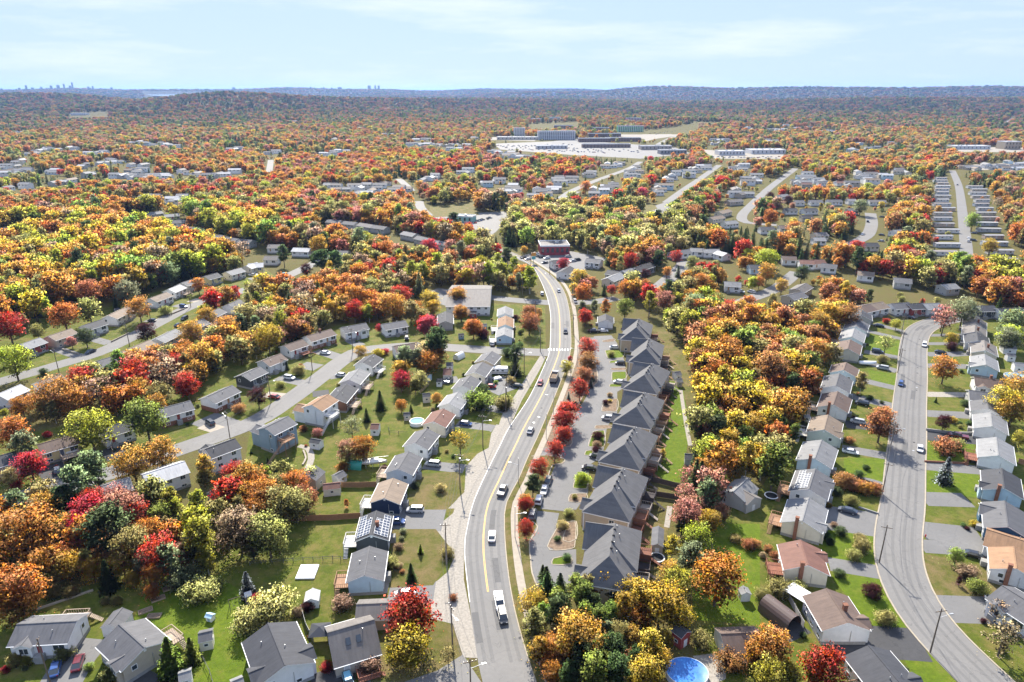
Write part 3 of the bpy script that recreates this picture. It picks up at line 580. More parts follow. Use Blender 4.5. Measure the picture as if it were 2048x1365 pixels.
    for s_ in (1, -1):
        k = '+' if s_ > 0 else '-'
        if 'D' + k in fl or 'E' + k in fl:
            ln = min(5.0, L * .45); dz = max(.6, z1 - .65); tn = rnd.choice(((.34, .20, .12), (.42, .33, .25), (.26, .11, .07))) if 'D' + k in fl else (.62, .60, .56)
            deck(root, L * .16, s_ * (h + 1.7), ln, 3.3, dz, tn, (L * .16 + ln / 2, s_ * (h + 2.6), 1, 0), 'y-' if s_ > 0 else 'y+')
        if 's' + k in fl:
            sl_ = math.hypot(w / 2, rise); nx_, ny_ = int((L - 1.2) / 1.08), int((sl_ - .9) / 1.75)
            pm = cached('solar', lambda: MB().box(-.5, .5, -.83, .83, 0, .05).mesh('solar_panel', ['solar', 'metal']))
            fr = cached('solarf', lambda: MB().box(-.52, .52, -.85, -.78, .02, .075).box(-.52, .52, .78, .85, .02, .075).box(-.52, -.46, -.78, .78, .02, .075).box(.46, .52, -.78, .78, .02, .075).box(-.46, .46, -.03, .03, .02, .07).mesh('panel_frame', ['trim']))
            for iy in range(ny_):
                for ix in range(nx_):
                    if iy == 0 and ix < 2: continue
                    u_ = .55 + (iy + .5) * 1.75; y_ = s_ * u_ * (w / 2) / sl_; z_ = eave + rise - u_ * rise / sl_ + .12
                    o = ob('solar_panel', pm, rf, (-(nx_ - 1) * .54 + ix * 1.08, y_, z_)); o.rotation_euler = (-s_ * math.atan2(rise, w / 2), 0, 0); ob('panel_frame', fr, o)
        if 'x' + k in fl or 'X' + k in fl:
            cw = w * .42 if 'x' + k in fl else w * .62; off = rnd.choice((-.22, .24)) * L; cr = pitch * cw / 2 * 1.05; le = w / 2 + .25
            g = gable_body(le, cw, eave - .03, cr, .3); ob('gable_wall', g.mesh('gable_wall', ['siding']), root, (off, s_ * (le / 2 + .35), 0), math.pi / 2, tint=wt)
            ob('gable_roof', gable_roof(le, cw, eave - .03, cr).mesh('gable_roof', ['roof', 'trim']), rf, (off, s_ * (le / 2 + .45), 0), math.pi / 2, tint=rt)
            window(root, off, s_ * (le + .35 - .24), max(1.2, z1 - .2), s_ * math.pi / 2, 1.6, 1.3)
        if 'w' + k in fl:                         # garage wing
            cw = w * .7; le = w * .62; we = eave - 2.2 if eave > 5 else eave - .4; cr = .45 * cw / 2
            ob('wing_wall', gable_body(le, cw, we, cr, .3).mesh('wing_wall', ['siding']), root, (L * .12, s_ * (h + le / 2 - .1), 0), math.pi / 2, tint=wt)
            ob('wing_roof', gable_roof(le, cw, we, cr).mesh('wing_roof', ['roof', 'trim']), root, (L * .12, s_ * (h + le / 2), 0), math.pi / 2, tint=rt)
            ob('garage_door', MB().box(-1.4, 1.4, -.03, .05, .2, 2.2).mesh('garage_door', ['trim']), root, (L * .12, s_ * (h + le - .3), 0))
    if 'sky' in fl:
        for k in (-.12, .1):
            yy = -w * .2; o = ob('skylight', MB().box(-.45, .45, -.7, .7, 0, .14).mesh('skylight', ['glass']), rf, (k * L, yy, eave + rise * (1 - abs(yy) / (w / 2)) - .02)); o.rotation_euler = (math.atan2(rise, w / 2), 0, 0)
    if not far:
        ob('meter_pipe', cached(('mp', round(eave, 1)), lambda: MB().cyl((0, 0, .8), (0, 0, eave - .3), .05, n=5).mesh('meter_pipe', ['metal'])), root, (xe + .06, w * .12, 0))
        for s_ in (1, -1): ob('gutter', MB().box(-L / 2, L / 2, -.07, .07, eave - .17, eave - .04).mesh('gutter', ['trim']), root, (0, s_ * (w / 2 + .06), 0))
    R_ = max(L, w) / 2 + 2.5
    ax = Vector((ca, sa, 0)); mask_seg(c - ax * L / 2, c + ax * L / 2, w / 2 + 3.0, 1, (7.0 if c.length < 260 else 13.) if not far else 14.)
    if far: low_front(c, L / 2 + 4)
    HOUSES.append(dict(o=root, c=c, wall=WALL[wall][1], roof=ROOF[roof][1], fl=fl, street=street, name=name))
    return root
def ridge_z(w, eave, pitch): return eave + pitch * w / 2
def rows(street, data, w=8.3, eave=3.9, pitch=.42, name='house'):
    for ln in data.strip().split('\n'):
        q = ln.split('|'); t = q[0].split()[0]; v = q[0].split()[1:]; wall, roof = q[1].strip(); fl = q[2].strip() if len(q) > 2 else ''
        w_, e_, p_ = w, eave, pitch
        for k in fl.split():
            if k.startswith('w='): w_ = float(k[2:])
            if k.startswith('e='): e_ = float(k[2:])
            if k.startswith('p='): p_ = float(k[2:])
        zr = ridge_z(w_, e_, p_)
        t2 = t
        if ':' in v[2]: t2, v[2] = v[2].split(':')
        A = GT(t, float(v[0]), float(v[1]), zr); B = GT(t2, float(v[2]), float(v[3]), zr); A.z = B.z = 0
        d = (B - A); 
        if d.length > 20 and 'long' not in fl: m_ = (A + B) / 2; d = d.normalized() * 9; A, B = m_ - d, m_ + d
        if d.length < 8.5 and name == 'house': m_ = (A + B) / 2; d = d.normalized() * 4.6; A, B = m_ - d, m_ + d
        house(A, B, w_, e_, wall, roof, fl, name, p_, street=street)
rows('the gravel-edged main road', '''a 1700 170 1580 300|Tg
a 1560 335 1440 488|Cg
a 1375 540 1245 695|Wg
a 1190 788 1045 965|Wl|p
a 965 1043 810 1240|Cm|p
b 1630 128 1440 355|Wg
b 1345 478 1185 745|Sg|D-
b 1110 880 970 1190|Nt|E-
13 945 80 905 265|Kd|s+ s- E- C
13 895 345 855 565|Bg|D- nw
13 605 985 905 900|Tv|w=11.6 p=.62 e=2.9 sky D-
13 135 920 265 1240|Wd|w=10.6 x+ x-
12 890 930 1085 1105|Tg|w=9.6 x- D+
12 125 930 575 906|Wg|x- D+''')
rows('the curving side street', '''5 1040 1058 1225 1028|Wg
5 722 1083 915 1048|Wg|x-
5 440 1153 640 1095|Wb|C b
c 515 85 800 -8|Wb|D-
c 225 298 425 222|Wb|x-
0 487 748 516 735|Kg|
d 245 110 0:464.6 770.6|Wg|b
8 1230 550 1500 478|Wg|b
8 810 697 1000 640|Wd
8 290 826 605 738|Yb|D- g
8 -60 930 90 885|Gd|x-''')
rows('the inner bend of the side street', '''a 205 93 560 40|Wb
c 1880 213 1710 345|Wd|E+
c 1660 433 1500 605|Wl|D+
c 1470 668 1280 885|Rd|D+
c 1150 848 975 960|Wo|e=6.3 w=8.2 2 w- E+
d 1440 423 1190 545|Lg|e=6.9 w=8.0 2 w- D+
d 620 758 290 878|Wd|e=5.6 w=7.6 2 w- p=.45
8 1120 1062 1455 955|Ww|e=4.6 E+
8 800 1150 950 1105|Gl''')
rows('the upper street', '''m 390 950 520 905|Pl
m 725 853 1080 735|Tt
m 1265 688 1540 600|Wd
m 1640 540 0:254 613|Wt
n 365 478 580 400|Wt
n 595 365 745 305|Ww|D-
n 765 282 950 225|Gg
n 1045 202 1210 160|Yd
n 1315 148 1500 98|Cl
n 1565 72 1700 30|Cw
8 0 420 140 360|Ww
8 290 333 480 268|Wt
8 640 203 920 120|Kg
8 955 93 1180 0|Wt
n 440 975 690 855|Gl
n 870 790 1010 738|Cv|e=5.4 2
n 1085 668 1230 598|Wg|D-
n 1335 555 1480 490|Wg''')
rows('the west side of the kerbed street', '''7 815 1095 890 1078|Wb
7 900 1075 990 1060|Wt
g 930 5 935 78|Gd
g 890 138 850 250|Wg|E-
g 830 280 788 405|Bl|D-
g 765 448 725 590|Cb|nw
g 700 800 665 905|Bb|
g 600 962 545 1150|Wg|D- p
f 1030 173 960 375|Sb|c D-
f 880 528 820 755|Et|x+ E-
f 785 908 680 1190|Bl|c nw
j 690 133 590 445|Wg|s- x+ D-
j 590 573 490 925|Cl|c x+ D-
15 375 297 435 490|Cm|c x+ D- nw
15 570 660 735 920|Wb|x+ C
15 885 1085 1150 1400|Wd|x+ D-''', w=9.8, eave=3.8)
rows('the east side of the kerbed street', '''h 350 70 345 140|Tv|C
h 345 147 340 215|Wv|C
h 360 215 375 300|Wd
h 430 295 445 395|Tv|C x-
h 435 430 450 535|Bl|x-
h 350 655 600 688|Wb|C x-
h 315 785 545 818|Gg|E-
h 460 885 470 945|Wg|
h 495 1000 510 1135|Wl|
i 550 70 570 250|Wl|D- nw
i 605 375 630 570|Bd|x- c nw
i 630 690 665 945|Qg|X- nw
i 560 1000 800 1075|Wo|
i 720 1150 745 1340|Wo|c
15 1990 705 2110 780|Wg|x-''', w=9.4, eave=3.6)
rows('the back lane by the warehouse', '''o 935 945 930 1035|Sl
o 940 1065 935 1175|So|E-
o 925 1205 920 1300|Bl|E-
k 240 62 240 150|Wd
o 190 1010 190 1130|Gd''', w=7.6, eave=3.4)
rows('the maple-lined cul-de-sac', '''p 340 598 500 530|Cl
p 520 508 640 475|El
p 660 475 880 402|Kk
p 380 500 480 515|Gd
p 1125 270 1350 240|Wg
p 1400 225 1500 230|Wl
p 1520 240 1730 238|Wl
p 1740 265 1795 280|Ww
p 1810 640 1980 650|Wl
p 80 350 270 370|Wg
o 1530 380 1640 370|Wd
o 1640 510 1740 450|Wd''')
rows('the loop of streets by the trailer park', '''7 245 718 340 722|Wb
7 395 748 450 750|Wm
7 460 748 545 745|Wm
7 570 775 620 780|Wg
7 815 620 955 620|Wd
7 1065 525 1135 520|Wl
7 475 545 570 540|Cv
7 470 580 560 580|Wl
7 70 500 180 500|Wd
7 215 490 300 490|Cb
7 255 362 350 362|Wd
7 380 412 465 412|Tk
7 390 365 495 360|Wd
7 735 362 795 362|Gg
7 725 292 790 292|Wl
7 885 298 1015 300|Wv
7 575 297 685 297|Wg
7 445 300 540 300|Wg
7 345 302 390 302|Wg
7 850 65 790 160|Wl
7 1095 65 1160 70|Sl
7 1050 1075 1190 1065|Wg
7 1190 1075 1280 1070|Pd
7 1295 1075 1410 1070|Wl
7 1705 1090 1810 1088|Kd
7 1850 1110 2040 1105|Wd
7 1090 880 1200 890|Gg
7 820 830 920 840|Wt
7 1450 930 1520 925|Gl
7 380 130 330 180|Wl
7 380 170 460 170|Tm
7 505 160 590 160|Wg
7 640 160 715 160|Wm
7 350 960 420 920|Tv
7 280 1010 390 985|Tg
7 220 260 280 255|Wl
6 1650 215 1750 200|Ct
6 1760 250 1860 240|Wl
6 1720 170 1800 150|Ct
6 1790 80 1900 70|Tv
6 1860 30 1950 5|Tv
6 1990 590 2048 590|Bd''', w=8.6)
rows('the far end of the maple wood', '''4 1160 180 1270 165|Gl
4 1290 195 1410 185|Gl
4 1360 240 1470 235|Wg
4 1040 190 1130 185|Gl
4 180 270 310 260|Pd
4 0 300 130 290|Wg
4 1670 345 1760 360|Gg
4 1780 370 1880 385|Gg
4 1890 385 1990 395|Gg
4 1450 285 1570 300|Wg
5 610 232 720 240|Gg
5 740 245 840 255|Gg
5 865 258 970 275|Gv
5 970 275 1080 290|Gg
5 1210 325 1310 345|Gl
5 1320 360 1430 385|Gg
5 1450 395 1590 415|Gg
5 340 455 480 460|Ww
5 160 430 230 430|Wv
5 130 520 210 520|Wv
5 690 478 760 480|Gg
5 0 580 90 575|Yw
5 1950 500 1990 530|Tb
4 1100 40 1230 45|Gl
4 1340 70 1440 75|Gl''', w=8.6)

# bay of far houses, each a simple house with its own walls and roof
def far_house(c, ang, L, w, eave, wt, rt):
    k = ('fh', L, w, eave)
    root = bpy.data.objects.new('bungalow' if eave < 5 else 'two_storey_house', None); COL.objects.link(root); root.location = c; root.rotation_euler = (0, 0, ang)
    ob('wall', cached(k + ('b',), lambda: gable_body(L, w, eave, .42 * w / 2, .4).mesh('wall', ['siding'])), root, tint=wt)
    ob('roof', cached(k + ('r',), lambda: gable_roof(L, w, eave, .42 * w / 2).mesh('roof', ['roof', 'trim'])), root, tint=rt)
    for i in range(3): ob('window', cached('farwin', lambda: MB().box(-.8, .8, -.02, .06, 0, 1.2).mesh('window', ['glass'])), root, ((i - 1) * L * .3, -w / 2 + .4, eave - 1.6))
    ca, sa = math.cos(ang), math.sin(ang); ax = Vector((ca, sa, 0)); mask_seg(c - ax * L / 2, c + ax * L / 2, w / 2 + 3, 1, 20.); low_front(c, L / 2 + 3)
    return root
FARH = []
FAR_CLUSTER = '''1 50 545 140 520 7
1 180 430 280 400 6
1 110 470 40 520 4
1 370 400 450 400 3
1 530 425 600 425 3
1 490 500 560 485 2
1 600 470 680 480 4
1 770 495 840 495 2
1 740 525 840 530 4
1 640 560 760 560 5
1 800 560 860 560 3
1 900 555 980 555 3
1 1080 530 1140 560 3
1 1180 560 1300 550 4
1 1350 540 1370 540 1
1 340 590 400 590 2
1 60 300 130 310 3
1 0 295 50 300 2
1 770 362 1060 385 11
1 1340 400 1400 400 3
1 1560 420 1600 420 1
1 1920 430 2040 410 5
1 1940 350 1950 350 1
1 1640 240 1760 245 4
1 1900 610 2030 640 4
1 820 690 900 680 3
1 1000 700 1070 700 2
1 90 625 130 620 1
1 450 560 520 550 3
1 300 540 350 530 2
2 20 620 100 620 3
2 60 650 130 640 3
2 170 610 200 610 1
2 250 640 300 640 2
2 350 375 470 370 4
2 380 345 460 345 3
2 480 380 700 380 7
2 560 400 640 395 3
2 700 340 740 335 2
2 800 410 1000 430 7
2 900 440 1030 440 5
2 430 570 500 560 3
2 760 610 890 570 5
2 900 640 980 630 4
2 1100 660 1200 640 5
2 1200 590 1300 570 4
2 1380 560 1400 545 2
2 1480 500 1590 490 5
2 1420 660 1480 640 3
2 1500 620 1540 600 3
2 1620 560 1700 510 5
2 1780 650 1850 620 4
2 1830 580 1920 540 4
2 1940 550 2040 510 6
2 650 545 700 520 2
2 190 318 260 318 2
2 50 285 80 280 1
3 280 300 330 310 4
3 440 315 540 315 5
3 500 290 540 290 2
3 600 310 700 300 5
3 770 320 860 325 6
3 80 375 180 380 5
3 90 400 110 400 2
3 400 380 460 385 2
3 980 400 1020 395 2
3 950 450 1000 440 3
3 1070 430 1110 420 2
3 1210 400 1250 400 2
3 0 540 60 545 3
3 200 560 280 540 3
3 1000 580 1040 640 4
3 1240 575 1300 580 2
3 1120 605 1180 610 2
3 300 660 360 600 4
3 620 640 680 590 4
3 640 660 720 650 2
3 740 640 800 640 2
3 860 640 920 650 2
3 230 720 280 690 3
3 1690 545 1760 555 4
3 1820 545 1900 550 4
3 1900 550 2040 545 8
3 2000 520 2048 515 3'''
for ln in FAR_CLUSTER.split('\n'):
    q = ln.split(); t_, v, n_ = q[0], [float(x) for x in q[1:5]], int(q[5])
    a, b = GT(t_, v[0], v[1], 4.), GT(t_, v[2], v[3], 4.); n_ = max(1, round(n_ * 1.5))
    for i in range(n_):
        p = a.lerp(b, (i + .5) / n_); p.z = 0; p.x += random.uniform(-6, 6); p.y += random.uniform(-18, 18)
        an = random.choice((0, .1, -.15, 1.4)); wt, wn_ = random.choice([WALL[k] for k in 'WWWWSSCTGB']); rt, rn_ = random.choice([ROOF[k] for k in 'ggllllvtww'])
        p.z = float(height(p.x, p.y))
        o = far_house(p, an, random.choice((12., 14., 17.)), random.choice((8., 9.)), random.choice((3.2, 4., 5.5)), wt, rt); FARH.append((o, wn_, rn_, p))

# ------------------------------------------------------------------ townhouse blocks
def slab_roof(V, faces, th=.25):               # closed roof body from top faces: same outline let down by th
    n = len(V); mb = MB(); mb.add(V, faces, 0); mb.add([(x, y, z - th) for x, y, z in V], [tuple(reversed(f)) for f in faces], 1)
    cnt = {}
    for f in faces:
        for a, b in zip(f, f[1:] + f[:1]): cnt[tuple(sorted((a, b)))] = cnt.get(tuple(sorted((a, b))), 0) + 1
    for (a, b), k in cnt.items():
        if k == 1: mb.f.append((a, b, b + n, a + n)); mb.m.append(1)
    return mb
TH = []
def townhouse(near_px, far_px, idx):
    zr = 10.1; N, Fp = G(*near_px, zr), G(*far_px, zr); N.z = Fp.z = 0
    d = (N - Fp).normalized(); ang = math.atan2(d.y, d.x); L, Wd = 21.6, 12.2; xn = L / 2 - 5.0; c = N - d * xn + Vector((d.y, -d.x, 0)) * .35
    root = bpy.data.objects.new('townhouse_block', None); COL.objects.link(root); root.location = (c.x, c.y, 0); root.rotation_euler = (0, 0, ang)
    tan, rf_ = (.44, .36, .27), (.150, .148, .147); xf = -L / 2 + 4.2; h = Wd / 2
    ob('wall', MB().box(-L / 2 + .4, L / 2 - .4, -h + .4, h - .4, 0, 5.5).mesh('wall', ['siding']), root, tint=tan)
    ob('foundation', MB().box(-L / 2 + .36, L / 2 - .36, -h + .36, h - .36, 0, .5).mesh('foundation', ['foundation']), root)
    V = [(-L / 2, -h, 5.6), (L / 2, -h, 5.6), (L / 2, h, 5.6), (-L / 2, h, 5.6), (xf, 0, zr), (xn, 0, zr)]
    rf = ob('roof', slab_roof(V, [(0, 1, 5, 4), (1, 2, 5), (2, 3, 4, 5), (3, 0, 4)]).mesh('roof', ['roof', 'trim']), root, tint=rf_)
    # front cross gable toward the parking side
    cw, le = 9.8, h + .7
    ob('gable_wall', gable_body(le - .3, cw, 6.0, 4.0, .35).mesh('gable_wall', ['siding']), root, (-5.6, -le / 2 + .05, 0), math.pi / 2, tint=tan)
    ob('gable_roof', gable_roof(le, cw, 6.0, 4.0, .22).mesh('gable_roof', ['roof', 'trim']), rf, (-5.6, -le / 2, 0), math.pi / 2, tint=rf_)
    ob('porch_wall', gable_body(3.6, 5.2, 5.0, 1.8, .3).mesh('porch_wall', ['siding']), root, (6.3, -h + .9, 0), math.pi / 2, tint=tan)
    ob('porch_roof', gable_roof(4.6, 5.2, 5.0, 1.8, .2).mesh('porch_roof', ['roof', 'trim']), rf, (6.3, -h + 1.0, 0), math.pi / 2, tint=rf_)
    # rear wing, its hip turned to the near end
    V = [(xf + .3, 0, zr + .12), (.9, 0, zr + .12), (4.9, h + .15, 6.4), (4.9, 1.4, 6.4), (-L / 2 + .6, h + .15, 6.4)]
    ob('wing_roof', slab_roof(V, [(0, 1, 2, 4), (1, 3, 2)]).mesh('wing_roof', ['roof', 'trim']), rf, tint=rf_)
    ob('wing_wall', MB().box(-L / 2 + 1., 4.5, 3.2, h - .3, 5.2, 6.25).mesh('wing_wall', ['siding']), root, tint=tan)
    for k in range(4):
        x = -L / 2 + 2.9 + k * 5.3
        ob('garage_door', cached('thg', lambda: MB().box(-1.25, 1.25, -.05, .04, .1, 2.3).mesh('garage_door', ['trim'])), root, (x - .6, -h + .36, 0))
        door(root, x + 1.7, -h + .4, .3, -math.pi / 2, (.3, .08, .06) if k % 2 else (.12, .14, .2))
        window(root, x - .4, -h + .4, 3.6, -math.pi / 2, 1.6, 1.3); window(root, x + 1.6, -h + .4, 3.7, -math.pi / 2, .9, 1.1)
        window(root, x, h - .4, 3.5, math.pi / 2, 1.5, 1.2)
        tn = random.choice(((.20, .085, .055), (.36, .22, .14), (.42, .36, .30), (.06, .05, .05), (.28, .13, .08)))
        deck(root, x, h + 1.25, 4.4, 2.9, random.choice((1.6, 2.0, 2.2)), tn, (x + 1.5, h + 2.6, 0, 1), 'y-')
        ob('privacy_screen', MB().box(x + 2.45, x + 2.55, h - .3, h + 2.8, 1.5, 3.5).mesh('privacy_screen', ['wood']), root, tint=tn)
        ob('vent_pipe', cached('vp2', lambda: MB().cyl((0, 0, -.3), (0, 0, .5), .11, n=6).mesh('vent_pipe', ['metal'])), rf, (x * .6 - 1, .5 + (k % 2) * .9, zr - .4))
        ob('roof_vent', cached('rv', lambda: MB().box(-.22, .22, -.3, .3, 0, .28, 0, .06, .06).mesh('roof_vent', ['rubber'])), rf, (x * .45 - .5, .15, zr - .02))
    window(root, L / 2 - .4, 1.5, 3.4, 0, 1.2, 1.3); window(root, L / 2 - .4, -3.5, .9, 0, .9, .9)
    for x in (-L / 2 + .4, L / 2 - .4):
        for y in (-h + .4, h - .4): ob('corner_board', cached('cbd', lambda: MB().box(-.12, .12, -.12, .12, 0, 5.5).mesh('corner_board', ['trim'])), root, (x, y, 0))
    mask_seg(c - d * L / 2, c + d * L / 2, h + 4.5, 1, 6)
    TH.append(root)
    add_label(root, 'taupe townhouse block with dark grey hipped roof, ' + ['first', 'second', 'third', 'fourth', 'fifth', 'sixth', 'seventh'][idx] + ' from the crosswalk end of the row', 'townhouse', 'townhouse blocks in one row')
for i, (nt_, nx_, ny_, ft_, fx_, fy_) in enumerate((('k', 715, 265, 'k', 745, 160), ('k', 865, 590, 'k', 895, 478), ('k', 835, 990, 'k', 925, 860), ('l', 1095, 260, 'l', 1195, 85), ('l', 920, 830, 'l', 1060, 600), ('10', 770, 1240, '10', 835, 1110), ('e', 545, 855, 'e', 600, 540))):
    townhouse(F(nt_, nx_, ny_), F(ft_, fx_, fy_), i)

# ------------------------------------------------------------------ larger flat-roofed buildings
def flat_building(name, c, ang, lx, ly, h, wall, roof, label, cat, group=None, floors=2, cols=8, parapet=.7, win=True, bands=False, low=0.0):
    root = bpy.data.objects.new(name, None); COL.objects.link(root); c = Vector(c); c.z = float(height(c.x, c.y)) if c.length > 1500 else 0; root.location = c; root.rotation_euler = (0, 0, ang)
    ob('wall', MB().box(-lx / 2, lx / 2, -ly / 2, ly / 2, -3 if c.length > 1500 else 0, h).mesh('wall', ['siding']), root, tint=wall)
    ob('roof', MB().box(-lx / 2 + .3, lx / 2 - .3, -ly / 2 + .3, ly / 2 - .3, h - .3, h + .02).mesh('roof', ['roof']), root, tint=roof)
    pp = MB()
    for x0, x1, y0, y1 in ((-lx / 2 - .05, lx / 2 + .05, -ly / 2 - .05, -ly / 2 + .3), (-lx / 2 - .05, lx / 2 + .05, ly / 2 - .3, ly / 2 + .05), (-lx / 2 - .05, -lx / 2 + .3, -ly / 2 + .3, ly / 2 - .3), (lx / 2 - .3, lx / 2 + .05, -ly / 2 + .3, ly / 2 - .3)): pp.box(x0, x1, y0, y1, h - .4, h + parapet)
    ob('parapet', pp.mesh('parapet', ['trim']), root)
    for k in range(max(1, int(lx * ly / 250))): ob('roof_unit', cached('ru', lambda: MB().box(-1.1, 1.1, -.8, .8, 0, 1.1, 0, .08, .08).mesh('roof_unit', ['metal'])), root, (random.uniform(-.35, .35) * lx, random.uniform(-.3, .3) * ly, h + .02))
    fh = h / floors
    for f in range(floors):
        if bands: ob('window_band', MB().box(-lx / 2 + 1, lx / 2 - 1, -ly / 2 - .06, -ly / 2 + .1, f * fh + fh * .3, f * fh + fh * .78).mesh('window_band', ['glass']), root)
        elif win:
            for i in range(cols):
                ob('window', cached(('fw', round(fh, 1)), lambda: MB().box(-.85, .85, -.05, .08, 0, fh * .5).mesh('window', ['glass'])), root, (-lx / 2 + (i + .5) * lx / cols, -ly / 2, f * fh + fh * .3))
    if bands:
        for i in range(cols): ob('pier', cached(('pier', h), lambda: MB().box(-.6, .6, -.35, .2, 0, h).mesh('pier', ['trim'])), root, (-lx / 2 + (i + .5) * lx / cols, -ly / 2, 0))
    ca, sa = math.cos(ang), math.sin(ang); ax = Vector((ca, sa, 0)); mask_seg(c - ax * lx / 2, c + ax * lx / 2, ly / 2 + 4, 1, 14); low_front(c, lx / 2 + 6)
    add_label(root, label, cat, group or label); return root
p0 = GT('o', 1450, 335); flat_building('restaurant', GT('o', 1545, 330) + Vector((0, 12, 0)), .06, 20, 17, 6.2, (.30, .05, .06), (.22, .20, .19), 'red brick restaurant with flat roof beside the car park', 'restaurant', floors=1, cols=6)
# warehouse: wide low-pitched roof
zr = 8.4; A, B = GT('o', 232, 735, zr), GT('o', 760, 735, zr); A.z = B.z = 0
wh = house(A, B, 40, 5.0, 'W', 'v', 'nw long', 'warehouse', .17); wh_ = HOUSES.pop(); add_label(wh_['o'], 'large white warehouse with a wide pale low-pitched roof', 'warehouse', 'warehouse')
FB = (('2', 990, 330, 27, 16, 19, 6, 7, (.52, .53, .55), (.40, .40, .40), 1, 'tall white apartment block standing alone beside the long one', 'apartment'), ('2', 1208, 352, 86, 18, 19, 6, 20, (.44, .46, .50), (.40, .40, .40), 1, 'long grey apartment block with many piers by the shopping area', 'apartment'),
      ('2', 1640, 306, 72, 16, 15, 4, 14, (.16, .50, .22), (.45, .45, .45), 1, 'apartment block under construction wrapped in green sheathing', 'building'), ('2', 1660, 262, 52, 14, 11, 3, 10, (.55, .20, .26), (.45, .45, .45), 1, 'apartment block under construction wrapped in pink sheathing', 'building'),
      ('2', 1490, 335, 80, 14, 8, 2, 14, (.19, .13, .11), (.15, .13, .12), 0, 'long brown brick school wing with flat roof', 'building'), ('2', 1430, 365, 70, 16, 8, 2, 12, (.20, .13, .11), (.15, .13, .12), 0, 'middle brown brick school wing below the long one', 'building'), ('2', 1600, 362, 78, 16, 8, 2, 12, (.21, .14, .12), (.16, .14, .13), 0, 'low brown brick school wing beside the car park', 'building'), ('2', 1500, 398, 96, 15, 7, 2, 14, (.24, .17, .14), (.19, .16, .15), 0, 'brown brick shop row beside the gravel lot', 'building'),
      ('2', 1000, 352, 110, 26, 6, 1, 12, (.55, .50, .43), (.58, .55, .50), 0, 'beige supermarket with pale flat roof', 'supermarket'), ('2', 1790, 410, 60, 20, 7, 1, 8, (.42, .36, .30), (.42, .40, .38), 0, 'tan flat-roofed store by the crossroads', 'store'), ('2', 1890, 436, 48, 18, 7, 1, 8, (.28, .27, .27), (.35, .35, .35), 0, 'grey flat-roofed store by the crossroads', 'store'), ('2', 1180, 405, 60, 22, 6, 1, 8, (.52, .5, .48), (.60, .59, .57), 0, 'pale flat-roofed store among parked cars', 'store'),
      ('3', 430, 470, 62, 30, 7, 1, 8, (.60, .60, .60), (.66, .66, .66), 0, 'white flat-roofed hall with a low wing', 'hall'), ('3', 200, 478, 46, 24, 7, 1, 8, (.58, .58, .58), (.6, .6, .6), 0, 'white store beside the flat-roofed hall', 'store'), ('3', 1970, 440, 34, 22, 14, 2, 5, (.46, .38, .27), (.62, .61, .58), 0, 'tan two-storey block by the dark spruce wood', 'building'), ('3', 1720, 440, 70, 26, 6, 1, 9, (.60, .60, .59), (.62, .62, .61), 0, 'long white flat-roofed plant beside the spruce wood', 'factory'),
      ('2', 1200, 250, 40, 16, 12, 3, 8, (.40, .42, .46), (.30, .30, .32), 1, 'grey apartment block on the ridge road', 'apartment'), ('2', 1250, 290, 56, 14, 9, 2, 10, (.24, .17, .15), (.20, .16, .15), 0, 'brown brick apartment row on the ridge', 'apartment'), ('2', 1090, 250, 44, 14, 9, 3, 8, (.42, .41, .40), (.30, .29, .30), 0, 'grey flat building beside the field', 'building'),
      ('1', 460, 222, 62, 30, 8, 1, 8, (.62, .62, .62), (.66, .66, .66), 0, 'white flat-roofed depot in the far woods', 'depot'), ('2', 1470, 300, 46, 14, 8, 2, 8, (.30, .21, .19), (.22, .18, .17), 0, 'red-brown flats on the ridge slope', 'apartment'), ('3', 210, 265, 40, 16, 9, 2, 6, (.50, .52, .56), (.4, .4, .42), 0, 'pale blue-grey building at the edge of the field', 'building'))
for t_, x_, y_, lx, ly, h_, fl_, cl_, wc, rc, bd, lb, ct in FB:
    flat_building('apartment_building' if ct == 'apartment' else 'flat_roofed_building', GT(t_, x_, y_) + Vector((0, ly / 2, 0)), random.uniform(-.12, .12), lx, ly, h_, wc, rc, lb, ct, floors=fl_, cols=cl_, bands=bool(bd))
flat_building('gas_station_canopy', GT('5', 1690, 250), -.35, 18, 9, 5.0, (.30, .52, .46), (.55, .6, .58), 'petrol station with a teal canopy band beside its forecourt', 'petrol station', floors=1, cols=4)
# far towers on the skyline and white blocks in the far valley
def tower(px, base_y, top_y, wpx, r, k):
    a = px_az(px); c = Vector((r * math.sin(a), r * math.cos(a), 0)); c.z = float(height(c.x, c.y)); m = r / math.cos(a) / FOC / math.cos(0) * CP
    h = max(14., (base_y - top_y) * r / FOC * .85); w = max(14., wpx * r / FOC * .62)
    root = bpy.data.objects.new('tower_block', None); COL.objects.link(root); root.location = c; root.rotation_euler = (0, 0, -a)
    wc = random.choice(((.34, .36, .40), (.42, .44, .47), (.30, .31, .34))) if k != 'w' else (.62, .63, .65)
    ob('wall', MB().box(-w / 2, w / 2, -w * .35, w * .35, -20, h).mesh('wall', ['siding']), root, tint=wc); ob('roof', MB().box(-w / 4, w / 4, -w * .2, w * .2, h, h + 5).mesh('roof', ['siding']), root, tint=wc)
    for i in range(4): ob('window_band', MB().box(-w / 2 + 1, w / 2 - 1, -w * .35 - .2, -w * .35 + .2, h * (.12 + .22 * i), h * (.22 + .22 * i)).mesh('window_band', ['glass']), root)
    s = {'s': 'grey tower block on the far city skyline', 'r': 'grey slab tower on the distant ridge top', 'w': 'white tower block in the distant valley below the ridge'}[k]
    add_label(root, s, 'tower', s + 's')
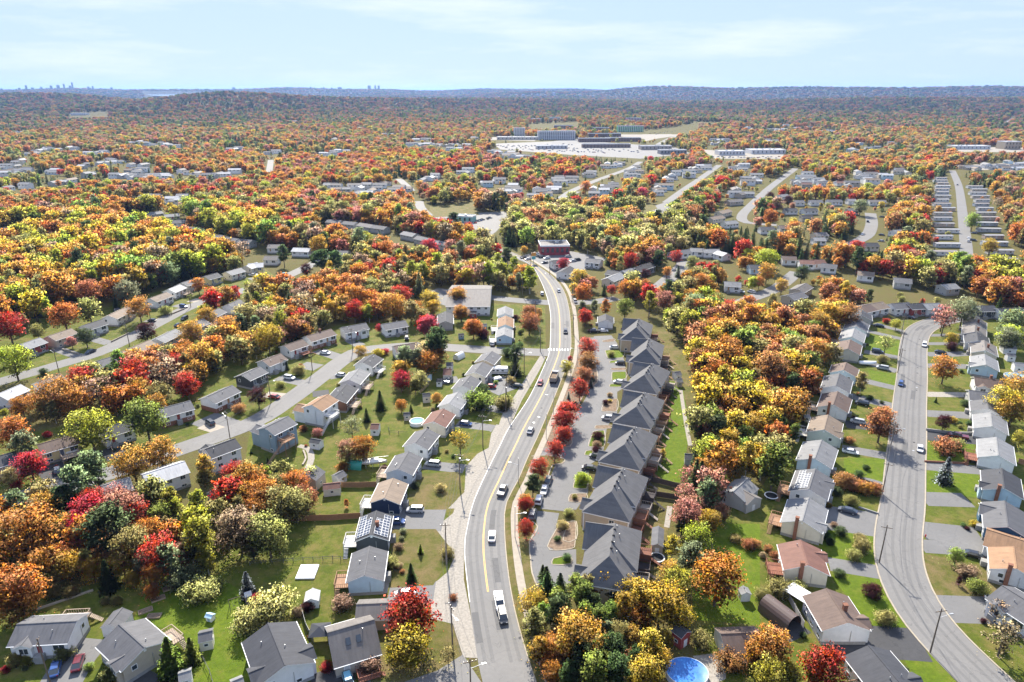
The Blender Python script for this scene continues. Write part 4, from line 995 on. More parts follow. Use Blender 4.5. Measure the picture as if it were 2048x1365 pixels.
for px_, tp, w_ in ((4, 175, 6), (40, 175, 6), (54, 171, 5), (66, 175, 7), (84, 174, 5), (104, 172, 6), (118, 171, 7), (130, 169, 4), (142, 172, 6), (147, 166, 4), (178, 173, 5), (187, 172, 4), (224, 174, 6)): tower(px_, 180, tp, w_, 12600, 's')
for px_, tp, w_ in ((468, 173, 8), (622, 174, 5), (664, 174, 4), (680, 173, 12), (739, 170, 9), (751, 170, 5), (758, 170, 6), (648, 174, 6)): tower(px_, 179, tp, w_, 12800, 'r')
for px_, by, tp, w_ in ((859, 184, 179, 5), (884, 186, 181, 6), (905, 186, 182, 9), (945, 188, 184, 8), (1046, 201, 194, 9), (1075, 200, 194, 10), (1090, 200, 195, 8), (1108, 202, 193, 11), (1160, 196, 191, 12), (1185, 196, 192, 9), (1262, 190, 186, 5), (1300, 189, 184, 3), (1306, 189, 184, 3), (1322, 189, 184, 3), (1328, 189, 184, 3), (1210, 193, 190, 8), (958, 188, 185, 6)): tower(px_, by, tp, w_, 8200, 'w')

# ------------------------------------------------------------------ trailer park
def mobile_home(c, ang, L, wt, rt):
    root = bpy.data.objects.new('mobile_home', None); COL.objects.link(root); root.location = (c.x, c.y, 0); root.rotation_euler = (0, 0, ang)
    ob('wall', cached(('mhw', L), lambda: MB().box(-L / 2, L / 2, -2.1, 2.1, .35, 3.1).mesh('wall', ['siding'])), root, tint=wt)
    ob('roof', cached(('mhr', L), lambda: gable_roof(L + .4, 4.7, 3.1, .5, .18).mesh('roof', ['roof', 'trim'])), root, tint=rt)
    ob('skirting', cached(('mhs', L), lambda: MB().box(-L / 2 + .05, L / 2 - .05, -2.05, 2.05, 0, .36).mesh('skirting', ['foundation'])), root)
    for i in range(4): window(root, -L * .36 + i * L * .24, -2.1, 1.5, -math.pi / 2, 1.2, .9)
    door(root, L * .1, -2.1, .6, -math.pi / 2)
    mask_seg(c - Vector((L / 2, 0, 0)), c + Vector((L / 2, 0, 0)), 6, 1, 9); low_front(c, L / 2 + 1)
    return root
def park(side, A, B, n, ang, L):
    for i in range(n):
        p = A.lerp(B, i / (n - 1)) + Vector((random.uniform(-2, 2), random.uniform(-1.2, 1.2), 0)); wt = random.choice(((.66, .66, .64), (.58, .60, .62), (.56, .50, .42), (.40, .44, .48), (.50, .40, .32))); rt = random.choice(((.42, .42, .42), (.50, .50, .49), (.36, .35, .35), (.38, .34, .31)))
        o = mobile_home(p, ang + random.uniform(-.05, .05), random.choice((L, L, L - 3, L + 1)), wt, rt); cn = {(.66, .66, .64): 'white', (.58, .60, .62): 'pale grey', (.56, .50, .42): 'beige', (.40, .44, .48): 'blue-grey', (.50, .40, .32): 'tan'}[wt]
        add_label(o, f'{cn} mobile home on the {side} side of the trailer park road', 'mobile home', f'{cn} mobile homes on the {side} side')
park('wooded western', GT('7', 1425, 150), GT('7', 1460, 715), 17, -.03, 16.); park('eastern', GT('7', 1690, 215), GT('7', 1860, 770), 15, -.06, 17.)

# ------------------------------------------------------------------ sheds, pools, garden things
SHEDS = []
def shed(t, s, w, eave, wall, roof, what='garden shed', nm='garden_shed', pitch=.5):
    v = [float(q) for q in s.split()]; z = eave + pitch * w / 2; A, B = GT(t, v[0], v[1], z), GT(t, v[2], v[3], z); A.z = B.z = 0; d = B - A; L = d.length
    if L < 2.2: d = d.normalized() * 2.2; L = 2.2
    c = (A + B) / 2; ang = math.atan2(d.y, d.x); root = bpy.data.objects.new(nm, None); COL.objects.link(root); root.location = (c.x, c.y, 0); root.rotation_euler = (0, 0, ang)
    ob('wall', gable_body(L, w, eave, pitch * w / 2, .18).mesh('wall', ['siding']), root, tint=WALL[wall][0]); ob('roof', gable_roof(L, w, eave, pitch * w / 2, .1).mesh('roof', ['roof', 'trim']), root, tint=ROOF[roof][0])
    ob('door', MB().box(-.5, .5, -.02, .05, .05, 1.85).mesh('door', ['trim']), root, (L / 2 - .14, 0, 0), -math.pi / 2); window(root, 0, -w / 2 + .18, 1.1, -math.pi / 2, .7, .6)
    if L > 4: window(root, 0, w / 2 - .18, 1.1, math.pi / 2, .7, .6)
    mask_seg(A, B, w / 2 + 1.5, 1, 3)
    SHEDS.append(dict(o=root, c=c, d=f'{WALL[wall][1]} {what} with {ROOF[roof][1]} roof', cat='garage' if 'garage' in what else 'shed')); return root
for t_, s_, w_, e_, wl, rf__, wh__ in (('a', '1000 345 1110 340', 3.6, 2.3, 'W', 'g', 'garden shed'), ('a', '960 440 1090 440', 6.0, 2.6, 'C', 'm', 'double garage'), ('a', '680 500 755 520', 3., 2.2, 'B', 'd', 'garden shed'), ('a', '855 600 940 600', 2.6, 2.0, 'W', 'k', 'garden shed'), ('a', '640 815 760 805', 3.2, 2.4, 'C', 'd', 'garden shed'), ('a', '355 1105 460 1100', 2.6, 2.0, 'T', 'd', 'garden shed'),
                           ('b', '770 60 900 60', 4.2, 2.4, 'W', 'm', 'garden shed'), ('b', '220 835 350 765', 3.4, 2.1, 'S', 'g', 'garden shed'), ('b', '40 975 310 945', 3.6, 2.3, 'C', 'm', 'garden shed'), ('9', '440 1060 520 990', 6, 3.4, 'T', 'g', 'detached garage'), ('9', '480 775 560 790', 3.0, 2.2, 'W', 'd', 'garden shed'), ('12', '915 805 815 930', 4.2, 2.5, 'W', 'g', 'long shed'), ('12', '1480 1000 1590 975', 3.6, 2.4, 'C', 'g', 'garden shed'), ('12', '1330 1300 1430 1270', 3.0, 2.1, 'W', 'l', 'garden shed'), ('12', '1740 1355 1800 1330', 2.6, 2.1, 'W', 'l', 'low shed'),
                           ('13', '470 660 455 740', 3.2, 2.0, 'S', 'w', 'canvas shed'), ('13', '795 780 1060 768', 6.6, 2.7, 'T', 'v', 'detached garage'), ('14', '1185 195 1178 330', 3.0, 2.4, 'T', 'g', 'garden shed'), ('14', '1820 645 1845 690', 2.4, 2.0, 'W', 'l', 'garden shed'), ('14', '1650 1000 1960 988', 7.0, 2.7, 'G', 'b', 'long garage'), ('f', '190 250 350 235', 3.4, 2.6, 'W', 'k', 'garden shed'), ('f', '510 530 600 530', 2.4, 2.0, 'G', 'l', 'garden shed'),
                           ('8', '1650 1200 1700 1175', 3.4, 2.3, 'L', 'k', 'barn-shaped shed'), ('j', '-320 280 -420 250', 6., 2.6, 'G', 'g', 'detached garage'), ('10', '1590 1240 1690 1150', 7., 3.2, 'G', 'l', 'detached garage'), ('15', '-60 -80 40 -20', 6., 2.8, 'G', 'v', 'detached garage'), ('k', '1310 1040 1400 1040', 3.4, 2.2, 'T', 'g', 'garden shed'), ('k', '1275 940 1370 930', 3.6, 2.3, 'S', 'g', 'open gazebo'), ('10', '1260 980 1360 990', 3.6, 2.3, 'G', 'd', 'garden shed'), ('h', '610 330 740 340', 5, 2.6, 'W', 'l', 'detached garage'), ('h', '650 425 735 430', 3, 2.3, 'W', 'g', 'garden shed'), ('h', '720 510 819 520', 4, 2.6, 'W', 'l', 'garden shed'), ('o', '640 1170 705 1165', 2.8, 2., 'G', 'g', 'garden shed'), ('o', '490 1010 580 1010', 3.4, 2.4, 'P', 'd', 'garden shed'), ('o', '350 1290 420 1285', 2.5, 1.8, 'L', 'd', 'garden shed'), ('m', '1730 435 1810 425', 3, 2.2, 'G', 'd', 'garden shed'), ('4', '1050 850 1110 850', 3, 2.2, 'W', 'l', 'garden shed'), ('14', '1320 930 1400 990', 3.2, 3.0, 'P', 'd', 'raised playhouse')):
    shed(t_, s_, w_, e_, wl, rf__, wh__, 'detached_garage' if 'garage' in wh__ else 'garden_shed')

def thing(name, c, ang, label, cat, group=None):
    r = bpy.data.objects.new(name, None); COL.objects.link(r); r.location = (c[0], c[1], 0); r.rotation_euler = (0, 0, ang); add_label(r, label, cat, group or label); return r
def disc(mb, rx, ry, z, n=28, mi=0): mb.add([(rx * math.cos(2 * math.pi * i / n), ry * math.sin(2 * math.pi * i / n), z) for i in range(n)], [tuple(range(n))], mi); return mb
def ring(mb, rx, ry, z0, z1, th, n=28, mi=0):
    for i in range(n):
        a, b = 2 * math.pi * i / n, 2 * math.pi * (i + 1) / n; P = [((rx + q) * math.cos(g), (ry + q) * math.sin(g), z) for g in (a, b) for q in (0, th) for z in (z0, z1)]
        mb.add(P, [(0, 1, 5, 4), (2, 6, 7, 3), (1, 3, 7, 5), (0, 4, 6, 2)], mi)
    return mb
def pool(t, x, y, rx, ry, label, cover, ang=0.0):
    c = GT(t, x, y, 1.2); r = thing('swimming_pool', c, ang, label, 'pool')
    ob('pool_wall', ring(MB(), rx, ry, 0, 1.3, .14).mesh('pool_wall', ['paint']), r, tint=(.55, .58, .62) if cover else (.75, .76, .76))
    mb = MB(); n = 36; V = [(0, 0, 1.12)]; fs = []
    for k in range(1, 6):
        for i in range(n):
            g = 2 * math.pi * i / n; q = k / 5; V.append((rx * q * math.cos(g), ry * q * math.sin(g), 1.12 + (.06 * math.sin(5 * g + k * 2) * q * (1 - q) * 2 if cover else 0) + (.2 * q ** 4 if cover else 0)))
    for i in range(n): fs.append((0, 1 + i, 1 + (i + 1) % n))
    for k in range(4):
        for i in range(n): a = 1 + k * n + i; b = 1 + k * n + (i + 1) % n; fs.append((a, a + n, b + n, b))
    mb.add(V, fs); ob('pool_cover' if cover else 'water', mb.mesh('pool_cover', ['pool_cover' if cover else 'water'], True), r)
    mask_seg(c, c + Vector((.1, 0, 0)), max(rx, ry) + 2, 1, 5)
m_, t__, b__ = newmat('pool_cover'); lk(t__, mixc(t__, noise(t__, objc(t__), 1.3, 4), (.015, .11, .40), (.03, .20, .55)), b__.inputs['Base Color']); b__.inputs['Roughness'].default_value = .3
pool('14', 1400, 1285, 3.9, 3.4, 'round above-ground pool under a bright blue cover', True); pool('a', 560, 1230, 2.3, 2.3, 'small round above-ground pool by the vegetable garden', False); pool('h', 740, 640, 4.2, 3.0, 'oval above-ground pool with open water and white rim', False)
for t_, x_, y_, lb in (('14', 1175, 430, 'round trampoline with a white rim behind the townhouses'), ('f', 210, 780, 'trampoline with a teal rim at the edge of the wood'), ('j', 20, 540, 'trampoline with a pale rim on the asphalt yard')):
    c = GT(t_, x_, y_, .8); r = thing('trampoline', c, 0, lb, 'trampoline'); ob('mat', disc(MB(), 1.6, 1.6, .8).mesh('mat', ['rubber']), r); ob('rim', ring(MB(), 1.55, 1.55, .76, .84, .3).mesh('rim', ['paint']), r, tint=(.12, .45, .42) if 'teal' in lb else (.75, .75, .74))
    for i in range(4): g = i * math.pi / 2 + .4; ob('leg', cached('tleg', lambda: MB().cyl((0, 0, 0), (0, 0, .8), .04, n=6).mesh('leg', ['metal'])), r, (1.6 * math.cos(g), 1.6 * math.sin(g), 0))
# white tarpaulin-covered frame on the lawn
c = GT('13', 430, 545); r = thing('covered_sandbox', c, .02, 'low square white covered frame lying on the back lawn', 'cover'); ob('cover', MB().box(-2.2, 2.2, -2.5, 2.5, .25, .42, 0, .1, .1).mesh('cover', ['trim']), r); ob('frame', MB().box(-2.15, 2.15, -2.45, 2.45, 0, .25).mesh('frame', ['wood']), r, tint=(.4, .34, .28))
# green tarpaulin shelter, arched carport
def arch(nm, t, x, y, ang, L, w, h, mat, tn, label):
    c = GT(t, x, y); r = thing(nm, c, ang, label, 'shelter'); n = 12; mb = MB(); V = []
    for q in (0, .07):
        for xx in (-L / 2, L / 2): V += [(xx, (w / 2 - q) * math.cos(math.pi * i / n), (h - q) * math.sin(math.pi * i / n) ** .8) for i in range(n + 1)]
    m1 = n + 1; fs = [(i, i + 1, m1 + i + 1, m1 + i) for i in range(n)] + [(2 * m1 + i, 3 * m1 + i, 3 * m1 + i + 1, 2 * m1 + i + 1) for i in range(n)] + [(i, 2 * m1 + i, 2 * m1 + i + 1, i + 1) for i in range(n)] + [(m1 + i, m1 + i + 1, 3 * m1 + i + 1, 3 * m1 + i) for i in range(n)]
    mb.add(V, fs); ob('cover', mb.mesh('cover', [mat]), r, tint=tn); ob('end_panel', MB().prism([((w / 2 - .1) * math.cos(math.pi * i / n), (h - .1) * math.sin(math.pi * i / n) ** .8) for i in range(n + 1)], -L / 2 + .1, -L / 2 + .16).mesh('end_panel', [mat]), r, tint=tn)
    for k in range(5): ob('hoop', MB().box(-L / 2 + k * L / 4 - .04, -L / 2 + k * L / 4 + .04, -.05, .05, h - .02, h + .05).mesh('hoop', ['metal']), r)
    mask_seg(c, c + Vector((1, 0, 0)), L / 2 + 1, 1, 3)
arch('garden_shelter', 'b', 545, 720, -.1, 4.4, 3.4, 2.3, 'paint', (.04, .26, .20), 'green tarpaulin shelter behind the boat'); arch('carport', '15', 215, 880, -1.05, 7.5, 4.6, 3.2, 'paint', (.105, .075, .065), 'brown arched carport beside the brown-roofed white house')
arch('greenhouse', 'a', 1200, 280, 1.0, 4.6, 3.0, 2.4, 'trim', None, 'white hooped greenhouse on a back lawn')
# sailing boat on stands
c = GT('b', 800, 640, 1.4); r = thing('sailboat', c, .12, 'white sailing boat stored on stands beside an orange maple', 'boat'); mb = MB(); n = 12; V = []
for i in range(n + 1):
    q = i / n; x = -4.2 + 8.4 * q; hw = 1.35 * (1 - max(0, (q - .35) / .65) ** 2.2) * (.82 + .18 * min(1, q * 4)); zb = .55 + .5 * abs(q - .45) ** 1.6 * 2
    V += [(x, -hw, 1.9), (x, -hw * .75, 1.25), (x, 0, zb), (x, hw * .75, 1.25), (x, hw, 1.9)]
fs = [(5 * i + k, 5 * i + k + 1, 5 * i + k + 6, 5 * i + k + 5) for i in range(n) for k in range(4)] + [(0, 1, 2, 3, 4)]; mb.add(V, fs)
ob('hull', mb.mesh('hull', ['trim'], True), r); ob('boat_deck', MB().add([v for i in range(n + 1) for v in ((V[5 * i][0], V[5 * i][1], 1.88), (V[5 * i + 4][0], V[5 * i + 4][1], 1.88))], [(2 * i, 2 * i + 1, 2 * i + 3, 2 * i + 2) for i in range(n)]).mesh('boat_deck', ['paint']), r, tint=(.62, .60, .52))
ob('cabin', MB().box(-.8, 2.0, -.75, .75, 1.85, 2.4, 0, .35, .15).mesh('cabin', ['trim']), r); ob('mast', MB().cyl((-4.5, .9, 2.2), (4.6, .9, 2.6), .06, n=6).mesh('mast', ['metal']), r)
for x in (-2, 0, 2):
    for y in (-1, 1): ob('stand', MB().cyl((x, y * 1.2, 0), (x, y * .8, 1.3), .05, n=5).mesh('stand', ['metal']), r)
mask_seg(c, c + Vector((1, 0, 0)), 5, 1, 3)
# camping trailer and flat utility trailer
c = GT('a', 1810, 520); r = thing('camping_trailer', c, -.03, 'white camping trailer parked beside the row of bungalows', 'trailer'); ob('body', MB().prism([(-3.4, .6), (3.2, .6), (3.6, 1.6), (3.3, 3.0), (-3.2, 3.0), (-3.5, 2.4)], -1.2, 1.2, 'y').mesh('body', ['trim']), r)
for x in (-2.2, -.6, 1.4): window(r, x, -1.2, 1.7, -math.pi / 2, .9, .6)
ob('stripe', MB().box(-3.3, 3.4, -1.23, 1.23, 1.15, 1.35).mesh('stripe', ['paint']), r, tint=(.25, .2, .15)); ob('roof_unit', MB().box(-.5, .5, -.4, .4, 3.0, 3.3).mesh('roof_unit', ['metal']), r)
for x in (-.9, .1):
    for y in (-1.1, 1.1): ob('wheel', cached('twheel', lambda: MB().cyl((0, -.1, 0), (0, .1, 0), .35, n=12).mesh('wheel', ['rubber'])), r, (x, y, .35))
ob('hitch', MB().box(3.3, 4.6, -.08, .08, .5, .62).mesh('hitch', ['metal']), r)
c = GT('a', 1780, 610); r = thing('covered_trailer', c, .5, 'small low white-covered utility trailer on grey asphalt', 'trailer'); ob('cover', MB().box(-1.7, 1.7, -1.1, 1.1, .7, 1.15, 0, .25, .2).mesh('cover', ['trim']), r); ob('frame', MB().box(-1.75, 1.75, -1.15, 1.15, .45, .7).mesh('frame', ['metal']), r)
for y in (-1.15, 1.15): ob('wheel', MC['twheel'], r, (0, y, .35))
c = GT('g', 1020, 840); r = thing('covered_boat', c, -.06, 'white shrink-wrapped boat parked on a driveway', 'boat'); mb = MB(); V = []; n = 10
for i in range(n + 1): q = i / n; hw = 1.3 * math.sin(math.pi * min(.98, max(.04, q * .7 + .22))) ; x = -3.4 + 6.8 * q; V += [(x, -hw, .7), (x, -hw * .9, 1.3), (x, 0, 1.9), (x, hw * .9, 1.3), (x, hw, .7), (x, 0, .35)]
mb.add(V, [(6 * i + k, 6 * i + (k + 1) % 6, 6 * i + 6 + (k + 1) % 6, 6 * i + 6 + k) for i in range(n) for k in range(6)] + [(0, 1, 2, 3, 4, 5), tuple(6 * n + k for k in range(6))]); ob('cover', mb.mesh('cover', ['trim'], True), r)
for y in (-.9, .9): ob('wheel', MC['twheel'], r, (-.8, y, .35))
# gazebo with dark roof, swing set, playhouse slide
c = GT('13', 530, 1040); r = thing('gazebo', c, .1, 'dark-roofed garden gazebo on a deck beside the skylit brown roof', 'gazebo')
ob('canopy', MB().add([(-2, -2, 2.3), (2, -2, 2.3), (2, 2, 2.3), (-2, 2, 2.3), (0, 0, 3.2)], [(0, 1, 4), (1, 2, 4), (2, 3, 4), (3, 0, 4), (3, 2, 1, 0)]).mesh('canopy', ['paint']), r, tint=(.045, .047, .055))
for x in (-1.8, 1.8):
    for y in (-1.8, 1.8): ob('post', cached('gpost', lambda: MB().box(-.06, .06, -.06, .06, 0, 2.35).mesh('post', ['rubber'])), r, (x, y, 0))
c = GT('12', 1780, 800); r = thing('swing_set', c, .5, 'wooden swing set with a yellow slide beside a blue spruce', 'swing set')
for x in (-1.6, 1.6):
    for s_ in (-1, 1): ob('leg', MB().cyl((x, s_ * 1.1, 0), (x, 0, 2.5), .06, n=6).mesh('leg', ['wood']), r, tint=(.16, .12, .10))
ob('crossbar', MB().cyl((-1.7, 0, 2.5), (1.7, 0, 2.5), .06, n=6).mesh('crossbar', ['wood']), r, tint=(.16, .12, .10)); ob('slide', MB().prism([(0, 1.4), (2.3, .15), (2.7, .15), (2.7, .25), (2.3, .27), (0, 1.55)], -.25, .25, 'y').mesh('slide', ['paint']), r, (-.2, -2.0, 0), -1.2, tint=(.62, .55, .25)); ob('tower', MB().box(1.7, 3.0, -.7, .7, 0, 1.4).mesh('tower', ['wood']), r, tint=(.30, .27, .25)); ob('canopy', MB().prism([(-.9, 2.4), (.9, 2.4), (0, 3.1)], 1.6, 3.1).mesh('canopy', ['paint']), r, tint=(.45, .45, .46))
for x in (-.7, .5):
    s_ = ob('swing_seat', MB().box(-.25, .25, -.1, .1, .55, .6).mesh('swing_seat', ['rubber']), r, (x, 0, 0)); ob('chain', MB().cyl((-.22, 0, .58), (-.22, 0, 2.5), .015, n=4).cyl((.22, 0, .58), (.22, 0, 2.5), .015, n=4).mesh('chain', ['metal']), s_)
c = GT('12', 1578, 900); r = thing('toy_playhouse', c, -.3, 'small white and blue plastic playhouse on the lawn', 'playhouse'); ob('wall', MB().box(-.7, .7, -.6, .6, 0, 1.2).mesh('wall', ['trim']), r); ob('roof', gable_roof(1.7, 1.6, 1.2, .45, .08).mesh('roof', ['paint', 'trim']), r, tint=(.40, .58, .68)); ob('door', MB().box(-.25, .25, -.62, -.58, 0, .9).mesh('door', ['paint']), r, tint=(.3, .45, .6))
for t_, x_, y_, a_, lb in (('12', 1090, 835, .6, 'bare raised wooden planter beside the long shed'), ('12', 1155, 875, .1, 'square raised planter beside the beige house'), ('12', 1185, 745, .6, 'long raised planter under a small orange maple'), ('12', 1270, 665, .6, 'raised planter at the end of the planter line')):
    c = GT(t_, x_, y_); r = thing('raised_planter', c, a_, lb, 'planter', 'raised planters'); ob('frame', MB().box(-1.4, 1.4, -.7, -.6, 0, .4).box(-1.4, 1.4, .6, .7, 0, .4).box(-1.4, -1.3, -.6, .6, 0, .4).box(1.3, 1.4, -.6, .6, 0, .4).mesh('frame', ['wood']), r, tint=(.34, .26, .20)); ob('soil', MB().box(-1.3, 1.3, -.6, .6, 0, .33).mesh('soil', ['bark_bed']), r)
# fences: each panel its own piece
def fence(t, s, h, tn, label, panel=2.4, mat='wood', wire=False):
    P = pts(t, s); r = thing('fence', P[0], 0, label, 'fence'); o0 = P[0]
    for a, b in zip(P, P[1:]):
        d = b - a; n = max(1, round(d.length / panel)); ang = math.atan2(d.y, d.x); l = d.length / n
        for i in range(n):
            c = a + d * ((i + .5) / n) - o0
            ob('fence_panel', cached(('fp', round(l, 2), h, wire), lambda: (MB().box(-l / 2, l / 2, -.02, .02, h - .06, h).box(-l / 2, l / 2, -.02, .02, h * .5, h * .5 + .04) if wire else MB().box(-l / 2 + .05, l / 2 - .05, -.03, .03, .06, h)).mesh('fence_panel', [mat])), r, (c.x, c.y, 0), ang, tint=tn)
            ob('post', cached(('fpo', h), lambda: MB().box(-.06, .06, -.06, .06, 0, h + .1).mesh('post', [mat])), r, ((a + d * (i / n) - o0).x, (a + d * (i / n) - o0).y, 0), ang, tint=tn)
fence('13', '250 155 400 160 600 155 830 140', 1.8, (.34, .17, .085), 'brown board fence between two back lawns'); fence('b', '330 1030 600 1030 860 1020', 1.8, (.34, .19, .10), 'brown board fence behind the tan-roofed navy house')
fence('13', '0 490 250 470 620 450 740 460', 1.1, (.12, .12, .12), 'dark wire fence across the back lawns', wire=True); fence('13', '385 830 420 960 480 1080', 1.5, (.10, .11, .11), 'dark mesh fence beside the grey-roofed house', mat='paint'); fence('10', '1040 1175 1230 1225', 1.8, (.12, .09, .075), 'dark board fence at the end of the townhouse lawn'); fence('10', '1020 1270 1220 1300', 1.8, (.11, .085, .07), 'dark board fence between two townhouse yards')
fence('12', '1500 1160 1570 1300 1600 1400', 1.2, (.14, .14, .13), 'wire fence between the shed lawns', wire=True); fence('a', '610 820 750 680', 1.5, (.36, .27, .15), 'short tan fence by the small white shed'); fence('b', '1040 160 1060 215 1330 230', 1.2, (.10, .09, .08), 'low dark garden fence round the vegetable plot', wire=True)
fence('i', '760 330 819 345', 1.8, (.40, .22, .12), 'orange-brown fence behind the white house'); fence('15', '285 745 330 830 400 960', 1.7, (.45, .44, .42), 'grey board screen beside the covered terrace')
c = GT('15', 365, 775); r = thing('terrace_canopy', c, -.95, 'white flat canopy over the terrace of the brown-roofed white house', 'canopy'); ob('canopy', MB().box(-3, 3, -2, 2, 2.6, 2.75).mesh('canopy', ['trim']), r)
for x in (-2.8, 2.8):
    for y in (-1.8, 1.8): ob('post', cached('cpost', lambda: MB().box(-.06, .06, -.06, .06, 0, 2.6).mesh('post', ['trim'])), r, (x, y, 0))
# low retaining walls along drives
def low_wall(t, s, h, w, mat, tn, label):
    P = catmull(pts(t, s), 3.0); r = thing('retaining_wall', P[0], 0, label, 'wall'); o0 = P[0]
    for a, b in zip(P, P[1:]):
        d = b - a; c = (a + b) / 2 - o0; ob('wall_block', cached(('rw', round(d.length, 1), h, w, mat), lambda: MB().box(-d.length / 2, d.length / 2 - .03, -w / 2, w / 2, 0, h).mesh('wall_block', [mat])), r, (c.x, c.y, 0), math.atan2(d.y, d.x), tint=tn)
low_wall('m', '950 1065 1200 1140', .7, .35, 'concrete', None, 'pale low wall edging a driveway on the upper street'); low_wall('m', '1690 950 1960 820', .7, .35, 'concrete', None, 'pale low wall along an upper street lawn'); low_wall('n', '640 680 800 615', .7, .35, 'concrete', None, 'pale low wall by the dark blue parked car'); low_wall('11', '1200 825 1400 850 1530 850', .9, .4, 'foundation', None, 'dark grey wall beside the black asphalt drive'); low_wall('11', '640 1130 905 1205', .5, .3, 'rubber', None, 'dark edging wall by the shrub-lined drive'); low_wall('11', '1190 1040 1480 1055', .6, .35, 'brick', None, 'brick-red low wall edging a sloping lawn'); low_wall('15', '810 60 960 110', .5, .3, 'foundation', None, 'grey edging wall above the wide grey drive'); low_wall('d', '1720 930 1760 1050 1710 1150', .5, .5, 'concrete', None, 'pale boulder edging beside the garden path'); low_wall('12', '260 830 700 680', .4, .4, 'concrete', None, 'low stone edging along the wooded border')

# ------------------------------------------------------------------ cars
def car_meshes(kind):
    """side profile along x (front +x), loft across y; returns part meshes"""
    def mk():
        spec = {'sedan': (4.7, 1.82, 1.45, .72, (-2.05, -1.15, .85, 1.55), .95), 'suv': (4.7, 1.9, 1.72, .78, (-2.25, -2.0, .95, 1.5), 1.06), 'pickup': (5.8, 2.0, 1.85, .85, (-.9, -.75, 1.05, 1.75), 1.12), 'hatch': (4.2, 1.78, 1.5, .72, (-2.0, -1.6, .8, 1.45), .95)}[kind]
        Lc, wd, ht, _, (g0, g1, g2, g3), bl = spec; h = wd / 2; f, r = Lc / 2, -Lc / 2
        mb = MB()
        # lower body as lofted sections
        if kind == 'pickup': sec = [(r, .5, bl - .05, h * .95), (r + .1, .35, bl, h), (g0, .32, bl, h), (g3, .32, bl + .02, h), (f - .35, .32, bl - .08, h), (f, .45, bl - .28, h * .88)]
        else: sec = [(r, .5, bl - .12, h * .88), (r + .25, .32, bl, h * .98), (g0 + .3, .28, bl + .02, h), (g3, .28, bl, h), (f - .6, .3, bl - .12, h * .97), (f - .12, .36, bl - .25, h * .9), (f, .45, bl - .36, h * .78)]
        V = []; 
        for x, z0, z1, hw in sec: V += [(x, -hw * .93, z0), (x, -hw, z0 + (z1 - z0) * .5), (x, -hw * .95, z1), (x, hw * .95, z1), (x, hw, z0 + (z1 - z0) * .5), (x, hw * .93, z0)]
        n = len(sec); fs = [(6 * i + k, 6 * i + (k + 1) % 6, 6 * i + 6 + (k + 1) % 6, 6 * i + 6 + k) for i in range(n - 1) for k in range(6)] + [(5, 4, 3, 2, 1, 0), tuple(6 * (n - 1) + k for k in range(6))]
        mb.add(V, fs)
        if kind == 'pickup': mb.box(r + .15, g0 - .1, -h * .8, h * .8, bl - .45, bl - .44)
        body = mb.mesh('body', ['car_paint'])
        ht_, hw0, hw1 = ht, h * .9, h * .72
        roofm = MB().box(g1 + .05, g2 - .05, -hw1, hw1, ht - .06, ht, 0, .06, .06).mesh('car_roof', ['car_paint'])
        for x0, x1 in (((g0 + g1) / 2, 0),): pass
        ws = MB().add([(g3, -hw0, bl), (g3, hw0, bl), (g2, hw1, ht - .05), (g2, -hw1, ht - .05)], [(0, 1, 2, 3)]).add([(g3 - .12, -hw0 + .03, bl), (g3 - .12, hw0 - .03, bl), (g2 - .12, hw1 - .03, ht - .05), (g2 - .12, -hw1 + .03, ht - .05)], [(3, 2, 1, 0)]).mesh('windscreen', ['glass'])
        rw = MB().add([(g0, -hw0, bl), (g0, hw0, bl), (g1, hw1, ht - .05), (g1, -hw1, ht - .05)], [(3, 2, 1, 0)]).mesh('rear_window', ['glass'])
        def side(s): return MB().add([(g0, s * hw0, bl), (g3, s * hw0, bl), (g2, s * hw1, ht - .05), (g1, s * hw1, ht - .05)], [(0, 1, 2, 3)]).mesh('side_window', ['glass'])
        pil = MB()
        for s in (-1, 1):
            for xa, xb, za, zb in ((g3, g2, bl, ht - .04), (g0, g1, bl, ht - .04), ((g0 + g3) / 2 - .05, (g1 + g2) / 2 - .05, bl, ht - .04)):
                pil.add([(xa - .05, s * (hw0 + .012), za), (xa + .05, s * (hw0 + .012), za), (xb + .05, s * (hw1 + .012), zb), (xb - .05, s * (hw1 + .012), zb)], [(0, 1, 2, 3)])
        parts = [('body', body, (0, 0, 0)), ('car_roof', roofm, (0, 0, 0)), ('windscreen', ws, (0, 0, 0)), ('rear_window', rw, (0, 0, 0)), ('side_window', side(1), (0, 0, 0)), ('side_window', side(-1), (0, 0, 0)), ('pillar', pil.mesh('pillar', ['car_paint']), (0, 0, 0))]
        wl = cached('cwheel', lambda: MB().cyl((0, -.11, 0), (0, .11, 0), .34, n=14).cyl((0, -.125, 0), (0, .125, 0), .2, n=10, mi=1).mesh('wheel', ['rubber', 'metal']))
        for x in (Lc * .3, -Lc * .29):
            for s in (-1, 1): parts.append(('wheel', wl, (x, s * (h - .1), .34)))
        hl = cached('hl', lambda: MB().box(-.06, .04, -.2, .2, -.07, .07).mesh('headlight', ['lamp_glass'])); tl = cached('tl', lambda: MB().box(-.03, .05, -.13, .13, -.14, .14).mesh('tail_light', ['red_light']))
        for s in (-1, 1): parts.append(('headlight', hl, (f - .08, s * h * .6, bl - .36))); parts.append(('tail_light', tl, (r + .03, s * h * .72, bl - .25)))
        return parts
    return cached(('car', kind), mk)
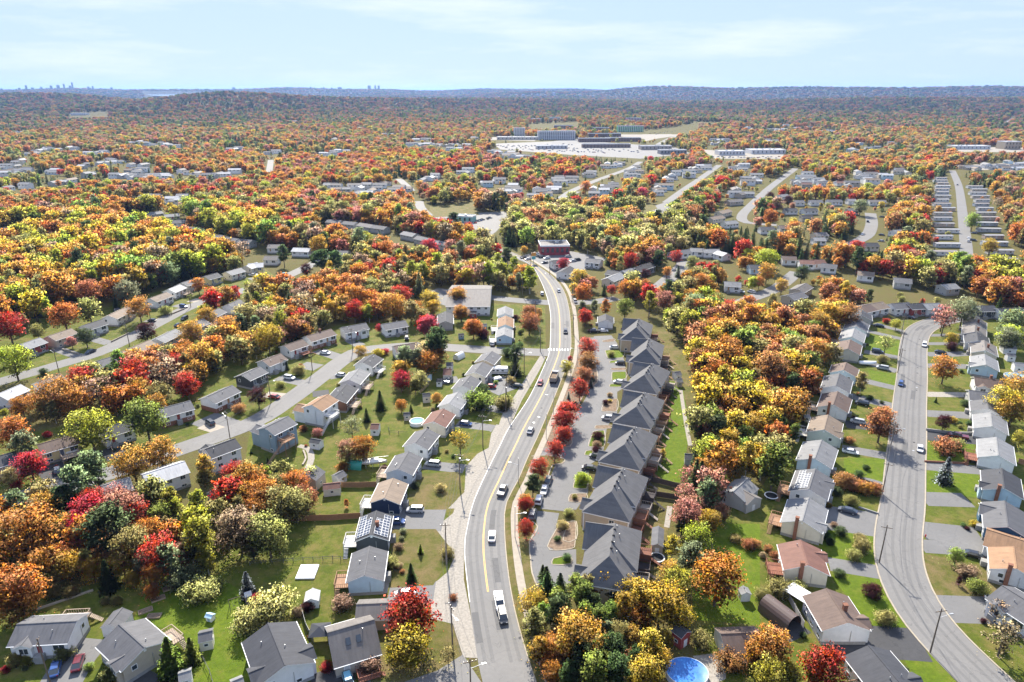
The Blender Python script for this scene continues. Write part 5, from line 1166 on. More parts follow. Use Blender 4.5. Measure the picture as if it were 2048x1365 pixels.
CCOL = {'w': ((.74, .74, .73), 'white'), 's': ((.40, .41, .42), 'silver'), 'g': ((.14, .145, .15), 'grey'), 'k': ((.018, .019, .022), 'black'), 'b': ((.025, .07, .22), 'blue'), 'c': ((.20, .46, .58), 'light blue'), 'r': ((.33, .02, .025), 'red'), 'm': ((.12, .012, .02), 'maroon'), 'd': ((.035, .045, .07), 'dark blue')}
CARS = []
def nearest_road(c):
    best, bd = (None, None), 1e9
    for C in ROADS:
        for i in range(len(C) - 1):
            d = (C[i] - c).length
            if d < bd: bd, best = d, (C, i)
    C, i = best; return C[i], (C[i + 1] - C[i]).normalized(), bd
def car(c, ang, kind, col, where):
    root = bpy.data.objects.new({'sedan': 'sedan_car', 'suv': 'suv', 'pickup': 'pickup_truck', 'hatch': 'hatchback_car'}[kind], None); COL.objects.link(root); root.location = (c.x, c.y, .05); root.rotation_euler = (0, 0, ang)
    for nm, me, lc in car_meshes(kind): ob(nm, me, root, lc, tint=CCOL[col][0] if nm in ('body', 'car_roof', 'pillar') else None)
    CARS.append(dict(o=root, c=c, col=CCOL[col][1], kind=kind, where=where)); return root
CAR_LIST = '''13 1810 275 sedan w U
13 1865 765 pickup w D
13 1890 870 suv k D
9 1990 1190 pickup g U
10 208 825 sedan s U
10 275 500 hatch r D
10 447 150 suv k D
o 1597 760 hatch s D
o 1800 890 suv s P
o 1390 795 suv w A
10 330 1165 sedan k A
10 302 1230 sedan w A
10 265 1300 suv w A
14 243 110 suv g A
10 785 258 sedan w P
10 820 364 hatch k P
10 815 493 sedan w P
10 740 742 suv s P
10 655 1000 hatch k P
10 610 1080 sedan k P
9 1840 530 pickup s P
9 1700 662 hatch b P
9 1440 980 suv s P
13 1235 78 suv s P
13 1092 165 suv b P
13 1160 705 sedan w P
13 735 1355 hatch c P
9 1890 368 sedan r P
9 1565 320 pickup g P
10 115 520 sedan k P
9 310 300 suv w P
9 590 104 sedan w P
9 190 450 sedan r P
9 712 278 hatch w P
8 1655 655 suv k P
8 450 1030 hatch g P
8 715 94 sedan d A
n 1200 468 suv s P
n 1180 410 sedan m P
n 1425 342 hatch r P
n 790 580 suv b P
n 1070 608 suv m A
n 800 730 suv k A
n 720 812 sedan k A
n 395 755 hatch k P
n 1650 195 pickup s P
12 415 1265 sedan b P
12 585 1222 sedan m P
11 1190 240 suv w A
11 1030 505 hatch b A
11 1162 948 sedan w A
11 1302 292 sedan k P
11 870 285 suv d P
11 905 398 suv s P
11 765 640 suv k P
11 735 765 suv s P
11 685 970 sedan w P
11 1420 865 pickup m P
11 880 110 sedan k P
11 1090 52 sedan k P
15 730 82 sedan d P
15 1660 410 sedan k P
15 1845 752 sedan s P
5 1235 1170 suv k P
5 1915 1215 sedan g P
o 1160 345 sedan k L
o 1215 362 sedan w L
o 1330 312 suv s L
o 1352 325 sedan g L
o 1382 337 suv k L
o 1450 352 suv w L
o 1425 408 sedan k L
o 1712 335 suv s L
o 1835 373 suv k L
o 1772 388 sedan s L
7 985 562 sedan k P
7 980 607 sedan s P
7 880 462 suv k A
7 985 427 sedan k P
7 840 557 sedan w A
7 1670 603 suv k P
7 1632 585 sedan w A
7 1632 610 suv w A
7 1676 548 sedan d P
7 1550 187 sedan d A
6 1238 168 suv w L
6 1120 145 sedan w L
k 200 320 sedan w P
k 60 325 pickup k P
6 1370 630 sedan s A
6 1895 800 sedan w P
6 1980 805 suv w P
5 30 670 suv k P
5 270 665 hatch c A
15 480 190 pickup s P
9 2030 110 sedan k P'''
for ln in CAR_LIST.split('\n'):
    t_, x_, y_, k_, c_, m_ = ln.split(); c = GT(t_, float(x_), float(y_), .5); c.z = 0
    rp_, rd, dist = nearest_road(c); a = math.atan2(rd.y, rd.x)
    if rd.y < 0: a += math.pi                     # a points away from the camera
    if m_ == 'D': a += math.pi
    if m_ == 'A': a += random.choice((0, math.pi))
    if m_ == 'P': a += math.pi / 2 * random.choice((1, -1)) + random.uniform(-.06, .06)
    if m_ == 'L': a = random.choice((.5, .5 + math.pi)) + random.uniform(-.05, .05)
    car(c, a, k_, c_, m_)
# dump truck on the main road
c = GT('10', 370, 480); rp_, rd, dist = nearest_road(c); a = math.atan2(rd.y, rd.x) + (math.pi if rd.y < 0 else 0)
r = thing('dump_truck', c, a, 'grey dump truck with an open box on the main road', 'truck')
ob('cab', MB().prism([(1.9, .6), (4.1, .6), (4.1, 1.7), (3.7, 1.8), (3.4, 2.8), (1.9, 2.8)], -1.2, 1.2, 'y').mesh('cab', ['car_paint']), r, tint=(.3, .3, .31)); ob('windscreen', MB().box(3.42, 3.72, -1.05, 1.05, 1.85, 2.65).mesh('windscreen', ['glass']), r)
ob('dump_box', MB().box(-4.2, 1.7, -1.25, 1.25, 1.1, 1.25).box(-4.2, 1.7, -1.3, -1.2, 1.1, 2.7).box(-4.2, 1.7, 1.2, 1.3, 1.1, 2.7).box(-4.25, -4.15, -1.2, 1.2, 1.1, 2.6).box(1.65, 1.75, -1.2, 1.2, 1.1, 2.9).mesh('dump_box', ['paint']), r, tint=(.22, .20, .18)); ob('load', MB().box(-4.1, 1.6, -1.15, 1.15, 1.2, 2.2).mesh('load', ['bark_bed']), r); ob('chassis', MB().box(-4.1, 4.0, -.5, .5, .6, 1.1).mesh('chassis', ['rubber']), r)
for x in (2.9, -2.2, -3.3):
    for y in (-1.05, 1.05): ob('wheel', cached('bwheel', lambda: MB().cyl((0, -.18, 0), (0, .18, 0), .5, n=14).mesh('wheel', ['rubber'])), r, (x, y, .5))

# ------------------------------------------------------------------ utility poles, lamps, wires
POLES = {}
def pole(key, t, x, y, h=11., lamp=False, arm=True, trans=False, side=1, steel=False):
    c = GT(t, x, y); rp_, rd, dist = nearest_road(c); a = math.atan2(rd.y, rd.x); 
    v = rp_ - c; sgn = 1 if (-v.x * math.sin(a) + v.y * math.cos(a)) > 0 else -1
    r = bpy.data.objects.new('utility_pole' if arm else 'street_lamp', None); COL.objects.link(r); r.location = (c.x, c.y, 0); r.rotation_euler = (0, 0, a)
    ob('pole', cached(('pole', h, steel), lambda: MB().cyl((0, 0, -.2), (0, 0, h), .17 if not steel else .1, .11 if not steel else .07, 8).mesh('pole', ['pole_wood' if not steel else 'metal'])), r)
    if arm:
        ob('crossarm', cached(('arm', h), lambda: MB().box(-.06, .06, -1.2, 1.2, h - .75, h - .62).mesh('crossarm', ['pole_wood'])), r)
        for y_ in (-1.1, -.4, .4, 1.1): ob('insulator', cached(('ins', h), lambda: MB().cyl((0, 0, h - .62), (0, 0, h - .42), .05, n=6).mesh('insulator', ['metal'])), r, (0, y_, 0))
    if trans: ob('transformer', cached(('trf', h), lambda: MB().cyl((.3, 0, h - 2.6), (.3, 0, h - 1.6), .26, n=10).mesh('transformer', ['metal'])), r)
    if lamp:
        l_ = ob('lamp_arm', cached(('la', h, sgn), lambda: MB().cyl((0, 0, h - 2.2), (0, sgn * 2.2, h - 1.7), .04, n=6).mesh('lamp_arm', ['metal'])), r); ob('lamp_head', cached(('lh', h, sgn), lambda: MB().box(-.15, .15, sgn * 2.5 - .38, sgn * 2.5 + .38, h - 1.75, h - 1.6).mesh('lamp_head', ['metal'])), l_)
    POLES[key] = (c, h, a, r, arm, lamp)
for a_ in (('m1', '13', 1655, 1560, 11.5, True), ('m2', '13', 1517, 1130, 11.5, True), ('m3', '13', 1472, 480, 11.5), ('m4', '9', 1655, 1180, 11.5, True, True, True), ('m5', '9', 1835, 850, 11.5, True), ('m6', '9', 2020, 500, 11.), ('m7', '10', 40, 700, 11., False, True, True), ('m8', '10', 165, 440, 11., True), ('m9', '10', 275, 285, 11.), ('m10', 'o', 1305, 1150, 11.),
           ('s1', '9', 810, 90, 10.5, True), ('s2', '9', 492, 245, 10.5), ('s3', '9', 166, 495, 10.5, True), ('s4', '8', 1815, 795, 10.5, True, True, True), ('s5', '8', 935, 1095, 10.5), ('u1', '8', 465, 258, 10.5, True), ('u2', '8', 1022, 55, 10.5), ('u3', 'n', 385, 775, 10.5, True, True, True), ('u4', 'n', 880, 590, 10.5), ('u5', 'n', 1310, 420, 10.),
           ('k1', '15', 1345, 1145, 11., True), ('k2', '15', 965, 470, 10.5), ('k3', 'j', 1700, 520, 10.), ('k4', 'f', 1815, 1080, 10., True), ('k5', 'g', 1480, 960, 10.5), ('k6', 'g', 1510, 700, 10.5), ('k7', 'g', 1530, 400, 10.), ('b1', '12', 385, 1400, 11.5), ('o1', 'o', 1148, 830, 11.), ('o2', 'o', 1762, 900, 11.), ('o3', 'o', 1485, 560, 10., True, False), ('o4', 'o', 1250, 440, 10., True, False), ('p1', 'o', 1775, 1300, 10., False, True, True), ('p2', 'k', 885, 150, 10.)):
    pole(*a_)
for a_ in (('l1', '10', 365, 718, 9., True, False, False, 1, True), ('l2', '10', 315, 878, 9., True, False, False, 1, True), ('l3', '10', 482, 480, 9., True, False, False, 1, True), ('l4', '10', 525, 380, 9., True, False, False, 1, True), ('l5', '14', 112, 280, 9., True, False, False, 1, True), ('l6', '10', 125, 1180, 8., True, False, False, 1, True)): pole(*a_)
def wires(a, b):
    (ca, ha, _, ra, _, _), (cb, hb, _, rb, _, _) = POLES[a], POLES[b]; d = (cb - ca); nrm = Vector((-d.y, d.x, 0)).normalized()
    for off, dz, rr in ((-1.1, -.42, .018), (0.4, -.42, .018), (1.1, -.42, .018), (.15, -2.9, .035)):
        mb = MB(); prev = None
        for i in range(13):
            q = i / 12; p = ca.lerp(cb, q) + nrm * off; p.z = ha + (hb - ha) * q + dz - 4 * q * (1 - q) * (.9 if dz > -1 else 1.2)
            if prev is not None: mb.cyl(prev, p, rr, n=4, caps=False)
            prev = p
        o = ob('overhead_wire', mb.mesh('overhead_wire', ['wire'])); WIRES.append((o, a, b))
WIRES = []
for a_, b_ in (('m1', 'm2'), ('m2', 'm3'), ('m3', 'm4'), ('m4', 'm5'), ('m5', 'm6'), ('m6', 'm7'), ('m7', 'm8'), ('m8', 'm9'), ('m9', 'm10'), ('s1', 's2'), ('s2', 's3'), ('s3', 's4'), ('s4', 's5'), ('u1', 'u2'), ('u2', 'u3'), ('u3', 'u4'), ('u4', 'u5'), ('k1', 'k2'), ('k2', 'k3'), ('k3', 'k4'), ('k4', 'k5'), ('k5', 'k6'), ('k6', 'k7'), ('o2', 'p1')): wires(a_, b_)
# petrol station / restaurant sign post, hydrant, clothes line
c = GT('o', 1285, 420); r = thing('sign_post', c, .3, 'tall roadside sign with orange and teal panels by the car park', 'sign'); ob('post', MB().box(-.15, .15, -.15, .15, 0, 7).mesh('post', ['metal']), r); ob('sign_panel', MB().box(-1.6, 1.6, -.2, .2, 5.0, 7.2).mesh('sign_panel', ['paint']), r, tint=(.55, .25, .05)); ob('sign_panel', MB().box(-1.3, 1.3, -.2, .2, 2.8, 4.8).mesh('sign_panel', ['paint']), r, tint=(.10, .35, .38))
c = GT('15', 1310, 280); r = thing('fire_hydrant', c, 0, 'red fire hydrant on the grass verge', 'hydrant'); ob('barrel', MB().cyl((0, 0, 0), (0, 0, .75), .14, .12, 10).cyl((0, 0, .75), (0, 0, .9), .15, .05, 10).mesh('barrel', ['red_light']), r); ob('outlet', MB().cyl((-.25, 0, .5), (.25, 0, .5), .07, n=8).mesh('outlet', ['red_light']), r)
c = GT('o', 560, 985); r = thing('clothes_line', c, 0, 'clothes line with white sheets behind the warehouse', 'clothes line'); ob('line', MB().cyl((0, 0, 2.4), (9, -3, 2.4), .02, n=4).mesh('line', ['wire']), r)
for i in range(4): ob('sheet', MB().box(i * 2.0 + .3, i * 2.0 + 1.9, -.02, .02, .9, 2.4).mesh('sheet', ['trim']), r, (0, 0, 0), -.32)
for x, y in ((0, 0), (9, -3)): ob('post', MB().cyl((x, y, 0), (x, y, 2.5), .05, n=6).mesh('post', ['metal']), r)

# ------------------------------------------------------------------ trees
def leafy(kind, seed, nclump, nleaf, size):
    """one crown as many leaf-sized faces; reference tree 10 m high. returns verts, normals, var colours"""
    g = np.random.default_rng(seed); P, Nn, Cc = [], [], []
    if kind in ('maple', 'birch', 'pine', 'shrub', 'bare'):
        rx, rz, cz = {'maple': (3.7, 4.3, 5.5), 'birch': (2.3, 4.5, 5.4), 'pine': (2.7, 4.2, 5.6), 'shrub': (4.6, 4.3, 4.2), 'bare': (3.4, 3.7, 6.1)}[kind]
        nl = {'maple': 17, 'birch': 16, 'pine': 19, 'shrub': 12, 'bare': 15}[kind]
        L = []
        for i in range(nl):
            zt = -0.85 + 1.8 * (i + .5) / nl; az = i * 2.4 + g.uniform(-.4, .4); rr = math.sqrt(max(.05, 1 - min(.98, abs(zt)) ** 2)) * g.uniform(.45, .72)
            if kind in ('birch', 'pine') and zt > .3: rr *= .75
            L.append((np.array([rr * rx * math.cos(az), rr * rx * math.sin(az), zt * rz * .78]), rx * (g.uniform(.48, .62) if kind == 'shrub' else g.uniform(.30, .50)) * (.8 if kind == 'pine' else 1)))
        L.append((np.array([0, 0, rz * .45]), rx * .5))
        for k in range(nclump):
            lc, lr = L[k % len(L)]; hue, val, sat = g.random(3)
            dv = g.normal(size=3); dv /= np.linalg.norm(dv)
            if dv[2] < -.6: dv[2] *= -.6
            fl = .5 if kind == 'pine' else .85
            cc = lc + dv * lr * np.array([1, 1, fl]) * g.uniform(.72, 1.08)
            out = cc / np.array([rx, rx, rz]); on = np.linalg.norm(out) + 1e-6; out = out / on
            cr = lr * g.uniform(.26, .42)
            for q in range(nleaf):
                off = np.clip(g.normal(size=3), -1.5, 1.5) * cr * np.array([1, 1, .6]); p = cc + off; 
                nrm = .38 * dv + .30 * out + .22 * off / cr + g.normal(size=3) * .13 + np.array([0, .0, .62]); nrm /= np.linalg.norm(nrm)
                face = nrm + g.normal(size=3) * .55; face /= np.linalg.norm(face)
                P.append((p + np.array([0, 0, cz]), face, size * g.uniform(.6, 1.3), nrm)); Cc.append((hue, min(1, max(0, val * .75 + g.random() * .25)), sat))
    elif kind == 'spruce':
        nlay = nclump
        for i in range(nlay):
            q = i / nlay; z = .8 + 9.0 * q; rad = 2.6 * (1 - q) ** .8 * (1 + .12 * g.normal()) + .12; nb = max(4, int(nleaf * (1 - q * .6)))
            for b in range(nb):
                az = 2 * math.pi * (b + g.uniform(-.3, .3)) / nb + i * .7; ln = rad * g.uniform(.75, 1.12); hue, val, sat = g.random(3)
                for s in (.38, .68, .95):
                    d = np.array([math.cos(az), math.sin(az), 0]); p = d * ln * s + np.array([0, 0, z - .28 * ln * s + g.normal() * .05]); nrm = np.array([d[0] * .45, d[1] * .45, .95]) + g.normal(size=3) * .15; nrm /= np.linalg.norm(nrm)
                    face = np.array([d[0] * .35, d[1] * .35, .95]) + g.normal(size=3) * .3; face /= np.linalg.norm(face)
                    P.append((p, face, size * (.6 + .5 * (1 - q)) * g.uniform(.8, 1.25), nrm)); Cc.append((hue, val, sat))
    V, NV, C4, Fc = [], [], [], []
    for i, ((p, f, s, n), c) in enumerate(zip(P, Cc)):
        a = np.cross(f, [0.3, .2, 1.0] if abs(f[2]) < .9 else [1., .1, 0]); a /= np.linalg.norm(a); b = np.cross(f, a); th = g.uniform(0, 6.28); a, b = a * math.cos(th) + b * math.sin(th), -a * math.sin(th) + b * math.cos(th)
        k = g.uniform(.6, 1.0)
        V += [p - a * s * .5, p + b * s * .5 * k + f * s * .08, p + a * s * .5, p - b * s * .5 * k + f * s * .08]; NV += [n] * 4; C4 += [c] * 4; Fc.append((4 * i, 4 * i + 1, 4 * i + 2, 4 * i + 3))
    return V, NV, C4, Fc
def trunk_mb(kind, seed):
    g = random.Random(seed); mb = MB()
    if kind == 'spruce': mb.cyl((0, 0, -.2), (0, 0, 9.2), .16, .03, 6); return mb
    top = {'maple': 6.8, 'birch': 8.6, 'pine': 8.8, 'bare': 8.2, 'shrub': 4}[kind]; r0 = {'maple': .24, 'birch': .15, 'pine': .18, 'bare': .2, 'shrub': .2}[kind]
    mb.cyl((0, 0, -.2), (0, 0, 2.4), r0, r0 * .75, 7); mb.cyl((0, 0, 2.4), (g.uniform(-.4, .4), g.uniform(-.4, .4), top), r0 * .75, r0 * .2, 6)
    for i in range(12 if kind == 'bare' else 7):
        z = 2.2 + i * (.42 if kind == 'bare' else .62); a = i * 2.4 + g.uniform(-.3, .3); ln = g.uniform(1.8, 2.9) * (.6 if kind in ('birch', 'pine') else 1)
        e = Vector((math.cos(a) * ln, math.sin(a) * ln, z + ln * .85)); mb.cyl((0, 0, z), e, r0 * .38, r0 * .1, 5)
        for s in (-.5, .5): e2 = e + Vector((math.cos(a + s) * ln * .5, math.sin(a + s) * ln * .5, ln * .4)); mb.cyl(Vector((0, 0, z)).lerp(e, .6), e2, r0 * .2, r0 * .05, 4)
    return mb
def crown_mesh(name, parts, mats, trunk=None):
    V, NV, C4, Fc = parts; V = [tuple(v) for v in V]; nv = len(V); Fc = list(Fc); mi = [0] * len(Fc)
    if trunk is not None: Fc += [tuple(i + nv for i in f) for f in trunk.f]; V += list(trunk.v); mi += [1] * len(trunk.f); C4 = C4 + [(.5, .5, .5)] * len(trunk.v)
    me = bpy.data.meshes.new(name); me.from_pydata(V, [], Fc)
    for q in mats: me.materials.append(MAT[q])
    me.polygons.foreach_set('material_index', mi)
    at = me.color_attributes.new('var', 'FLOAT_COLOR', 'POINT'); at.data.foreach_set('color', np.c_[np.array(C4), np.ones(len(C4))].astype(np.float32).ravel())
    me.polygons.foreach_set('use_smooth', [True] * len(Fc)); me.update()
    if trunk is None: me.normals_split_custom_set_from_vertices([tuple(n) for n in NV])
    else:
        base = [tuple(v.normal) for v in me.vertices]; me.normals_split_custom_set_from_vertices([tuple(n) for n in NV] + base[nv:])
    return me
KINDS = {'maple': ('maple_tree', 5, 270, 15, .36, 'bark'), 'birch': ('birch_tree', 4, 220, 14, .35, 'birch_bark'), 'pine': ('pine_tree', 3, 240, 14, .36, 'bark'), 'spruce': ('spruce_tree', 3, 26, 19, .62, 'bark'), 'shrub': ('shrub', 3, 300, 12, .60, 'bark'), 'bare': ('thinning_tree', 3, 100, 6, .52, 'bark')}
HI = {k: [crown_mesh('crown', leafy(k, 100 * i + 11, v[2], v[3], v[4]), ['leaf']) for i in range(v[1])] for k, v in KINDS.items()}
TRK = {k: [trunk_mb(k, i + 3).mesh('trunk', [v[5]]) for i in range(v[1])] for k, v in KINDS.items()}
def lowtree(k, i):
    nc, nl, sz = {'maple': (150, 10, .66), 'birch': (110, 9, .58), 'pine': (110, 9, .62), 'spruce': (14, 12, 1.0), 'shrub': (30, 5, 1.8), 'bare': (80, 5, .6)}[k]
    return crown_mesh('low_' + k, leafy(k, 700 + i, nc, nl, sz), ['leaf', KINDS[k][5]], trunk_mb(k, i))
# colours: name, base colour
TC = {'R': ('red', (.82, .095, .060)), 'C': ('crimson', (.78, .060, .100)), 'O': ('orange', (.90, .36, .085)), 'A': ('amber', (.90, .49, .105)), 'Y': ('golden yellow', (.92, .67, .095)), 'L': ('lime', (.68, .72, .095)), 'G': ('green', (.44, .60, .12)), 'D': ('dark green', (.17, .26, .10)), 'U': ('rust', (.73, .33, .145)),
      'B': ('brown', (.64, .46, .30)), 'T': ('olive', (.60, .55, .20)), 'M': ('purple-black', (.14, .048, .058)), 'P': ('pale straw', (.93, .85, .34)), 'K': ('pink', (.86, .14, .21)), 'S': ('silvery blue', (.52, .68, .68)), 'N': ('faded rose', (.80, .37, .28)), 'V': ('grey-green', (.44, .52, .28))}
TREES = []
IND = {k: 0 for k in KINDS}
def tree(c, kind, h, dia, col, zone, rz=None):
    nm = KINDS[kind][0]; i = random.randrange(KINDS[kind][1]); IND[kind] += 1
    ref = {'maple': 7.6, 'birch': 5.0, 'pine': 5.6, 'spruce': 4.6, 'shrub': 9.4, 'bare': 7.2}[kind]
    r = bpy.data.objects.new(nm, None); COL.objects.link(r); r.location = (c[0], c[1], c[2]); r.rotation_euler = (0, 0, random.uniform(0, 6.28) if rz is None else rz)
    s = (dia / ref, dia / ref * random.uniform(.9, 1.1), h / 10); j = random.uniform(.86, 1.14); base = TC[col][1]; tn = (base[0] * j, base[1] * j * random.uniform(.85, 1.15), base[2] * j)
    ob('crown', HI[kind][i], r, sc=s, tint=tn); ob('trunk', TRK[kind][i], r, sc=s)
    r['zone'] = zone; TREES.append(dict(o=r, c=Vector(c), kind=kind, col=TC[col][0], h=h, zone=zone))
    return r
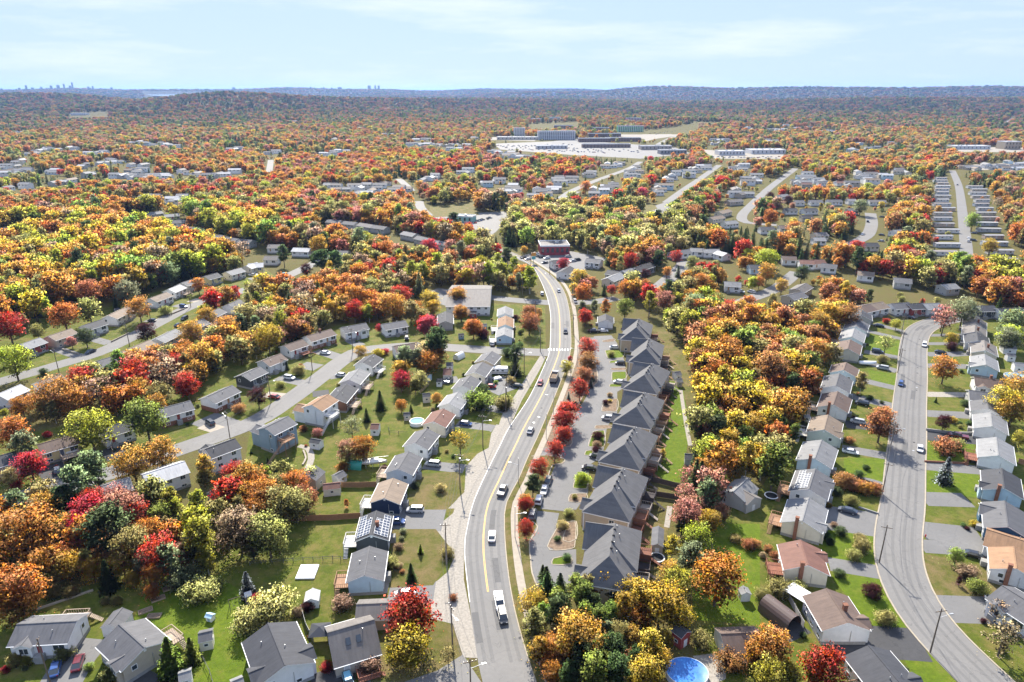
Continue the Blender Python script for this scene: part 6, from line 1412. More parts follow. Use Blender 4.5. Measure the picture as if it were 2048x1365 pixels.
# traced trees: sheet, crown centre x y, crown width (all in sheet units), kind letter, colour letter
KL = {'m': 'maple', 'b': 'birch', 'p': 'pine', 's': 'spruce', 'h': 'shrub', 'x': 'bare'}
TRACED = '''12 200 210 380 m A
12 430 190 150 m Y
12 130 640 360 m O
12 100 780 260 m A
12 660 80 260 m C
12 640 190 240 m C
12 900 60 280 m N
12 1000 110 220 m R
12 1120 230 210 m O
12 800 200 330 p D
12 1000 290 190 h V
12 1200 100 180 m G
12 500 480 200 m Y
12 600 450 120 m N
12 690 510 170 m Y
12 800 380 190 m U
12 910 460 210 m Y
12 990 590 120 m Y
12 800 570 130 s D
12 1060 490 150 p V
12 1160 550 180 m O
12 1130 680 120 m O
12 1400 170 100 m O
12 1300 60 120 b L
12 1490 270 220 b L
12 1420 330 150 b T
12 1340 400 170 m B
12 1450 380 140 m T
12 1540 430 140 b L
12 1260 430 200 p V
12 1380 590 190 h V
12 1490 690 200 h P
12 1600 640 120 h P
12 1850 900 220 h P
12 1930 800 100 h P
12 1850 640 110 s S
12 1915 740 90 h C
12 380 560 150 m P
12 270 430 100 x B
12 530 690 90 h T
12 400 690 110 h T
12 1270 1180 170 s G
12 1430 1130 110 s G
12 830 1300 130 h T
12 790 760 60 h T
12 870 760 70 h T
12 130 1190 110 h T
12 200 1190 90 h L
12 40 1270 60 h C
12 480 1140 120 h T
12 1780 200 320 m B
12 1880 280 220 m T
12 1800 30 150 m O
12 30 450 100 m L
12 0 560 90 m O
13 60 60 170 m O
13 130 240 300 m T
13 210 310 150 m T
13 20 360 140 m V
13 200 90 90 m G
13 340 20 230 m T
13 430 0 120 m U
13 160 800 270 h P
13 30 880 130 h P
13 45 740 80 h C
13 690 770 130 h B
13 430 790 90 h M
13 350 840 80 h B
13 1190 850 390 m R
13 1190 1090 320 m Y
13 1100 1150 180 m Y
13 1480 1150 130 x T
13 900 1230 140 h B
13 1205 550 80 s D
13 1112 350 60 h B
13 1045 470 110 h T
13 1475 395 90 h T
13 1520 730 60 h U
13 1275 370 40 s G
13 570 1250 80 h C
13 720 20 40 b O
14 190 30 110 m R
14 195 205 130 m R
14 350 660 130 s D
14 250 760 200 m Y
14 250 930 170 b T
14 440 830 220 p D
14 380 670 60 m R
14 620 700 180 p G
14 480 980 180 m B
14 400 1090 190 m O
14 390 1280 160 m O
14 600 950 180 m A
14 700 950 130 m C
14 620 1180 230 p D
14 740 870 150 p G
14 770 600 210 m A
14 860 690 130 p D
14 960 660 210 m Y
14 1060 720 180 b Y
14 1060 870 170 m O
14 1200 760 320 m Y
14 1320 860 220 m Y
14 1340 610 220 m L
14 1290 340 110 b Y
14 1400 100 230 m N
14 1570 150 180 m Y
14 1480 260 190 m L
14 1650 90 130 m N
14 1360 200 100 p D
14 1630 560 370 m O
14 1270 520 150 m A
14 1430 420 200 p V
14 850 1110 200 p D
14 700 1280 250 p G
14 1130 1090 190 b Y
14 1100 1270 260 m Y
14 1230 1040 130 m Y
14 960 1180 120 x U
14 800 960 120 p V
14 900 990 170 m T
14 520 1150 160 m U
14 880 1270 220 p D
14 520 1300 170 p D
14 1720 1210 170 h U
14 1930 1130 220 m O
14 1510 1050 130 h T
14 1760 290 70 h T
14 1860 330 90 h U
14 430 290 45 h D
14 500 430 60 h D
14 515 95 65 h T
14 470 190 80 h P
14 320 540 60 s D
15 170 1080 290 m A
15 60 1180 140 m Y
15 300 1290 170 m L
15 470 1270 160 m L
15 150 1290 230 m L
15 560 1230 300 m R
15 90 700 100 h T
15 220 660 150 h T
15 350 660 120 h T
15 40 330 80 h U
15 135 365 60 h U
15 185 410 60 h U
15 680 235 80 h D
15 835 340 120 h T
15 775 410 95 h T
15 825 285 70 h T
15 670 550 70 h D
15 915 680 120 h M
15 1020 880 120 h T
15 1545 410 120 m G
15 1630 540 110 h B
15 1700 650 120 h G
15 1565 600 40 b M
15 1860 820 130 x B
15 1900 1010 250 x B
15 590 40 40 h Y
15 1600 190 35 h D
15 1680 180 55 h Y
15 1880 1110 70 h T
15 560 260 70 h D
15 600 310 60 h D
11 900 770 200 m U
11 905 720 130 m O
11 765 480 80 b T
11 1335 390 165 m O
11 1340 1100 95 s S
11 1325 760 100 m M
11 1385 750 50 h Y
11 930 225 110 x T
11 905 335 60 h T
11 680 890 55 h U
11 820 600 40 h D
11 900 630 25 h D
11 795 1075 40 h D
11 745 1120 60 h D
11 590 1240 70 h D
11 650 1170 130 h U
11 730 1200 100 h U
11 790 1215 100 h A
11 850 1220 90 h U
11 690 1300 80 h T
11 1340 935 130 h U
11 1410 915 90 h T
11 1470 635 50 h D
11 1500 775 40 h D
11 1380 190 80 m Y
11 1380 250 70 h M
11 1330 70 140 x N
11 1000 95 60 m L
11 930 75 40 h R
11 1270 615 20 s D
11 1745 620 200 m Y
11 1800 670 180 m A
11 1850 520 180 m A
11 1770 190 150 m V
11 1800 80 180 m V
11 1850 870 100 m L
11 170 1040 230 p G
11 540 30 150 m Y
11 480 80 150 m A
11 670 30 150 m U
11 440 270 180 m A
11 350 230 130 m G
11 150 380 300 m U
11 300 500 120 p D
11 280 720 150 h D
11 360 780 60 h T
11 50 780 170 m Y
11 170 780 100 m O
11 20 880 80 s D
11 60 600 160 m A
10 600 250 100 m R
10 605 350 105 m U
10 575 440 90 m U
10 545 530 100 m R
10 460 690 120 m R
10 430 750 110 m R
10 432 845 95 m R
10 375 950 105 m R
10 265 1070 100 m R
10 170 1300 95 m O
10 225 1180 110 p D
10 455 385 85 m L
10 478 330 35 m C
10 635 460 30 s S
10 620 500 35 s S
10 468 587 25 s S
10 505 640 40 h D
10 650 955 50 m M
10 1110 985 50 b Y
10 565 1150 95 h L
10 750 578 35 h B
10 760 300 50 h T
10 670 860 70 h M
10 660 920 60 h B
10 720 630 40 h M
10 750 620 25 h Y
10 510 1275 40 h T
10 585 40 80 m R
10 200 80 100 m U
10 225 60 90 m O
10 110 300 110 p D
10 100 380 80 s D
10 75 480 60 h T
10 30 630 100 h T
10 135 240 45 h D
9 1190 310 150 m C
9 1190 230 160 m Y
9 1340 310 130 m P
9 1400 170 170 m O
9 1470 130 150 m A
9 1400 70 160 m P
9 1220 140 160 p V
9 1310 150 140 p V
9 1060 92 55 h C
9 1190 510 90 m O
9 1470 460 90 m A
9 1025 480 80 s D
9 918 595 55 s D
9 1268 545 35 s D
9 890 840 190 m O
9 770 860 170 m N
9 780 900 150 x T
9 730 1000 90 h A
9 730 1085 70 h Y
9 870 85 90 m Y
9 1010 105 80 h Y
9 530 730 80 m N
9 800 680 150 x V
9 380 240 90 h T
9 400 205 40 h U
9 240 350 60 h T
9 60 440 140 m M
9 290 205 35 s D
9 255 205 30 h D
9 1655 790 170 x Y
9 1500 1165 75 h P
9 1300 1145 60 h D
9 1600 915 30 h D
9 1830 390 90 h D
9 1800 480 180 h G
9 1990 500 120 h T
9 1300 350 90 p T
9 30 1130 200 m O
9 120 1200 230 m A
9 230 1130 180 m T
9 350 1120 200 m O
9 470 1050 130 x P
9 430 1230 180 m U
9 50 1300 180 m O
9 250 1270 250 m T
9 190 990 25 s D
9 140 950 22 s D
9 8 880 20 s D
9 40 745 30 h B
9 420 700 60 h U
9 1450 50 180 p D
9 2030 100 90 h D
8 100 150 320 m L
8 700 680 300 m L
8 1140 600 330 m G
8 1230 500 160 m A
8 1040 960 250 m A
8 1260 880 240 m A
8 230 970 210 m C
8 180 820 180 p V
8 720 1010 240 p V
8 600 1130 260 p V
8 500 1250 200 p D
8 90 720 250 m O
8 170 520 170 m O
8 280 480 130 m U
8 340 540 150 m T
8 430 420 260 m A
8 600 470 220 m A
8 560 400 150 m U
8 640 300 200 m R
8 760 390 220 x B
8 900 330 130 m A
8 1050 260 230 m R
8 1080 380 180 m A
8 960 430 150 x B
8 1300 250 250 x B
8 1470 350 190 m R
8 1400 180 170 m R
8 1250 420 170 m T
8 1580 120 230 m A
8 1450 80 150 m O
8 1700 130 120 m U
8 1480 30 120 m Y
8 720 1260 220 m R
8 900 1230 180 m N
8 1030 1270 160 m N
8 1170 1210 150 m L
8 1340 1270 150 b L
8 370 745 55 h C
8 130 1140 80 h C
8 70 1070 140 m P
8 1620 990 130 b Y
8 1600 1080 120 m T
8 1840 1040 170 m R
8 1950 1080 240 m A
8 1830 1130 160 m T
8 1860 1230 200 m A
8 1960 1200 200 m O
8 1880 540 90 h U
8 1300 645 25 s D
8 1380 650 20 s D
8 580 960 50 h D
8 640 880 50 h D
8 350 1310 230 m A
8 30 570 60 m L
8 340 250 60 h D
8 1140 1160 90 h D
4 1150 1110 150 m M
4 1090 920 170 m A
4 500 980 230 m O
4 60 1060 230 m R
4 290 1110 110 m T
4 670 1150 130 m D
4 560 1190 80 m N
4 900 720 150 m V
4 990 790 170 m V
4 1320 640 190 m V
4 690 790 200 m U
4 470 740 220 b T
4 320 870 170 s V
4 150 770 190 m A
4 700 410 220 m R
4 960 400 170 m L
4 200 410 300 m T
4 870 330 180 m L
4 560 330 250 m A
4 1080 120 120 m A
4 1090 520 150 m L
4 1190 500 170 m Y
4 820 510 140 m L
4 1620 990 150 m A
4 1780 1080 200 m A
4 1930 990 230 m T
4 1500 1120 200 m A
4 40 720 100 m L
4 30 900 120 m L
4 1300 950 80 h T
4 1770 1080 60 h C
5 1400 1060 160 m K
5 1020 1085 60 m C
5 1480 1180 180 p D
5 1760 1080 130 m O
5 1640 840 140 m A
5 1660 960 110 m A
5 560 540 150 p D
5 670 550 120 p D
5 260 500 110 p D
5 440 620 90 m M
5 1060 470 150 m O
5 910 390 180 m L
5 540 420 170 m Y
5 1410 450 150 m C
5 1120 580 110 m R
5 1580 440 110 m N
5 1740 410 230 m L
5 1600 230 150 p D
5 1120 900 250 m A
5 1180 820 150 m R
5 830 830 200 m O
5 820 940 150 m R
5 560 870 100 b Y
5 640 930 150 m Y
5 310 990 160 m O
5 240 1050 130 b L
5 140 1150 200 m Y
5 330 1110 70 s D
5 930 640 130 m R
5 860 640 130 m Y
5 1000 650 90 m T
5 1270 650 140 b L
5 1360 630 90 b L
5 1480 570 110 b L
5 1560 580 110 b P
5 1700 620 120 m A
5 1820 570 110 m L
5 1880 650 120 b L
5 1980 640 90 b L
5 1420 860 150 m Y
5 1310 930 120 m O
5 1440 920 120 m Y
5 1440 1170 90 m P
5 1830 1140 80 h M
5 560 1000 90 x B
5 430 900 220 x B
5 440 800 200 x B
5 100 690 90 m T
o 840 380 130 b L
o 900 520 150 b L
o 1050 440 140 b L
o 1240 590 200 b L
o 780 460 110 b L
o 210 420 120 b L
o 1660 410 140 m C
o 1850 580 200 m Y
o 1900 770 220 m O
o 1240 1020 200 m U
o 1260 1120 120 m R
o 1350 1020 100 m A
o 540 1200 200 m O
o 340 800 220 m A
o 390 1020 160 m A
o 490 890 130 x B
o 660 1290 130 h M
o 1060 1090 80 h M
o 1120 1270 60 h D
o 1890 950 110 p V
o 1930 1080 120 m R
o 1170 240 90 m A
o 950 310 150 p D
p 620 370 200 m R
p 1200 320 150 m R
p 1400 400 170 m T
p 1080 510 120 m A
p 1300 680 160 m G
p 1510 650 250 m O
p 1730 560 180 m A
p 980 350 160 p D
p 810 540 120 m M
p 1220 520 70 s D
p 300 750 70 s D
p 390 740 120 m R
p 560 720 190 m O
p 780 700 190 m O
p 1050 860 230 m N
p 560 950 220 m G
p 870 880 170 b L
p 320 950 120 b O
p 180 930 110 p V
p 60 1060 120 m R
p 1420 900 250 m V
p 1650 870 120 m Y
p 1690 1180 210 m R
p 1850 950 180 m R
p 1550 1130 150 m Y
p 1340 1100 200 m T
p 1470 1270 110 m Y
7 800 650 110 m R
7 160 420 120 m O
7 290 300 70 m M
7 150 270 60 m M
7 330 510 120 m O
7 390 840 110 m D
7 240 930 100 m Y
7 70 910 80 m O
7 130 730 200 m L
7 130 830 130 m A
7 1800 640 110 m Y
7 1450 1160 160 x N
7 1600 1120 180 m V
7 1670 450 110 m G
7 590 1150 170 m Y
7 1150 700 160 m R
7 1240 230 180 m Y
7 1280 80 190 m Y
7 660 90 50 s D
7 830 340 110 m V
7 1980 1190 150 m L
7 1950 1300 160 m L
2 1710 660 90 m K
2 1380 620 80 m O
14 345 610 120 s D
14 430 740 150 p G
14 570 640 150 p G
14 660 640 130 b T
14 700 770 140 p D
14 830 830 130 p G
14 930 790 150 b Y
14 560 1040 150 p D
14 760 1080 160 p G
14 980 1010 150 m A
14 1020 1170 140 p D
14 1190 1180 170 m Y
14 1010 1330 190 m Y
14 300 1110 140 b Y
14 350 1200 130 m O
14 450 650 110 s D
14 640 840 150 p G
14 780 1230 180 p G
14 330 850 140 p G
10 1290 1130 140 x N
10 1380 1080 150 m A
10 1420 960 190 m L
10 1560 880 170 m Y
10 1590 1000 140 m Y
10 1500 1100 160 m A
10 1260 1250 150 x N
10 1430 1240 170 p V
10 1330 1330 150 m N
10 1490 800 150 p D
10 1440 560 150 m A
10 1480 420 170 m O
10 1400 250 150 m A
10 1560 260 190 m O
10 1300 100 170 b L
10 1480 120 140 m O'''
def place_traced():
    for ln in TRACED.split('\n'):
        t_, x, y, d, kl, cl = ln.split(); kind = KL[kl]; fx, fy = F(t_, float(x), float(y)); dpx = float(d) * TILE[t_][2] * (1.38 if t_ == '10' and kl == 'm' and cl in 'RU' else 1.1)
        asp = {'maple': 1.18, 'birch': 1.9, 'pine': 1.65, 'spruce': 2.0, 'shrub': .85, 'bare': 1.25}[kind]; cz = {'maple': .60, 'birch': .56, 'pine': .58, 'spruce': .45, 'shrub': .46, 'bare': .6}[kind]
        z = 3.
        for _ in range(6): dia = dpx / PXM(fy, z); h = dia * asp; z = min(h * cz, 12)
        dia = min(dia, 13); h = min(dia * asp, 17)
        p = G(fx, fy, h * cz); p.z = 0; tree(p, kind, h, dia, cl, 'yard')
        if kind != 'shrub': mask_seg(p, p + Vector((.1, 0, 0)), dia * .38, 1, 0)
place_traced()

# woods: jittered cells out to the far hills, thinned by the mask
PAL = {'hills': 'TDVDBUDDVADUDBDVN', 'hill': 'OAYYALTLTAYOYGLDB', 'mid': 'OTAAUOVNAYBTTLDRT', 'olive': 'TVTPLVATBPGTUD', 'far': 'UATOVTBNTDATVUYDT', 'grove': 'AYAOYLTOAOYTGAUY', 'bottom': 'DGDTYYOAGUYD'}
ZP = {'olive': pts('0', '960 420 1300 440 1420 420 1400 500 1240 540 1150 520 1000 500'), 'hill': pts('0', '-300 390 300 380 560 470 500 540 250 610 -300 720'), 'grove': pts('0', '1320 640 1420 590 1690 600 1700 700 1640 780 1600 850 1540 960 1500 1010 1410 1010 1400 850')}
def inside(P, x, y):
    r = False; n = len(P)
    for a in range(n):
        x1, y1 = P[a][0], P[a][1]; x2, y2 = P[(a + 1) % n][0], P[(a + 1) % n][1]
        if (y1 > y) != (y2 > y) and x < (x2 - x1) * (y - y1) / (y2 - y1) + x1: r = not r
    return r
NEARW = [pts('0', q) for q in ('22 805 140 768 250 752 330 730 396 714 472 706 444 745 396 776 390 800 330 800 250 838 198 822 152 837 122 858 71 858', '500 668 545 622 612 585 700 548 860 540 885 590 885 640 860 680 810 645 680 650 600 690 500 735 450 720 420 760 400 740 430 690', '1330 650 1420 590 1690 600 1695 690 1660 760 1620 850 1580 950 1500 1000 1420 1010 1405 950 1400 850 1395 750 1360 690', '1385 870 1470 870 1540 940 1500 1010 1440 1060 1385 1050', '1046 1180 1080 1150 1150 1150 1270 1150 1335 1130 1385 1150 1380 1240 1340 1260 1340 1365 1085 1365 1056 1270', '-60 1010 128 1010 300 1000 330 1060 440 1010 470 1080 430 1130 300 1160 180 1175 60 1190 -60 1230', '430 980 500 930 560 960 640 990 620 1030 560 1060 470 1050', '-400 650 -20 1020 -300 1100')]
wood = []
def sample():
    g = np.random.default_rng(5)
    bands = [(90, 330, 5.6), (330, 700, 7.0), (700, 1200, 8.6), (1200, 2000, 10.5), (2000, 3300, 14.), (3300, 5200, 22.), (5200, 8200, 34.), (8200, 14500, 64.)]
    for r0, r1, cell in bands:
        hw = r1 * .86 + 60; xs = np.arange(-hw, hw, cell); ys = np.arange(r0 * .6, r1 + 1, cell); X, Y = np.meshgrid(xs, ys); X = X + g.uniform(-.45, .45, X.shape) * cell; Y = Y + g.uniform(-.45, .45, Y.shape) * cell
        Rr = np.hypot(X, Y); ok = (Rr >= r0) & (Rr < r1) & (np.abs(X) < Y * .84 + 45); X, Y = X[ok], Y[ok]
        i = ((X - RX0) / RC).astype(int); j = ((Y - RY0) / RC).astype(int); inr = (i >= 0) & (i < RW) & (j >= 0) & (j < RH); mk = np.zeros(len(X), np.uint8); mk[inr] = MASK[j[inr], i[inr]]
        for x, y, m in zip(X, Y, mk): wood.append((x, y, m, cell, g.random(), g.random(), g.random()))
sample()
def fbm(x, y, s): return .5 + .25 * (math.sin(x / s + 1.3 * math.sin(y / s * .7)) + math.sin(y / s * 1.1 + 1.7 * math.sin(x / s * .6 + 1)))
PT, MAXIND = [], {'maple': 295, 'birch': 240, 'pine': 200, 'spruce': 230, 'bare': 160, 'shrub': 295}
wood.sort(key=lambda q: math.hypot(q[0], q[1]))
def tone(x, y):
    return fbm(x, y, 38.) * .6 + fbm(x + 300, y - 90, 15.) * .4
NEARB = [(min(p.x for p in P), max(p.x for p in P), min(p.y for p in P), max(p.y for p in P)) for P in NEARW]
for x, y, m, cell, a1, a2, a3 in wood:
    if m == 1: continue
    r = math.hypot(x, y)
    if r < 345:
        if not any(b[0] <= x <= b[1] and b[2] <= y <= b[3] and inside(P, x, y) for P, b in zip(NEARW, NEARB)): continue
    elif m == 2 and a1 < .9: continue
    zone = 'hills' if r > 2300 else ('far' if r > 1250 else 'mid')
    if r < 700:
        for k, P in ZP.items():
            if inside(P, x, y): zone = k; break
    if r < 260 and -20 < x < 70 and y < 130: zone = 'bottom'
    pal = PAL[zone]; idx = (tone(x, y) * 2.3 + a1 * .42) % 1.0; col = pal[int(idx * len(pal)) % len(pal)]
    con = fbm(x - 500, y + 200, 90.)
    if col in 'DV' or (con > .70 and a2 < .62 and zone in ('hills', 'far', 'mid')): kind = 'spruce' if a2 < .62 else 'pine'; col = random.choice('DDDV') if kind == 'spruce' else random.choice('DVG')
    elif col == 'B': kind = 'bare' if a2 < .7 else 'maple'
    elif col in 'LYPT' and a2 < .38: kind = 'birch'
    else: kind = 'maple'
    sc_ = .62 + .75 * a3 * (.6 + .4 * a2)
    if zone == 'hill': sc_ *= 1.42
    elif r > 420: sc_ *= 1.2 if r < 700 else 1.04
    if m == 3:
        if a1 < .68: continue
        sc_ *= .42 if a3 < .8 else .6
    h = {'maple': 11.5, 'birch': 12.5, 'pine': 13.5, 'spruce': 11.5, 'bare': 11., 'shrub': 3}[kind] * sc_; dia = {'maple': 8.8, 'birch': 5.6, 'pine': 6.2, 'spruce': 4.6, 'bare': 7.2, 'shrub': 3}[kind] * sc_
    if r < 345 and zone != 'grove': h *= .92; dia *= .92
    if IND[kind] < MAXIND[kind] and r < 620: tree((x, y, 0), kind, h, dia, col, zone); continue
    k = cell / 9. if cell > 9. else 1.0
    if r > 2000: h, dia = h * min(1.6, k ** .35), dia * k * .95
    elif cell > 9.: dia *= k * .95; h *= 1.05
    if 6200 < r < 12200 and abs(math.atan2(x, y) - px_az(350)) < .036: continue
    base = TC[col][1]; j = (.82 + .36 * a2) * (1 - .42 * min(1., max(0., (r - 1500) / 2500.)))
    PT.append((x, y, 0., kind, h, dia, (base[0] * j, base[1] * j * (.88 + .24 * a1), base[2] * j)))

# garden shrubs along house walls and beds
for hd in HOUSES:
    o = hd['o']; c = hd['c']
    if c.length > 330 or hd['name'] != 'house': continue
    for k in range(random.choice((1, 2, 2))):
        if IND['shrub'] >= MAXIND['shrub']: break
        sg = random.choice((-1, 1)); a = o.rotation_euler[2]; lx, ly = random.uniform(-5, 5), sg * random.uniform(6.2, 8.0); p = Vector((c.x + lx * math.cos(a) - ly * math.sin(a), c.y + lx * math.sin(a) + ly * math.cos(a), 0))
        i, j = int((p.x - RX0) / RC), int((p.y - RY0) / RC); d = random.uniform(.9, 1.9); tree(p, 'shrub', d * .85, d, random.choice('DDTTGUBVM'), 'shrub')

def forest():
    kinds = [(k, i) for k in ('maple', 'birch', 'pine', 'spruce', 'bare') for i in range(3)]; src = bpy.data.collections.new('forest_sources'); names = []
    for n, (k, i) in enumerate(kinds): o = bpy.data.objects.new(f'{n:02d}_forest_tree', lowtree(k, i)); src.objects.link(o)
    ref = {'maple': 7.6, 'birch': 5.0, 'pine': 5.6, 'spruce': 4.6, 'bare': 7.2}; kidx = {k: n for n, k in enumerate(('maple', 'birch', 'pine', 'spruce', 'bare'))}
    hz_ = height(np.array([p[0] for p in PT]), np.array([p[1] for p in PT])) - .3
    me = bpy.data.meshes.new('forest'); me.from_pydata([(p[0], p[1], float(z)) for p, z in zip(PT, hz_)], [], [])
    N = len(PT); g = np.random.default_rng(3)
    def attr(nm, tp, key, arr): a = me.attributes.new(nm, tp, 'POINT'); a.data.foreach_set(key, np.asarray(arr, np.float32 if tp != 'INT' else np.int32).ravel())
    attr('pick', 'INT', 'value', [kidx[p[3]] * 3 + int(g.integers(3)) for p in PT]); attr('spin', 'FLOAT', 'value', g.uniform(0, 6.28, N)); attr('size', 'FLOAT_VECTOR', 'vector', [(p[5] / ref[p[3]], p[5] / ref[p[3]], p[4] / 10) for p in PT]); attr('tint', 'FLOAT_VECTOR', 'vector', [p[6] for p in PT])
    ng = bpy.data.node_groups.new('forest', 'GeometryNodeTree'); ng.interface.new_socket('Geometry', in_out='INPUT', socket_type='NodeSocketGeometry'); ng.interface.new_socket('Geometry', in_out='OUTPUT', socket_type='NodeSocketGeometry')
    gi, go = ng.nodes.new('NodeGroupInput'), ng.nodes.new('NodeGroupOutput'); ci = ng.nodes.new('GeometryNodeCollectionInfo'); ci.inputs['Collection'].default_value = src; ci.inputs['Separate Children'].default_value = True; ci.inputs['Reset Children'].default_value = True
    ip = ng.nodes.new('GeometryNodeInstanceOnPoints'); ip.inputs['Pick Instance'].default_value = True
    def na(nm, tp): n = ng.nodes.new('GeometryNodeInputNamedAttribute'); n.data_type = tp; n.inputs['Name'].default_value = nm; return [q for q in n.outputs if q.enabled and q.name == 'Attribute'][0]
    cx_ = ng.nodes.new('ShaderNodeCombineXYZ'); L = ng.links.new
    L(na('spin', 'FLOAT'), cx_.inputs['Z']); er = ng.nodes.new('FunctionNodeEulerToRotation'); L(cx_.outputs[0], er.inputs[0]); L(er.outputs[0], ip.inputs['Rotation']); L(na('size', 'FLOAT_VECTOR'), ip.inputs['Scale']); L(na('pick', 'INT'), ip.inputs['Instance Index']); L(ci.outputs[0], ip.inputs['Instance']); L(gi.outputs[0], ip.inputs['Points']); L(ip.outputs[0], go.inputs[0])
    o = ob('forest', me); md = o.modifiers.new('forest', 'NODES'); md.node_group = ng; tag(o, 'autumn forest of orange, rust, olive and dark green trees reaching to the hills', 'forest', kind='stuff')
forest()
print('TREES', len(TREES), IND, 'PT', len(PT), 'HOUSES', len(HOUSES), len(FARH), 'CARS', len(CARS))

def fallen_leaves():
    g = random.Random(9); V, Fc, C4 = [], [], []
    for q in TREES:
        if q['kind'] not in ('maple', 'birch', 'bare') or q['c'].length > 300: continue
        col = tuple(q['o'].children[0]['tint'])
        for k in range(26):
            r_ = abs(g.gauss(0, .55)) * q['h'] * .62; a = g.uniform(0, 6.283); x, y = q['c'].x + r_ * math.cos(a), q['c'].y + r_ * math.sin(a); s = g.uniform(.09, .2); th = g.uniform(0, 6.28); n = len(V); z = .16 + g.random() * .01
            for b in range(4): V.append((x + s * math.cos(th + b * 1.5708), y + s * math.sin(th + b * 1.5708) * .7, z)); C4.append((*[v * .62 for v in col], 1))
            Fc.append((n, n + 1, n + 2, n + 3))
    me = bpy.data.meshes.new('fallen_leaves'); me.from_pydata(V, [], Fc); at = me.color_attributes.new('litter', 'FLOAT_COLOR', 'POINT'); at.data.foreach_set('color', np.array(C4, np.float32).ravel())
    m, t, b = newmat('litter'); a_ = t.nodes.new('ShaderNodeAttribute'); a_.attribute_name = 'litter'; lk(t, a_.outputs['Color'], b.inputs['Base Color']); b.inputs['Roughness'].default_value = .9; me.materials.append(m)
    tag(ob('fallen_leaves', me), 'fallen autumn leaves scattered on lawns and drives under the trees', 'leaves', kind='stuff')
fallen_leaves()
pcm = MB().box(-2.2, 2.2, -.9, .9, .3, .95, 0, .08, .05).box(-1.6, 1.0, -.8, .8, .95, 1.45, 1, .45, .12).mesh('parked_car', ['car_paint', 'glass'])
for t_, x0, y0, x1, y1, n_ in (('2', 800, 392, 1300, 382, 40), ('2', 900, 402, 1500, 425, 40), ('2', 1100, 395, 1700, 420, 34), ('2', 1750, 320, 2000, 285, 22), ('3', 60, 490, 500, 492, 24), ('3', 1680, 552, 2040, 545, 26), ('5', 1650, 300, 1900, 220, 10)):
    for k in range(n_):
        p = GT(t_, x0 + (x1 - x0) * (k + random.random()) / n_, y0 + (y1 - y0) * (k + .5) / n_ + random.uniform(-7, 7)); p.z = .05; cc = random.choice('wwwsssgkkrbd'); o = ob('parked_car', pcm, None, p, random.choice((.3, 1.87)), tint=CCOL[cc][0]); lb = f'{CCOL[cc][1]} car parked in the far shopping area lots'; add_label(o, lb, 'car', lb)

# ------------------------------------------------------------------ labels
ORD = 'first second third fourth fifth sixth seventh eighth ninth tenth eleventh twelfth thirteenth fourteenth fifteenth sixteenth seventeenth eighteenth nineteenth twentieth'.split()
FROM = {'the gravel-edged main road': 'from the crosswalk along the main road', 'the curving side street': 'from the pink maple along the curving street', 'the inner bend of the side street': 'from the pines inside the street bend', 'the upper street': 'along the upper street', 'the west side of the kerbed street': 'down the west side of the kerbed street',
        'the east side of the kerbed street': 'down the east side of the kerbed street', 'the back lane by the warehouse': 'behind the white warehouse', 'the maple-lined cul-de-sac': 'by the maple-lined cul-de-sac', 'the loop of streets by the trailer park': 'on the street loop near the trailer park', 'the far end of the maple wood': 'among the wooded hill trees'}
SHORT = {'the gravel-edged main road': 'main road', 'the curving side street': 'curving street', 'the inner bend of the side street': 'street bend', 'the upper street': 'upper street', 'the west side of the kerbed street': 'kerbed street west side', 'the east side of the kerbed street': 'kerbed street east side', 'the back lane by the warehouse': 'warehouse lane', 'the maple-lined cul-de-sac': 'cul-de-sac', 'the loop of streets by the trailer park': 'trailer park loop', 'the far end of the maple wood': 'wooded hill'}
cnt = {}
for hd in HOUSES:
    st = hd['street']; cnt[st] = cnt.get(st, 0) + 1; k = cnt[st]; f = hd['fl']
    feat = 'solar panels on ' if ('s+' in f or 's-' in f) else ''
    body = f"{hd['wall']} house with {hd['roof']} roof" if not feat else f"{hd['wall']} house with solar panels"
    if st in ('the loop of streets by the trailer park', 'the far end of the maple wood'): lb = f"{body} {FROM[st]}"
    else:
        n = ORD[k - 1]
        if st == 'the upper street': lb = f"{body}, {n} along the wooded side of the upper street" if k <= 10 else f"{body}, {ORD[k - 11]} along the lower side of the upper street"
        else: lb = f"{body}, {n} {FROM[st]}"
        hd['ref'] = f"the {n} {SHORT[st]} house" if st != 'the upper street' else (f"the {n} upper street house" if k <= 10 else f"the {ORD[k - 11]} lower-side upper street house")
    hd.setdefault('ref', f"a {hd['wall']} {hd['roof']}-roofed house on the {SHORT[st]}")
    add_label(hd['o'], lb, 'house', 'houses of ' + st)
def near_house(c, lim=60.):
    best = min(HOUSES, key=lambda h: (h['c'] - c).length); return best if (best['c'] - c).length < lim else None
def an(w): return w
for o, wn_, rn_, p in FARH:
    d = 'in the town beyond the cul-de-sacs' if p.length < 900 else ('near the shopping area' if abs(p.x - 120) < 300 else ('in the far western suburb' if p.x < 0 else 'in the far eastern suburb'))
    lb = f'small {wn_} bungalow with {rn_} roof {d}'; add_label(o, lb, 'house', lb)  # shared by single-storey and two-storey far houses
CN = {'sedan': 'car', 'suv': 'SUV', 'pickup': 'pickup truck', 'hatch': 'hatchback'}
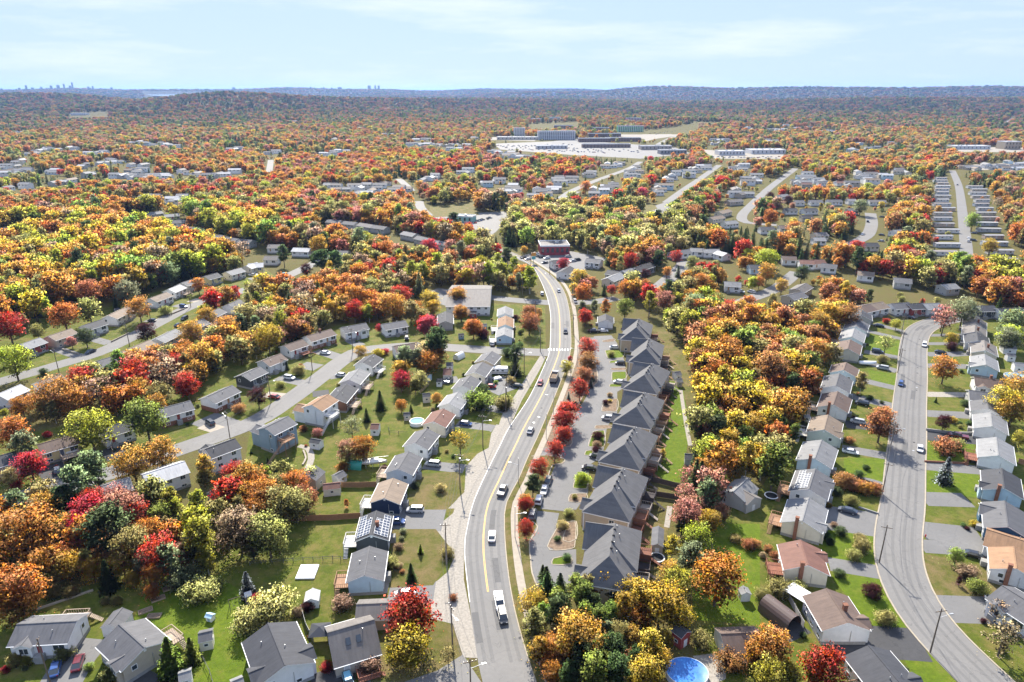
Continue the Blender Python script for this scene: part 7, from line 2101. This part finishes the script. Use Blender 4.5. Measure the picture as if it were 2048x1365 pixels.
for q in CARS:
    w = q['where']; n = CN[q['kind']]
    if w in 'UD': lb = f"{q['col']} {n} driving on the main road"
    elif w == 'L': lb = f"{q['col']} {n} in the restaurant car park" if q['c'].x < 140 else f"{q['col']} {n} in the open lot past the woods"
    else:
        h = near_house(q['c'], 45.); lb = f"{q['col']} {n} parked by {h['ref']}" if h and -10 + 0 < 1e9 else f"{q['col']} {n} parked beside the townhouse road"
        if any((t_.location - q['c']).length < 17 for t_ in TH): 
            k = min(range(len(TH)), key=lambda i: (TH[i].location - q['c']).length); lb = f"{q['col']} {n} parked at the {ORD[k]} townhouse block"
        elif q['c'].x > -5 and q['c'].x < 25 and q['c'].y < 170: lb = f"{q['col']} {n} parked along the townhouse road"
    add_label(q['o'], lb, 'car' if n != 'pickup truck' else 'pickup truck', lb)
for q in SHEDS:
    h = near_house(q['c'], 70.); lb = f"{q['d']} near {h['ref']}" if h else f"{q['d']} by the wood"; add_label(q['o'], lb, q['cat'], lb)
ZN = {'hill': 'on the wooded hill above the upper street', 'grove': 'in the grove between townhouses and kerbed street', 'olive': 'in the olive wood behind the restaurant', 'mid': 'in the woods between the streets', 'far': 'in the far woods', 'bottom': 'in the thicket beside the blue pool cover'}
KN_ = {'maple': 'maple', 'birch': 'birch', 'pine': 'pine', 'spruce': 'spruce', 'shrub': 'garden shrub', 'bare': 'half-bare tree'}
for q in TREES:
    k = KN_[q['kind']]
    if q['zone'] in ZN:
        sz = 'tall' if q['h'] > 11.5 else ('small' if q['h'] < 8.5 else 'mid-sized'); lb = f"{sz} {q['col']} {k} {ZN[q['zone']]}"
    else:
        h = near_house(q['c'], 70.); sz = '' if q['kind'] == 'shrub' else ('tall ' if q['h'] > 10 else ('small ' if q['h'] < 5 else ''))
        tk = min(range(len(TH)), key=lambda i: (TH[i].location - q['c']).length)
        if (TH[tk].location - q['c']).length < (h['c'] - q['c']).length if h else False: lb = f"{sz}{q['col']} {k} beside the {ORD[tk]} townhouse block"
        elif h: lb = f"{sz}{q['col']} {k} beside {h['ref']}"
        else: lb = f"{sz}{q['col']} {k} standing alone among the far streets"
    add_label(q['o'], lb, 'shrub' if q['kind'] == 'shrub' else 'tree', lb)
    if 'zone' in q['o']: del q['o']['zone']
for key, (c, h, a, r, arm, lamp) in POLES.items():
    h_ = near_house(c, 60.)
    if not arm: lb = 'street lamp along the main road pavement' if key[0] == 'l' else 'street lamp by the restaurant car park'
    else: lb = ('wooden utility pole with a street lamp' if lamp else 'wooden utility pole with crossarm') + (f" near {h_['ref']}" if h_ else ' by the wood')
    add_label(r, lb, 'street lamp' if not arm else 'utility pole', lb)
for o, a, b in WIRES:
    s_ = {'m': 'main road', 's': 'curving street', 'u': 'upper street', 'k': 'kerbed street', 'o': 'bend of the main road'}[a[0]]; lb = f'dark overhead wire strung between poles along the {s_}'; add_label(o, lb, 'wire', lb)
for lb, L in LABELS.items():
    if len(L) > 1:
        for o in L: o['group'] = lb

# far lake
a_ = px_az(350); lm = MB(); lm.add([((9200 + 2800 * math.sin(g_)) * math.sin(a_ + .031 * math.cos(g_)), (9200 + 2800 * math.sin(g_)) * math.cos(a_ + .031 * math.cos(g_)), 66.0) for g_ in [k_ * math.pi / 20 for k_ in range(40)]], [tuple(range(40))])
tag(ob('lake_water', lm.mesh('lake_water', ['water'])), kind='structure')

# ------------------------------------------------------------------ haze: one closed box of thin even air round the whole scene
m, t, b = newmat('haze'); t.nodes.remove(b); vp = t.nodes.new('ShaderNodeVolumePrincipled'); vp.inputs['Color'].default_value = (.34, .55, 1.0, 1); vp.inputs['Density'].default_value = 3.6e-5; vp.inputs['Anisotropy'].default_value = .2
lk(t, vp.outputs[0], [n for n in t.nodes if n.type == 'OUTPUT_MATERIAL'][0].inputs['Volume'])
hz = ob('haze', MB().box(-62000, 62000, -61000, 63000, -30, 260).mesh('haze', ['haze'])); tag(hz, 'thin pale blue haze over the far hills', 'haze', kind='stuff')
